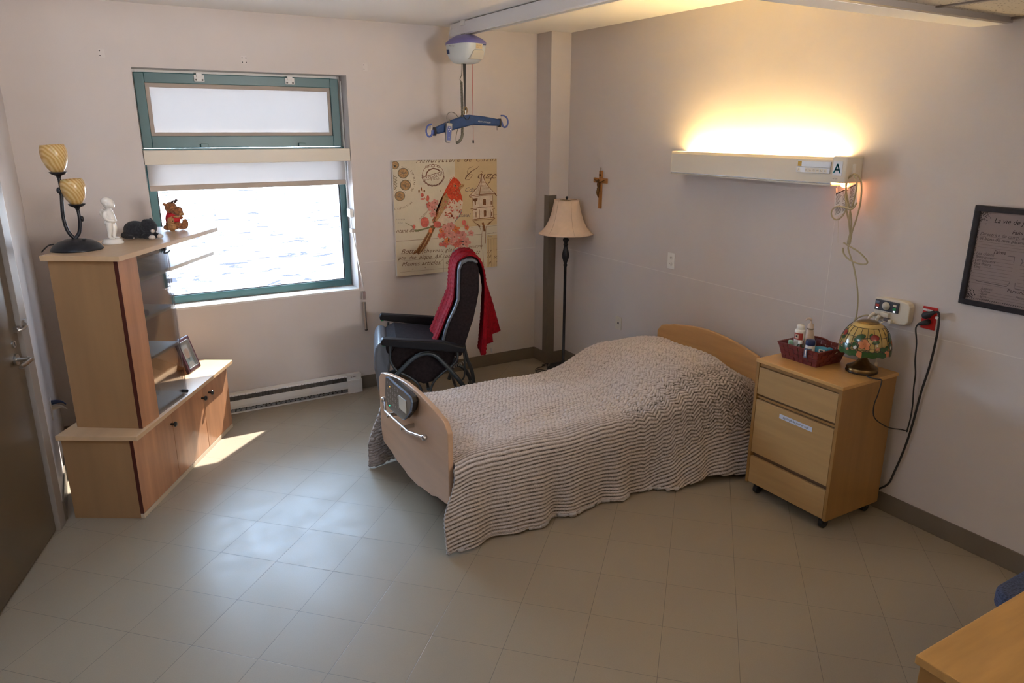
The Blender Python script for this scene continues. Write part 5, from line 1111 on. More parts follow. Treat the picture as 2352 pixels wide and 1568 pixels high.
for pts in ([(-0.245, -0.105), (-0.262, -0.090), (-0.275, -0.072)], ): pass
mb = MB(); mb.prism([(-0.262, -0.118), (-0.240, -0.112), (-0.248, -0.085), (-0.272, -0.090)], -0.006, 0.006, lambda a, b, d_: (a, d_, b), 'blue_plastic')
mb.tube([(-0.268, 0, -0.090), (-0.272, 0, -0.118), (-0.290, 0, -0.134), (-0.308, 0, -0.126), (-0.317, 0, -0.098), (-0.310, 0, -0.070), (-0.295, 0, -0.055), (-0.274, 0, -0.048)], [.009, .008, .007, .0065, .0065, .006, .006, .006], 10, 'blue_plastic'); mb.tube([(-0.276, 0, -0.05), (-0.271, 0, -0.085)], 0.0018, 6, 'steel'); link('hook', mb, parent=t2)
mb = MB(); mb.prism([(0.280, -0.052), (0.308, -0.052), (0.305, -0.022), (0.280, -0.020)], -0.006, 0.006, lambda a, b, d_: (a, d_, b), 'blue_plastic')
mb.tube([(0.303, 0, -0.035), (0.312, 0, -0.058), (0.330, 0, -0.068), (0.348, 0, -0.058), (0.357, 0, -0.030), (0.347, 0, 0.0), (0.325, 0, 0.014), (0.296, 0, 0.016)], [.009, .008, .007, .0065, .0065, .006, .006, .006], 10, 'blue_plastic'); mb.tube([(0.299, 0, 0.012), (0.306, 0, -0.022)], 0.0018, 6, 'steel'); link('hook', mb, parent=t2)
mb = MB(); mb.tube([(-0.004, 0, 0.022), (-0.012, 0, 0.045), (-0.005, 0, 0.072), (0.008, 0, 0.068), (0.012, 0, 0.042), (0.004, 0, 0.022)], 0.004, 8, 'brass_old'); mb.tube([(0.0, 0, 0.02), (0.0, 0, 0.05)], 0.008, 10, 'steel'); mb.tube([(-0.016, 0, 0.024), (-0.020, 0, 0.055), (-0.014, 0, 0.07)], 0.0025, 6, 'steel'); link('swivel_clip', mb, parent=t2)
mb = MB(); mb.prism([(-0.030, 0.016), (0.022, 0.018), (0.012, -0.008), (0.0, -0.016), (-0.016, -0.006)], -0.0245, 0.0245, lambda a, b, d_: (a, d_, b), 'blue_sling'); mb.tube([(-0.030, -0.0245, 0.012), (-0.016, -0.0245, -0.008), (0.0, -0.0245, -0.017), (0.014, -0.0245, -0.008), (0.023, -0.0245, 0.012)], 0.0025, 6, 'black_rubber', sub=2); link('centre_flap', mb, parent=t2)
mb = MB(); mb.tube([(0.262, 0, -0.055), (0.263, 0, -0.09)], 0.0018, 6, 'black_rubber'); link('zip_pull', mb, parent=t2)
t3 = thing('hoist_handset', 'blue and grey hoist handset hung over the left arm of the spreader bar', 'remote control', (2.347, HY - 0.045, 1.98), math.radians(0)); R3 = Matrix.Rotation(math.radians(6), 4, 'Y')
mb = MB(); mb.xf = R3; mb.prism([(-0.022, 0.060), (0.022, 0.060), (0.024, 0.02), (0.020, -0.062), (0.012, -0.078), (-0.012, -0.078), (-0.020, -0.062), (-0.024, 0.02)], -0.012, 0.012, lambda a, b, d_: (a, d_, b), 'grey_metal'); link('handset_case', mb, parent=t3, bevel=0.004)
mb = MB(); mb.xf = R3; mb.prism([(-0.014, 0.038), (0.014, 0.038), (0.017, 0.01), (0.013, -0.060), (-0.013, -0.060), (-0.017, 0.01)], -0.0145, -0.010, lambda a, b, d_: (a, d_, b), 'blue_plastic')
for a, b in ((0, 0.030), (-0.007, 0.015), (0.006, 0.015), (0, 0.002), (0.001, -0.040)): mb.cyl((a, -0.0155, b), (a, -0.014, b), 0.003, 8, 'white_plastic')
link('keypad', mb, parent=t3)
mb = MB(); mb.xf = R3; mb.tube([(0, 0, 0.058), (0, 0, 0.075), (0.002, 0, 0.086)], [0.006, 0.005, 0.003], 8, 'cable_grey'); mb.tube([(-0.010, 0.010, 0.055), (-0.010, 0.028, 0.062), (0.0, 0.03, 0.05)], 0.003, 6, 'grey_metal'); link('cable_boot', mb, parent=t3)

# ================================================================== FLOOR LAMP
t = thing('floor_lamp', 'black floor lamp with beige bell shade in the column corner', 'lamp', (3.392, 4.905, 0))
mb = MB(); mb.lathe([(0.0, 0.075), (0.028, 0.075), (0.032, 0.066), (0.045, 0.060), (0.075, 0.052), (0.118, 0.040), (0.138, 0.030), (0.142, 0.006), (0.142, 0.0), (0.0, 0.0)], (0, 0, 0), 8, 'black_iron', smooth=False, a0=0.4, a1=0.4 + 2 * PI); link('lamp_base', mb, parent=t, bevel=0.003)
mb = MB(); mb.lathe([(0.020, 0.07), (0.018, 0.085), (0.0115, 0.09), (0.0115, 0.905), (0.016, 0.912), (0.016, 0.922), (0.012, 0.930), (0.020, 0.955), (0.030, 0.985), (0.031, 1.005), (0.024, 1.035), (0.016, 1.065), (0.014, 1.078), (0.020, 1.084), (0.020, 1.092), (0.013, 1.098), (0.018, 1.108), (0.026, 1.125), (0.022, 1.138), (0.014, 1.142), (0.035, 1.150), (0.038, 1.157), (0.013, 1.160), (0.012, 1.19), (0.0, 1.19)], (0, 0, 0), 24, 'black_iron'); link('pole', mb, parent=t)
mb = MB(); n = 48; pr = [(0.222, 1.178), (0.205, 1.192), (0.170, 1.232), (0.143, 1.285), (0.122, 1.350), (0.108, 1.410), (0.100, 1.452)]
sc = lambda a, z: 1 + 0.012 * abs(math.sin(3 * a)) * 0 + (0.02 * (1 - abs(((a / (2 * PI) * 6) % 1) * 2 - 1)) if z < 1.2 else 0)
mb.lathe(pr, (0, 0, 0), n, 'lamp_shade_cream', flute=sc); sh_ = link('lamp_shade', mb, parent=t, solid=0.0025)
mb = MB()
for k in range(6):
    a = 2 * PI * k / 6 + 0.25; mb.tube([(math.cos(a) * (r_ * 1.0 + 0.0015), math.sin(a) * (r_ + 0.0015), z_) for r_, z_ in pr], 0.0014, 5, 'shade_seam', sub=3)
link('shade_ribs', mb, parent=sh_)
mb = MB()
for r_, z_ in ((0.223, 1.180), (0.101, 1.450)):
    mb = MB(); mb.tube([(r_ * math.cos(2 * PI * k / 40), r_ * math.sin(2 * PI * k / 40), z_) for k in range(40)], 0.0032, 6, 'lamp_shade_cream', sub=1, closed=True); link('shade_trim', mb, parent=sh_)
mb = MB(); mb.cyl((0, 0, 1.19), (0, 0, 1.462), 0.003, 8, 'brass_old'); mb.tube([(-0.099, 0, 1.448), (0, 0, 1.448), (0.099, 0, 1.448)], 0.002, 6, 'brass_old', sub=1); mb.tube([(0, -0.099, 1.448), (0, 0, 1.448), (0, 0.099, 1.448)], 0.002, 6, 'brass_old', sub=1); mb.ell((0, 0, 1.240), (0.030, 0.030, 0.042), 'white_plastic'); link('harp', mb, parent=t)
mb = MB(); mb.lathe([(0.0, 1.480), (0.008, 1.477), (0.012, 1.468), (0.010, 1.458), (0.005, 1.452), (0.0, 1.452)], (0, 0, 0), 16, 'black_iron'); link('finial', mb, parent=t)
mb = MB(); fc = [(3.32, 5.00), (3.314, 5.017), (3.33, 5.06), (3.356, 5.085), (3.352, 5.10), (3.33, 5.095), (3.310, 5.094), (3.299, 5.09), (3.296, 5.08), (3.317, 5.07), (3.276, 5.060), (3.186, 5.017), (3.153, 4.952), (3.179, 4.937), (3.20, 4.93), (3.231, 4.90), (3.236, 4.964), (3.20, 4.99), (3.16, 4.98), (3.151, 4.918), (3.187, 4.90), (3.15, 4.87), (3.099, 4.854), (3.05, 4.80)]
mb.tube([(a - 3.392, b - 4.905, 0.006 + 0.004 * (i % 2)) for i, (a, b) in enumerate(fc)], 0.0035, 7, 'black_rubber'); link('lamp_cord', mb, parent=t)

# ================================================================== CRUCIFIX
t = thing('crucifix', 'small wooden crucifix with bronze figure hung on the wall above the floor lamp', 'crucifix', (XW, 4.662, 1.60))
mb = MB(); mb.prism([(-0.017, 0.088), (0.017, 0.088), (0.014, -0.205), (-0.016, -0.205)], XW - 0.014, XW, lambda a, b, d_: (d_ - XW, a, b), 'wood_cross'); mb.box((-0.016, -0.084, -0.006), (-0.001, 0.084, 0.032), 'wood_cross'); link('cross', mb, parent=t, bevel=0.002)
mb = MB(); mb.tube([(-0.012, 0, 0.085), (-0.010, 0, 0.104)], 0.002, 6, 'brass_old'); mb.tube([(-0.01, 0.006 * math.cos(k * PI / 5), 0.106 + 0.006 * math.sin(k * PI / 5)) for k in range(10)], 0.0015, 6, 'brass_old', closed=True, sub=1); link('hanging_ring', mb, parent=t)
mb = MB(); mb.ell((-0.030, 0.003, 0.014), (0.009, 0.008, 0.011), 'bronze')
mb.tube([(-0.026, 0, 0.004), (-0.030, 0, -0.015), (-0.028, 0, -0.040), (-0.028, 0.002, -0.052)], [0.008, 0.012, 0.009, 0.011], 10, 'bronze'); mb.tube([(-0.028, 0.003, -0.050), (-0.034, 0.006, -0.080), (-0.026, 0.002, -0.115)], [0.009, 0.008, 0.004], 10, 'bronze'); mb.tube([(-0.028, -0.003, -0.050), (-0.033, -0.003, -0.080), (-0.026, 0, -0.118)], [0.009, 0.008, 0.004], 10, 'bronze')
mb.ell((-0.030, 0.0, -0.050), (0.010, 0.014, 0.010), 'bronze')
for s_ in (-1, 1): mb.tube([(-0.028, 0.008 * s_, 0.000), (-0.026, 0.035 * s_, 0.006), (-0.021, 0.064 * s_, 0.020)], [0.006, 0.0045, 0.003], 8, 'bronze')
link('figure', mb, parent=t, remesh=0.0016)
mb = MB(); mb.box((-0.019, -0.010, 0.050), (-0.014, 0.010, 0.062), 'bronze'); link('plaque', mb, parent=t)

# ================================================================== WALL PLATES ON THE HEAD WALL
def outlet(name, lb, y, z, m_='white_plastic', sock='cream_plastic'):
    t_ = thing(name, lb, 'outlet', (XW, y, z))
    m = MB(); m.box((-0.006, -0.036, -0.057), (0, 0.036, 0.057), m_); link('cover_plate', m, parent=t_, bevel=0.002)
    for dz in (0.022, -0.022):
        m = MB(); m.prism(circ(0, dz, 0.0165, 0.0145, 18), -0.0085, -0.004, YZ, m_)
        m.box((-0.0092, -0.007, dz - 0.002), (-0.0084, -0.005, dz + 0.008), 'ink'); m.box((-0.0092, 0.005, dz - 0.001), (-0.0084, 0.007, dz + 0.007), 'ink'); m.cyl((-0.0092, 0, dz - 0.007), (-0.0084, 0, dz - 0.007), 0.0025, 8, 'ink'); link('socket', m, parent=t_)
    return t_
outlet('wall_outlet', 'white wall outlet above the headboard, left of the light fixture end', 3.815, 1.106)
t = thing('wall_jack', 'cream telephone jack plate low on the wall left of the headboard', 'wall plate', (XW, 4.37, 0.522))
mb = MB(); mb.box((-0.006, -0.036, -0.052), (0, 0.036, 0.052), 'cream_plastic'); link('cover_plate', mb, parent=t, bevel=0.002)
mb = MB(); mb.box((-0.0075, -0.008, -0.008), (-0.005, 0.008, 0.008), 'ink'); link('jack', mb, parent=t)
for dz in (0.035, -0.035):
    mb = MB(); mb.cyl((-0.0075, 0, dz), (-0.005, 0, dz), 0.004, 10, 'steel'); link('screw', mb, parent=t)

# ================================================================== BED HEAD LIGHT
FX = XW - 0.131
t = thing('wall_light', 'long cream wall light over the bed glowing upward, panel A on its right end', 'wall light', (XW, 3.08, 1.79))
def bp(mb_, name, **kw): 
    mb_.v = [(x_ - XW, y_ - 3.08, z_ - 1.79) for x_, y_, z_ in mb_.v]; return link(name, mb_, parent=kw.pop('parent', t), **kw)
mb = MB(); y0, y1 = 2.512, 3.735
mb.box((FX, y0, 1.730), (FX + 0.004, y1, 1.846), 'cream_plastic'); mb.box((FX + 0.004, y0, 1.716), (XW - 0.001, y1, 1.722), 'cream_plastic'); mb.box((XW - 0.005, y0, 1.722), (XW - 0.001, y1, 1.835), 'cream_plastic')
mb.prism([(FX, 1.730), (FX + 0.004, 1.730), (FX + 0.016, 1.720), (FX + 0.012, 1.716)], y0, y1, lambda a, b, y_: (a, y_, b), 'cream_plastic')
mb.prism([(FX, 1.846), (FX + 0.004, 1.846), (FX + 0.022, 1.858), (FX + 0.018, 1.862)], y0, y1, lambda a, b, y_: (a, y_, b), 'cream_plastic'); bp(mb, 'casing')
mb = MB(); mb.box((FX - 0.001, y1 - 0.001, 1.716), (XW - 0.001, y1 + 0.006, 1.862), 'cream_plastic'); bp(mb, 'end_cap', bevel=0.002)
mb = MB(); mb.box((FX - 0.004, 2.427, 1.734), (XW - 0.001, 2.512, 1.868), 'cream_plastic'); bp(mb, 'end_box', bevel=0.006)
mb = MB(); mb.box((FX - 0.001, y0, 1.726), (FX + 0.001, y1, 1.730), 'grey_metal'); bp(mb, 'lower_trim')
mb = MB(); mb.cyl((XW - 0.070, y0 + 0.05, 1.822), (XW - 0.070, y1 - 0.08, 1.822), 0.016, 14, 'tube_glow'); bp(mb, 'fluorescent_tube')
mb = MB(); mb.box((FX - 0.006, 2.520, 1.808), (FX + 0.001, 2.728, 1.838), 'silver_label'); mb.box((FX - 0.008, 2.520, 1.778), (FX + 0.001, 2.732, 1.806), 'silver_label')
mb.box((FX - 0.0068, 2.701, 1.810), (FX, 2.726, 1.836), 'mustard')
LF = lambda a, b, l: (FX - 0.0085 - l, 2.728 - a, b)
for k in range(7):
    w0 = 0.003 if k == 0 else 0.030 + k * 0.0235
    mb.blob([(w0, 1.781), (w0 + 0.020, 1.781), (w0 + 0.020, 1.803), (w0, 1.803)], LF, 'cream_plastic')
    for q_ in ([[(0.005, 0.004), (0.010, 0.012), (0.015, 0.004)], [(0.010, 0.012), (0.010, 0.018)], [(0.005, 0.014), (0.015, 0.014)]], [[(0.004, 0.006), (0.016, 0.006)], [(0.004, 0.010), (0.012, 0.014)]], [[(0.004, 0.012), (0.010, 0.008), (0.016, 0.012)]], [[(0.006, 0.006), (0.014, 0.006), (0.014, 0.013), (0.006, 0.013), (0.006, 0.006)]], [[(0.004, 0.011), (0.016, 0.013)]], [[(0.005, 0.015), (0.005, 0.007), (0.014, 0.007), (0.014, 0.015)]], [[(0.004, 0.010), (0.010, 0.014), (0.016, 0.010), (0.010, 0.006), (0.004, 0.010)]])[k]:
        mb.ribbon([(w0 + a_, 1.781 + b_) for a_, b_ in q_], 0.0014, lambda a, b, l: LF(a, b, 0.0004), 'ink_soft')
bp(mb, 'name_holder', bevel=0.0008)
mb = MB(); mb.box((FX - 0.0065, 2.449, 1.772), (FX - 0.003, 2.503, 1.843), 'silver_label')
mb.text('A', 0.070, lambda a, b, l: (FX - 0.0070, 2.500 - a * 0.95, 1.783 + b), 'teal_print', spacing=1); mb.text('A', 0.070, lambda a, b, l: (FX - 0.0070, 2.4985 - a * 0.95, 1.783 + b), 'teal_print'); mb.text('ref 204', 0.010, lambda a, b, l: (FX - 0.0045, 2.500 - a, 1.752 + b), 'ink_soft')
bp(mb, 'letter_plate')
mb = MB(); mb.ell((XW - 0.07, 2.47, 1.722), (0.022, 0.022, 0.014), 'bulb_glow'); bp(mb, 'night_bulb')
mb = MB(); mb.tube([(XW - 0.05, 2.534, 1.732), (XW - 0.03, 2.52, 1.60), (XW - 0.03, 2.495, 1.41)], 0.0012, 5, 'cream_plastic', sub=2); mb.cyl((XW - 0.05, 2.534, 1.70), (XW - 0.046, 2.53, 1.675), 0.003, 8, 'cream_plastic'); bp(mb, 'pull_chain')
mb = MB(); mb.box((XW - 0.085, 2.420, 1.775), (XW - 0.067, 2.428, 1.830), 'white_plastic'); mb.tube([(XW - 0.076, 2.421, 1.782), (XW - 0.076, 2.408, 1.776), (XW - 0.076, 2.404, 1.786)], 0.003, 6, 'white_plastic'); bp(mb, 'cable_hook', bevel=0.003)
# coiled call cord
t = thing('call_cable', 'long beige call cord looped on the hook at the wall light end', 'cord', (3.45, 2.4, 1.75))
def cord(segs, m_, r_, name, par, jit=0.0):
    m = MB()
    for i, (pts, X_) in enumerate(segs): m.tube([(X_[0] + (X_[1] - X_[0]) * j / max(1, len(pts) - 1) - par.location.x, a - par.location.y, b - par.location.z) for j, (a, b) in enumerate(pts)], r_, 7, m_)
    return link(name, m, parent=par)
cord([([(2.392, 1.78), (2.418, 1.778), (2.444, 1.741), (2.448, 1.689), (2.432, 1.594), (2.404, 1.516), (2.394, 1.436), (2.4, 1.398), (2.382, 1.355), (2.352, 1.29), (2.313, 1.156), (2.308, 1.039), (2.334, 0.985), (2.334, 0.948), (2.328, 0.975), (2.314, 1.025), (2.26, 1.057), (2.20, 1.05), (2.165, 1.045)], (3.455, 3.515))], 'cable_cream', 0.0042, 'cord_run', t)
for j, (nm, pts) in enumerate((('B', [(2.400, 1.778), (2.382, 1.776), (2.357, 1.739), (2.348, 1.65), (2.359, 1.561), (2.375, 1.491), (2.378, 1.45)]), ('C', [(2.405, 1.776), (2.436, 1.746), (2.432, 1.691), (2.409, 1.629), (2.385, 1.559), (2.378, 1.495), (2.382, 1.445)]), ('D', [(2.391, 1.776), (2.37, 1.738), (2.377, 1.639), (2.391, 1.598), (2.391, 1.538), (2.378, 1.479)]),
            ('E', [(2.349, 1.642), (2.366, 1.612), (2.392, 1.606), (2.425, 1.613), (2.467, 1.611), (2.492, 1.589), (2.49, 1.56), (2.461, 1.543), (2.432, 1.562), (2.414, 1.6), (2.414, 1.628), (2.434, 1.675)]), ('F', [(2.389, 1.432), (2.35, 1.417), (2.298, 1.396), (2.258, 1.369), (2.244, 1.347), (2.266, 1.336), (2.311, 1.337), (2.359, 1.35), (2.39, 1.374), (2.401, 1.402)]))):
    cord([(pts, (3.450 - 0.008 * j, 3.458 - 0.006 * j))], 'cable_cream', 0.0042, 'cord_loop', t)
mb = MB(); mb.tube([(0.0, -0.022, -0.27), (0.0, -0.020, -0.31), (0.002, -0.018, -0.325)], [0.006, 0.010, 0.009], 10, 'cable_cream'); link('call_button', mb, parent=t)
# hanging card
t = thing('hanging_card', 'white printed instruction card hanging under the wall light by the cord', 'card', (3.46, 2.45, 1.65))
cq = [Vector((0.0, 2.509 - 2.45, 0.024)), Vector((0.03, 2.405 - 2.45, 0.086)), Vector((0.03, 2.392 - 2.45, -0.037)), Vector((0.0, 2.494 - 2.45, -0.100))]
mb = MB(); nrm_ = (cq[1] - cq[0]).cross(cq[3] - cq[0]).normalized()
if nrm_.x > 0: nrm_ = -nrm_
mb.add([tuple(p) for p in cq] + [tuple(p - nrm_ * 0.001) for p in cq], [(0, 1, 2, 3), (7, 6, 5, 4), (0, 4, 5, 1), (1, 5, 6, 2), (2, 6, 7, 3), (3, 7, 4, 0)], 'paper_white'); link('card', mb, parent=t)
CF = lambda a, b, l: tuple(cq[0].lerp(cq[1], a).lerp(cq[3].lerp(cq[2], a), b) + nrm_ * (0.0006 + l))
mb = MB(); rn = random.Random(8)
for r_ in range(16):
    for c_ in range(3):
        y_ = 0.12 + r_ * 0.052; L_ = rn.uniform(0.14, 0.26)
        if r_ == 8: continue
        mb.ribbon([(0.06 + c_ * 0.31, y_), (0.06 + c_ * 0.31 + L_, y_)], 0.020, CF, 'ink_soft')
mb.ribbon([(0.06, 0.05), (0.5, 0.05)], 0.05, CF, 'ink'); mb.ribbon([(0.62, 0.05), (0.94, 0.05)], 0.04, CF, 'ink'); link('print', mb, parent=t)
mb = MB(); mb.tube([(0.03, -0.046, 0.086), (0.03, -0.04, 0.11), (0.02, -0.05, 0.12)], 0.0012, 5, 'cream_plastic'); link('card_string', mb, parent=t)

# ---------------- nurse call station
t = thing('call_station', 'cream nurse call station with dark key panel on the wall right of the cord', 'intercom', (XW, 2.14, 1.10))
mb = MB(); mb.prism([(2.225 - 2.14, 1.046 - 1.10), (2.225 - 2.14, 1.160 - 1.10), (2.190 - 2.14, 1.168 - 1.10), (2.08 - 2.14, 1.170 - 1.10), (2.045 - 2.14, 1.163 - 1.10), (2.033 - 2.14, 1.145 - 1.10), (2.033 - 2.14, 1.07 - 1.10), (2.045 - 2.14, 1.05 - 1.10), (2.08 - 2.14, 1.044 - 1.10)], -0.045, 0.0, YZ, 'cream_plastic'); link('housing', mb, parent=t, bevel=0.006)
mb = MB(); mb.box((-0.052, 2.088 - 2.14, 0.002), (-0.044, 2.217 - 2.14, 0.057), 'slate_panel'); pn = link('key_panel', mb, parent=t, bevel=0.002)
mb = MB(); mb.lathe([(0.0, -0.060), (0.012, -0.060), (0.012, -0.057), (0.019, -0.058), (0.021, -0.052), (0.021, -0.050)], (0, 0.015, 0.030), 24, 'hoist_panel', axis='x'); link('call_dial', mb, parent=pn)
for y_, z_, w_, h_, m_ in ((0.062, 0.044, 0.011, 0.006, 'panel_blue_edge'), (0.062, 0.026, 0.010, 0.006, 'signal_red'), (0.062, 0.013, 0.005, 0.004, 'led_white'), (-0.032, 0.040, 0.009, 0.005, 'cream_plastic'), (-0.032, 0.022, 0.009, 0.006, 'signal_green'), (-0.032, 0.009, 0.005, 0.004, 'led_white')):
    mb = MB(); mb.box((-0.0545, y_ - w_, z_ - h_), (-0.051, y_ + w_, z_ + h_), m_); link('button', mb, parent=pn, bevel=0.001)
mb = MB(); mb.box((-0.060, -0.010 + 0.00, -0.028), (-0.044, 0.035, -0.004), 'cream_plastic'); link('socket_block', mb, parent=t, bevel=0.002)
for k, pts in enumerate(([(-0.05, 0.072, -0.030), (-0.065, 0.068, -0.022), (-0.072, 0.080, -0.035), (-0.070, 0.090, -0.062), (-0.06, 0.088, -0.10), (-0.045, 0.078, -0.28)], [(-0.05, 0.040, -0.034), (-0.066, 0.038, -0.028), (-0.070, 0.042, -0.045), (-0.066, 0.040, -0.075), (-0.05, 0.034, -0.15), (-0.04, 0.03, -0.29)])):
    mb = MB(); mb.tube(pts, [0.008, 0.009, 0.008, 0.005, 0.0035, 0.0035], 9, 'cream_plastic'); mb.cyl((pts[-1][0], pts[-1][1], pts[-1][2] + 0.01), (pts[-1][0], pts[-1][1], pts[-1][2] - 0.025), 0.008, 12, 'cream_plastic'); link('jack_cable', mb, parent=t)
mb = MB(); mb.tube([(-0.055, 0.0, -0.045), (-0.07, 0.02, -0.06), (-0.066, 0.045, -0.085), (-0.06, 0.09, -0.085), (-0.05, 0.10, -0.08)], 0.003, 7, 'cream_plastic'); mb.box((-0.062, -0.014, -0.046), (-0.044, 0.012, -0.030), 'ink_soft'); mb.box((-0.066, -0.030, -0.052), (-0.044, -0.014, -0.034), 'cream_plastic'); link('adapter_plug', mb, parent=t)
# ---------------- red emergency outlet and cables
t = thing('red_outlet', 'red emergency power outlet with two black plugs right of the call station', 'outlet', (XW, 1.953, 1.105))
mb = MB(); mb.box((-0.007, -0.035, -0.056), (0, 0.036, 0.056), 'red_plate'); mb.box((-0.009, -0.035, 0.048), (-0.006, 0.036, 0.056), 'red_plate'); pt = link('cover_plate', mb, parent=t, bevel=0.002)
mb = MB(); mb.box((-0.0085, -0.012, 0.034), (-0.0065, 0.034, 0.044), 'paper_white'); mb.text('3A1', 0.009, lambda a, b, l: (-0.0090, 0.015 - a, 0.036 + b), 'ink'); link('circuit_label', mb, parent=pt)
mb = MB(); mb.tube([(-0.006, 0.006, 0.016), (-0.030, 0.006, 0.016), (-0.038, -0.010, 0.025), (-0.036, -0.038, 0.042)], [0.018, 0.018, 0.015, 0.009], 14, 'black_rubber'); link('plug', mb, parent=t)
mb = MB(); mb.tube([(-0.006, 0.000, -0.018), (-0.028, 0.000, -0.020), (-0.034, 0.015, -0.026), (-0.036, 0.030, -0.034)], [0.014, 0.014, 0.011, 0.006], 12, 'black_rubber'); link('plug', mb, parent=t)
mb = MB(); mb.box((-0.045, -0.058, 0.024), (-0.030, -0.046, 0.036), 'paper_white', Matrix.Rotation(0.2, 4, 'X')); link('cord_tag', mb, parent=t)
t = thing('lamp_cable', 'thin black cable from the lower red outlet socket, behind the bedside cabinet', 'cable', (3.5, 1.95, 0.5))
m = MB(); 
for pts, a, b in (([(1.983, 1.071), (1.990, 1.045), (1.975, 0.975), (1.968, 0.883), (1.956, 0.817), (1.954, 0.747), (1.946, 0.655), (1.946, 0.584), (1.952, 0.521), (1.955, 0.50)], 3.508, 3.520),):
    m.tube([(a + (b - a) * j / 9 - 3.5, q_[0] - 1.95, q_[1] - 0.5) for j, q_ in enumerate(pts)], 0.0038, 8, 'black_rubber')
link('cable_run', m, parent=t)
t = thing('bed_cable', 'thick black cable from the upper red outlet socket, running down behind the bedside cabinet', 'cable', (3.5, 1.95, 0.4))
m = MB(); pts = [(1.915, 1.147), (1.897, 1.150), (1.889, 1.115), (1.887, 1.028), (1.897, 0.88), (1.918, 0.735), (1.933, 0.576), (1.950, 0.437), (1.985, 0.268), (2.03, 0.15), (2.20, 0.05), (2.50, 0.03)]
m.tube([(3.512 + 0.014 * min(1, j / 6) - 3.5, q_[0] - 1.95, q_[1] - 0.4) for j, q_ in enumerate(pts)], 0.0055, 8, 'black_rubber'); link('cable_run', m, parent=t)

# ---------------- framed biography sheet
t = thing('framed_sheet', 'black framed pink sheet of handwritten facts at the right edge', 'picture', (XW, 1.52, 1.44))
fy0, fy1, fz0, fz1 = 1.215, 1.824, 1.211, 1.672
mb = MB()
def fb(a, b): mb.box((a[0] - XW, a[1] - 1.52, a[2] - 1.44), (b[0] - XW, b[1] - 1.52, b[2] - 1.44), 'frame_black')
fb((XW - 0.022, fy0, fz0), (XW - 0.001, fy1, fz0 + 0.026)); fb((XW - 0.022, fy0, fz1 - 0.026), (XW - 0.001, fy1, fz1)); fb((XW - 0.022, fy0, fz0 + 0.026), (XW - 0.001, fy0 + 0.026, fz1 - 0.026)); fb((XW - 0.022, fy1 - 0.026, fz0 + 0.026), (XW - 0.001, fy1, fz1 - 0.026)); link('frame', mb, parent=t, bevel=0.005)
SF = lambda a, b, l: (-0.008 - l, (fy1 - 0.026 - a) - 1.52, (fz1 - 0.026 - b) - 1.44)      # a right, b down from sheet corner
mb = MB(); mb.blob([(-0.002, 0.411), (0.559, 0.411), (0.559, -0.002), (-0.002, -0.002)], SF, 'sheet_pink')
def ft(s, a, b, sz, m_='ink', sh=0.25): mb.text(s, sz, lambda x_, y_, l: SF(a + x_, b - y_, 0.0008), m_, shear=sh)
ft('La vie de Jeanne D', 0.062, 0.046, 0.030); ft('Faits marquants', 0.145, 0.088, 0.024, 'frame_mahogany'); ft('Directrice du camp, d\'enseignement', 0.012, 0.108, 0.021, 'ink_soft'); ft('et bons de mes parents', 0.012, 0.128, 0.021, 'ink_soft')
ft("J'aime", 0.085, 0.182, 0.022, 'frame_mahogany'); ft("Je n'aime pas", 0.245, 0.182, 0.022, 'frame_mahogany'); ft('Personnalité', 0.170, 0.345, 0.022, 'frame_mahogany')
for k, s in enumerate(('Les chiens', 'Bien jouer', 'Les oiseaux', 'Les fleurs', 'Lire')): ft(s, 0.010, 0.197 + k * 0.0155, 0.019, 'ink_soft')
for k, s in enumerate(('Jouer aux', "l'oeuvre")): ft(s, 0.235, 0.200 + k * 0.0155, 0.019, 'ink_soft')
for k, s in enumerate(('Joyeuse', 'Calme', 'Gaie', 'Sûre', 'Douce')): ft(s, 0.060, 0.358 + k * 0.0125 - 0.006, 0.016, 'ink_soft')
ft('Patiente', 0.21, 0.368, 0.016, 'ink_soft')
for k in range(9): mb.ribbon([(0.008, 0.205 + k * 0.0155), (0.175, 0.205 + k * 0.0155)], 0.0009, SF, 'ink_soft', 0.0004); mb.ribbon([(0.205, 0.205 + k * 0.0155), (0.50, 0.205 + k * 0.0155)], 0.0009, SF, 'ink_soft', 0.0004)
for k in range(5): mb.ribbon([(0.012, 0.112 + k * 0.0125), (0.52, 0.112 + k * 0.0125)], 0.0008, SF, 'ink_soft', 0.0004)
for k in range(4): mb.ribbon([(0.05, 0.362 + k * 0.0125), (0.45, 0.362 + k * 0.0125)], 0.0008, SF, 'ink_soft', 0.0004)
for p_ in ([(0.03, 0.318), (0.165, 0.322), (0.176, 0.300)], [(0.197, 0.30), (0.20, 0.325), (0.40, 0.325)], [(0.145, 0.186), (0.175, 0.186), (0.175, 0.212)], [(0.203, 0.19), (0.212, 0.205), (0.203, 0.22)]): mb.ribbon(p_, 0.0024, SF, 'ink_soft', 0.0005)
rn = random.Random(21)
for (cx, cy, sx_, sy_) in ((0, 0, 1, 1), (0, 0.405, 1, -1), (0.555, 0, -1, 1), (0.555, 0.405, -1, -1)):
    for k in range(34):
        a, b = abs(rn.gauss(0, 0.022)), abs(rn.gauss(0, 0.022)); an = rn.uniform(0, PI); l_ = rn.uniform(0.004, 0.010)
        if a + b > 0.075: continue
        mb.ribbon([(cx + sx_ * (a + 0.003), cy + sy_ * (b + 0.003)), (cx + sx_ * (a + 0.003 + l_ * math.cos(an) * .5), cy + sy_ * (b + 0.003 + l_ * .4)), (cx + sx_ * (a + 0.003 + l_ * math.cos(an)), cy + sy_ * (b + 0.003 + l_ * math.sin(an)))], 0.0022, SF, 'frame_black', 0.0006)
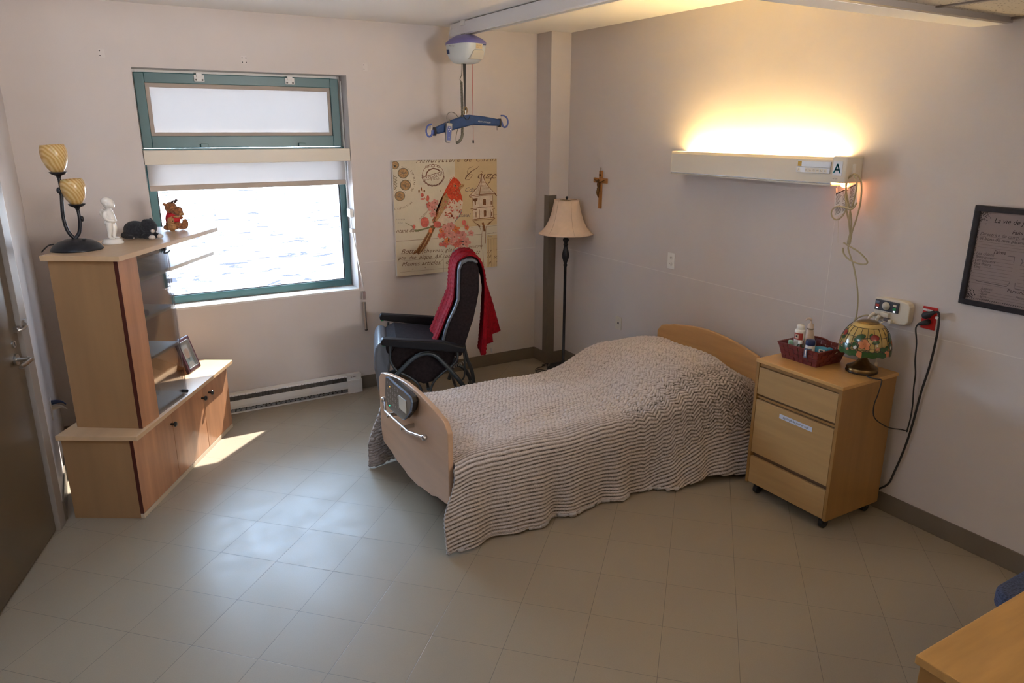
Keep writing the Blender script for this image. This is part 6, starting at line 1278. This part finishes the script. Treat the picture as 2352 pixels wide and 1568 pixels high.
for k in range(60): mb.ribbon([(0.008 + k * 0.009, 0.404), (0.012 + k * 0.009, 0.398)], 0.002, SF, 'frame_black', 0.0005); mb.ribbon([(0.001, 0.008 + k * 0.0066), (0.005, 0.011 + k * 0.0066)], 0.002, SF, 'frame_black', 0.0005)
link('written_sheet', mb, parent=t)
mb = MB(); mb.box((-0.0125, fy0 + 0.024 - 1.52, fz0 + 0.024 - 1.44), (-0.0115, fy1 - 0.024 - 1.52, fz1 - 0.024 - 1.44), 'picture_glass'); link('cover_glass', mb, parent=t)

# ================================================================== NIGHTSTAND
t = thing('bedside_cabinet', 'oak bedside cabinet on casters with three handleless drawers', 'bedside cabinet', (3.28, 2.29, 0))
nx0, nx1, ny0, ny1, nz0, nz1 = 3.065, 3.500, 2.040, 2.572, 0.065, 0.802
def np_(name, mb_, **kw):
    mb_.v = [(x_ - 3.28, y_ - 2.29, z_) for x_, y_, z_ in mb_.v]; return link(name, mb_, parent=kw.pop('parent', t), **kw)
for a, b in ((ny0, ny0 + 0.019), (ny1 - 0.019, ny1)):
    mb = MB(); mb.box((nx0, a, nz0), (nx1, b, nz1 - 0.019), 'oak_shaded'); np_('side_panel', mb, bevel=0.0015)
mb = MB(); mb.box((nx1 - 0.012, ny0 + 0.019, nz0), (nx1, ny1 - 0.019, nz1 - 0.019), 'oak_shaded'); np_('back_panel', mb)
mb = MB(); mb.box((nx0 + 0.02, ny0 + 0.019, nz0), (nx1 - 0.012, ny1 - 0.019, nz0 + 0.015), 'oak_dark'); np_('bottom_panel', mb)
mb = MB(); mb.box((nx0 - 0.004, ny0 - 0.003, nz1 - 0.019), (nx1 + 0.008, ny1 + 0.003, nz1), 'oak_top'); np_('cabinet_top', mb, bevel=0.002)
mb = MB(); mb.box((nx0 + 0.025, ny0 + 0.019, 0.10), (nx0 + 0.030, ny1 - 0.019, nz1 - 0.02), 'oak_dark'); np_('drawer_recess', mb)
for (z0, z1) in ((0.605, 0.758), (0.258, 0.572), (0.072, 0.232)):
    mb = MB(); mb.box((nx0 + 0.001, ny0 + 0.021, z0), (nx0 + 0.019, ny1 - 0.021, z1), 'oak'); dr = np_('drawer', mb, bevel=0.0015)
    if z0 == 0.258:
        mb = MB(); mb.xf = Matrix.Translation((0, 2.285, 0.527)) @ Matrix.Rotation(math.radians(1.2), 4, 'X')
        mb.box((nx0 - 0.0005, -0.103, -0.0125), (nx0 + 0.002, 0.103, 0.0125), 'label_blue_white'); mb.text('pp large de jour et nuit', 0.0185, lambda a, b, l: (nx0 - 0.0009, 0.079 - a, -0.005 + b), 'ink', spacing=0.95); np_('drawer_label', mb, parent=dr, label='white label reading pp large de jour et nuit')
for (z0, z1) in ((0.758, 0.783), (0.575, 0.592)):
    mb = MB(); mb.box((nx0 + 0.008, ny0 + 0.019, z0 + 0.005), (nx0 + 0.024, ny1 - 0.019, z1), 'oak_shaded'); np_('front_rail', mb)
for x_, y_ in ((3.115, 2.085), (3.115, 2.52), (3.46, 2.085), (3.46, 2.52)):
    mb = MB(); mb.cyl((x_, y_ - 0.012, 0.026), (x_, y_ + 0.012, 0.026), 0.026, 20, 'black_rubber'); mb.box((x_ - 0.014, y_ - 0.018, 0.03), (x_ + 0.014, y_ + 0.018, 0.066), 'black_plastic'); np_('caster', mb)

# ---------------- basket
NZ = nz1
t = thing('woven_basket', 'dark red woven basket of toiletries on the bedside cabinet', 'basket', (3.300, 2.412, NZ))
mb = MB(); hx, hy, H_ = 0.098, 0.108, 0.088; fl_ = 0.022; nw = 8
for (ax, sgn) in (('x', -1), ('x', 1), ('y', -1), ('y', 1)):
    L_ = hy if ax == 'x' else hx; D_ = hx if ax == 'x' else hy; n = nw if ax == 'x' else 8
    for r_ in range(4):
        for c_ in range(n):
            u0, u1 = -1 + 2 * c_ / n, -1 + 2 * (c_ + 1) / n; z0, z1 = H_ * r_ / 4 + 0.0004, H_ * (r_ + 1) / 4 - 0.0004; bump = 0.0022 if (r_ + c_) % 2 else 0.0
            P_ = []
            for (u, z) in ((u0 + 0.01, z0), (u1 - 0.01, z0), (u1 - 0.01, z1), (u0 + 0.01, z1)):
                f_ = fl_ * z / H_; a = u * (L_ + f_); d = sgn * (D_ + f_ + bump); P_.append((d, a, z) if ax == 'x' else (a, d, z))
            Q_ = [((p[0] - sgn * (0.003 + bump), p[1], p[2]) if ax == 'x' else (p[0], p[1] - sgn * (0.003 + bump), p[2])) for p in P_]
            mb.add(P_ + Q_, [(0, 1, 2, 3), (7, 6, 5, 4), (0, 4, 5, 1), (1, 5, 6, 2), (2, 6, 7, 3), (3, 7, 4, 0)], 'basket_red')
link('woven_sides', mb, parent=t, bevel=0.0006, seg=1)
mb = MB(); mb.box((-hx, -hy, 0.0), (hx, hy, 0.003), 'basket_red'); link('basket_bottom', mb, parent=t)
mb = MB(); mb.tube([(hx + fl_, hy + fl_, H_), (-hx - fl_, hy + fl_, H_), (-hx - fl_, -hy - fl_, H_), (hx + fl_, -hy - fl_, H_)], 0.0035, 6, 'basket_red', sub=1, closed=True); link('rim', mb, parent=t)
mb = MB(); mb.tube([(-0.035, -hy * 0 + 0.06, H_ + 0.0), (-0.02 + 0.06, 0.075, H_ + 0.010), (0.09, 0.06, H_ + 0.012), (0.118, 0.02, H_ + 0.006), (0.120, -0.01, H_)], 0.006, 8, 'basket_red'); link('handle', mb, parent=t)
mb = MB(); mb.box((-hx - fl_ - 0.003, -0.062, 0.045), (-hx - fl_ - 0.001, -0.044, 0.095), 'panel_blue_edge'); mb.box((-hx - fl_ - 0.004, -0.056, 0.052), (-hx - fl_ - 0.0028, -0.050, 0.086), 'paper_white'); link('price_tag', mb, parent=t)
def item(name, lb, cat, x_, y_, parts, z_=None, rot=0.0):
    t_ = thing(name, lb, cat, (x_, y_, NZ + 0.0035 if z_ is None else z_), rot)
    for nm, m in parts: link(nm, m, parent=t_)
    return t_
m1 = MB(); m1.lathe([(0, 0), (0.026, 0.0), (0.028, 0.004), (0.028, 0.150), (0.026, 0.156), (0.020, 0.160), (0, 0.160)], (0, 0, 0), 28, 'white_plastic')
m2 = MB(); m2.lathe([(0.020, 0.158), (0.021, 0.178), (0.018, 0.182), (0, 0.183)], (0, 0, 0), 28, 'white_plastic')
m3 = MB(); m3.lathe([(0.0284, 0.105), (0.0284, 0.142)], (0, 0, 0), 10, 'signal_red', a0=2.5, a1=4.4); m3.lathe([(0.0287, 0.112), (0.0287, 0.135)], (0, 0, 0), 8, 'photo_skin', a0=2.9, a1=3.6); m3.lathe([(0.0284, 0.05), (0.0284, 0.10)], (0, 0, 0), 8, 'red_plate', a0=4.0, a1=4.7); m3.lathe([(0.029, 0.118), (0.029, 0.128)], (0, 0, 0), 8, 'ink', a0=3.05, a1=3.4)
item('powder_bottle', 'tall white capped bottle with red label standing at the back of the basket', 'bottle', 3.262, 2.470, (('bottle_body', m1), ('cap', m2), ('label', m3)))
m1 = MB(); m1.lathe([(0, 0), (0.030, 0.0), (0.033, 0.01), (0.032, 0.05), (0.026, 0.10), (0.017, 0.140), (0.014, 0.15), (0, 0.15)], (0, 0, 0), 28, 'pump_cream'); m1.lathe([(0.0325, 0.045), (0.0282, 0.085)], (0, 0, 0), 10, 'photo_skin', a0=3.0, a1=3.8)
m2 = MB(); m2.lathe([(0.0165, 0.148), (0.0175, 0.168), (0.012, 0.178), (0.005, 0.182), (0.0045, 0.200), (0, 0.200)], (0, 0, 0), 20, 'pump_cream'); m2.tube([(0.0, 0.0, 0.197), (-0.006, 0.006, 0.206), (-0.014, 0.014, 0.206), (-0.024, 0.02, 0.196)], [0.007, 0.007, 0.005, 0.0035], 8, 'pump_cream'); m2.lathe([(0.0178, 0.148), (0.0178, 0.154)], (0, 0, 0), 20, 'pr_medal')
item('pump_bottle', 'cream lotion pump bottle at the back right of the basket', 'bottle', 3.345, 2.470, (('bottle_body', m1), ('pump', m2)))
m1 = MB(); m1.lathe([(0, 0), (0.012, 0), (0.013, 0.09), (0.0125, 0.098), (0, 0.098)], (0, 0, 0), 18, 'mint')
item('lip_stick', 'small mint green capped tube in the left corner of the basket', 'tube', 3.215, 2.487, (('tube_body', m1),))
m1 = MB(); m1.lathe([(0, 0), (0.020, 0.0), (0.022, 0.01), (0.021, 0.070), (0.012, 0.086), (0.010, 0.092), (0, 0.092)], (0, 0, 0), 22, 'clear_plastic'); m1.lathe([(0, 0.004), (0.0195, 0.004), (0.0195, 0.05), (0, 0.05)], (0, 0, 0), 22, 'mint'); m2 = MB(); m2.lathe([(0.011, 0.090), (0.012, 0.106), (0, 0.107)], (0, 0, 0), 18, 'white_plastic')
item('clear_bottle', 'clear squat bottle with pale green liquid in front of the tall white bottle', 'bottle', 3.228, 2.436, (('bottle_body', m1), ('cap', m2)))
m1 = MB(); m1.lathe([(0, 0), (0.024, 0.0), (0.026, 0.01), (0.0255, 0.085), (0.022, 0.095), (0, 0.095)], (0, 0, 0), 26, 'white_plastic'); m1.lathe([(0.0262, 0.055), (0.0262, 0.078)], (0, 0, 0), 12, 'panel_blue_edge', a0=2.6, a1=4.2); m2 = MB(); m2.lathe([(0.0245, 0.094), (0.025, 0.112), (0.022, 0.122), (0, 0.123)], (0, 0, 0), 26, 'navy_cap')
item('cream_jar', 'white bottle with a navy cap in the middle of the basket', 'bottle', 3.248, 2.388, (('bottle_body', m1), ('cap', m2)))
m1 = MB(); m1.ell((0, 0, 0), (0.026, 0.016, 0.030), 'pump_cream'); item('soap_bar', 'round cream soap leaning beside the navy capped bottle', 'soap', 3.315, 2.425, (('soap', m1),), NZ + 0.078)
m1 = MB(); m1.ell((0, 0, 0), (0.034, 0.058, 0.020), 'blue_pack', 24, 12); m1.ell((0.004, -0.038, 0.008), (0.024, 0.018, 0.014), 'blue_pack'); m2 = MB(); m2.box((-0.0395, -0.028, -0.002), (-0.032, 0.004, 0.013), 'paper_white'); m2.box((-0.0402, -0.020, 0.001), (-0.039, -0.004, 0.010), 'ink'); m3 = MB(); m3.ell((0.02, -0.060, 0.0), (0.020, 0.016, 0.012), 'pump_cream')
item('wipes_pack', 'bright blue soft pack of wipes lying at the front of the basket', 'packet', 3.300, 2.352, (('pack', m1), ('barcode', m2), ('flap', m3)), NZ + 0.068, math.radians(18))
m1 = MB(); m1.box((-0.060, -0.03, 0), (0.03, 0.02, 0.040), 'pump_cream'); item('tissue_box', 'plain cream box lying in the basket bottom under the blue pack', 'box', 3.335, 2.350, (('box', m1),), None, 0.1)

# ---------------- stained glass lamp
LX, LY = 3.358, 2.148
t = thing('stained_glass_lamp', 'brass table lamp with a flowered stained glass dome shade', 'lamp', (LX, LY, NZ))
mb = MB(); mb.lathe([(0.0, 0.0), (0.072, 0.0), (0.075, 0.003), (0.076, 0.022), (0.072, 0.028), (0.060, 0.031), (0.054, 0.037), (0.038, 0.046), (0.026, 0.062), (0.017, 0.080), (0.015, 0.094), (0.018, 0.098), (0.015, 0.104), (0.013, 0.125), (0.0, 0.125)], (0, 0, 0), 40, 'brass_old'); link('lamp_base', mb, parent=t)
mb = MB(); mb.lathe([(0.0765, 0.001), (0.0785, 0.006), (0.0765, 0.011)], (0, 0, 0), 40, 'brass_dark'); link('base_band', mb, parent=t)
# dome profile
zc0, R0, Ht = 0.112, 0.124, 0.158
def dome(az, q):        # q 0 rim .. 1 crown
    a_ = q * 1.22; r_ = R0 * math.cos(a_) ** 0.82 if q < 1 else 0.045; z_ = zc0 + Ht * math.sin(a_) * 1.02
    return r_, z_
def DP(az, q, l=0.0):
    r_, z_ = dome(az, q); r_ += l * math.cos(q * 1.2); z_ += l * math.sin(q * 1.2)
    z_ -= 0.006 * (0.5 + 0.5 * math.cos(az * 14)) * max(0, 1 - q * 6)
    return (r_ * math.cos(az), r_ * math.sin(az), z_)
mat('glass_cream', (0.50, 0.35, 0.11), 0.22, coat=0.4); mat('glass_green', (0.035, 0.10, 0.025), 0.22, coat=0.4); mat('glass_red', (0.28, 0.012, 0.008), 0.22, coat=0.4); mat('glass_peach', (0.62, 0.23, 0.10), 0.22, coat=0.4); mat('lead', (0.02, 0.018, 0.015), 0.4); mat('pearl', (0.75, 0.75, 0.70), 0.15, coat=1.0)
TILT = Matrix.Rotation(math.radians(4), 4, 'X')
v = []; f = []; NA, NQ = 84, 26
for j in range(NQ):
    for i in range(NA): v.append(DP(2 * PI * i / NA, j / (NQ - 1)))
for j in range(NQ - 1):
    for i in range(NA): f.append((j * NA + i, j * NA + (i + 1) % NA, (j + 1) * NA + (i + 1) % NA, (j + 1) * NA + i))
mb = MB(); mb.add(v, f, 'glass_cream', True); sh = link('glass_shade', mb, parent=t, solid=0.003)
mb = MB(); QB = 0.16
def strip(q0, q1, m_, l=0.001, a0=0, a1=2 * PI, n=NA):
    vv = []; ff = []
    for j in range(5):
        for i in range(n + 1): vv.append(DP(a0 + (a1 - a0) * i / n, q0 + (q1 - q0) * j / 4, l))
    for j in range(4):
        for i in range(n): a = j * (n + 1) + i; ff.append((a, a + 1, a + n + 2, a + n + 1))
    mb.add(vv, ff, m_, True)
def patch(az, q, ra, rq, m_, l=0.0018, rot=0.0, k=14, rim=True):
    # az in radians; ra, rq in metres on the surface
    def at(s_):
        vv = [DP(az, q, l + 0.0007)]
        for i in range(k):
            a = 2 * PI * i / k; e_, g_ = s_ * ra * math.cos(a), s_ * rq * math.sin(a); u_, w_ = e_ * math.cos(rot) - g_ * math.sin(rot), e_ * math.sin(rot) + g_ * math.cos(rot)
            vv.append(DP(az + u_ / max(0.05, dome(0, q)[0]), min(0.98, max(0.0, q + w_ / 0.215)), l))
        return vv
    ff = [(0, 1 + i, 1 + (i + 1) % k) for i in range(k)]
    if rim: l -= 0.0005; mb.add(at(1.16), ff, 'lead'); l += 0.0010
    mb.add(at(1.0), ff, m_, True)
def lead_(pts): mb.tube([DP(a, q, 0.0012) for a, q in pts], 0.0011, 5, 'lead', sub=2)
for k in range(20): a = 2 * PI * k / 20; lead_([(a, q / 10) for q in range(1, 9)])
for q in (0.50, 0.80, 0.165): mb.tube([DP(2 * PI * i / 60, q, 0.0012) for i in range(60)], 0.0012, 5, 'lead', sub=1, closed=True)
for k in range(32):
    a = 2 * PI * k / 32; patch(a, 0.065, 0.016, 0.017, 'glass_green' if k % 6 else 'glass_peach', rot=0.9)
for k in range(4):
    c0 = math.radians(228 + 90 * k)
    for da, dq, ra, rq, m_, r in ((0.10, 0.62, 0.024, 0.020, 'glass_red', 0), (0.10, 0.62, 0.014, 0.012, 'glass_red', 0), (0.10, 0.62, 0.006, 0.005, 'glass_red', 0), (0.16, 0.46, 0.018, 0.011, 'glass_green', 0.3), (-0.05, 0.72, 0.012, 0.007, 'glass_green', 1.0),
                                 (-0.30, 0.46, 0.017, 0.017, 'glass_peach', 0), (-0.44, 0.40, 0.015, 0.014, 'glass_peach', 0), (-0.20, 0.38, 0.015, 0.015, 'glass_peach', 0), (-0.38, 0.30, 0.014, 0.014, 'glass_peach', 0), (-0.18, 0.27, 0.013, 0.012, 'glass_peach', 0), (-0.30, 0.37, 0.009, 0.009, 'glass_peach', 0),
                                 (-0.50, 0.62, 0.024, 0.016, 'glass_green', 0.6), (-0.62, 0.50, 0.018, 0.014, 'glass_green', 0.2), (-0.66, 0.30, 0.014, 0.020, 'glass_green', 0.4), (0.0, 0.20, 0.013, 0.009, 'glass_cream', 0.2), (0.22, 0.25, 0.013, 0.008, 'glass_peach', 0.5), (0.48, 0.22, 0.020, 0.014, 'glass_green', -0.3), (0.66, 0.26, 0.014, 0.012, 'glass_green', 0.2), (0.62, 0.14, 0.010, 0.008, 'glass_peach', 0.0)):
        patch(c0 + da, dq * 0.80 + 0.02, ra * 0.88, rq * 0.88, m_, l=0.0018 + 0.00022 * (int(ra * 1000 + da * 100) % 7), rot=r)
    patch(c0 - 0.64, 0.22, 0.008, 0.011, 'pearl', 0.003)
link('leaded_flowers', mb, parent=sh)
mb = MB(); mb.lathe([(0.052, zc0 + Ht * 0.955), (0.047, zc0 + Ht * 0.985), (0.030, zc0 + Ht * 1.02), (0.012, zc0 + Ht * 1.03), (0.0, zc0 + Ht * 1.05)], (0, 0, 0), 30, 'brass_old', flute=lambda a, z: 1 + 0.03 * math.cos(10 * a)); link('crown_cap', mb, parent=t)
mb = MB(); mb.cyl((0, 0, 0.12), (0, 0, zc0 + Ht * 1.02), 0.005, 8, 'brass_dark'); link('stem', mb, parent=t)
mb = MB(); mb.tube([(-0.055, -0.065, 0.006), (-0.062, -0.085, 0.004), (-0.055, -0.120, 0.004), (-0.045, -0.139, 0.004), (-0.050, -0.146, -0.010), (-0.068, -0.148, -0.070), (-0.088, -0.149, -0.122), (-0.070, -0.150, -0.190), (0.03, -0.152, -0.256), (0.10, -0.152, -0.285), (0.148, -0.165, -0.296), (0.160, -0.200, -0.295)], 0.003, 8, 'black_rubber'); link('lamp_cord', mb, parent=t)

# ================================================================== FOREGROUND FURNITURE
t = thing('oak_desk', 'oak topped desk at the bottom right corner of the view', 'desk', (2.1, 0.35, 0))
mb = MB(); mb.box((1.630 - 2.1, -0.35 - 0.35, 0.725), (2.50 - 2.1, 0.792 - 0.35, 0.750), 'oak_desk_top' if 'oak_desk_top' in MATS else mat('oak_desk_top', (0.50, 0.28, 0.09), 0.35, noise=((3.5, 26, 3), 0.14))); link('desk_top', mb, parent=t, bevel=0.003)
for a, b in ((1.640, 1.660), (2.47, 2.49)):
    mb = MB(); mb.box((a - 2.1, -0.34 - 0.35, 0.0), (b - 2.1, 0.782 - 0.35, 0.725), 'oak_shaded'); link('side_panel', mb, parent=t, bevel=0.002)
mb = MB(); mb.box((1.660 - 2.1, 0.40, 0.25), (2.47 - 2.1, 0.42, 0.725), 'oak_shaded'); link('modesty_panel', mb, parent=t)
t = thing('blue_chair', 'dark blue upholstered chair tucked behind the desk by the right wall', 'chair', (2.80, 0.945, 0), 0.0)
mb = MB(); mb.prism(rrect(-0.245, -0.16, 0.22, 0.25, 0.07, 6), 0.0, 0.075, lambda a, b, z_: (a, b - 0.15, 0.385 + z_), 'blue_upholstery'); link('seat', mb, parent=t, bevel=0.02, seg=3)
for a, b in ((-0.20, -0.27), (-0.20, 0.05), (0.18, -0.27), (0.18, 0.05)):
    mb = MB(); mb.cyl((a, b, 0.0), (a, b, 0.385), 0.014, 12, 'black_iron'); link('leg', mb, parent=t)
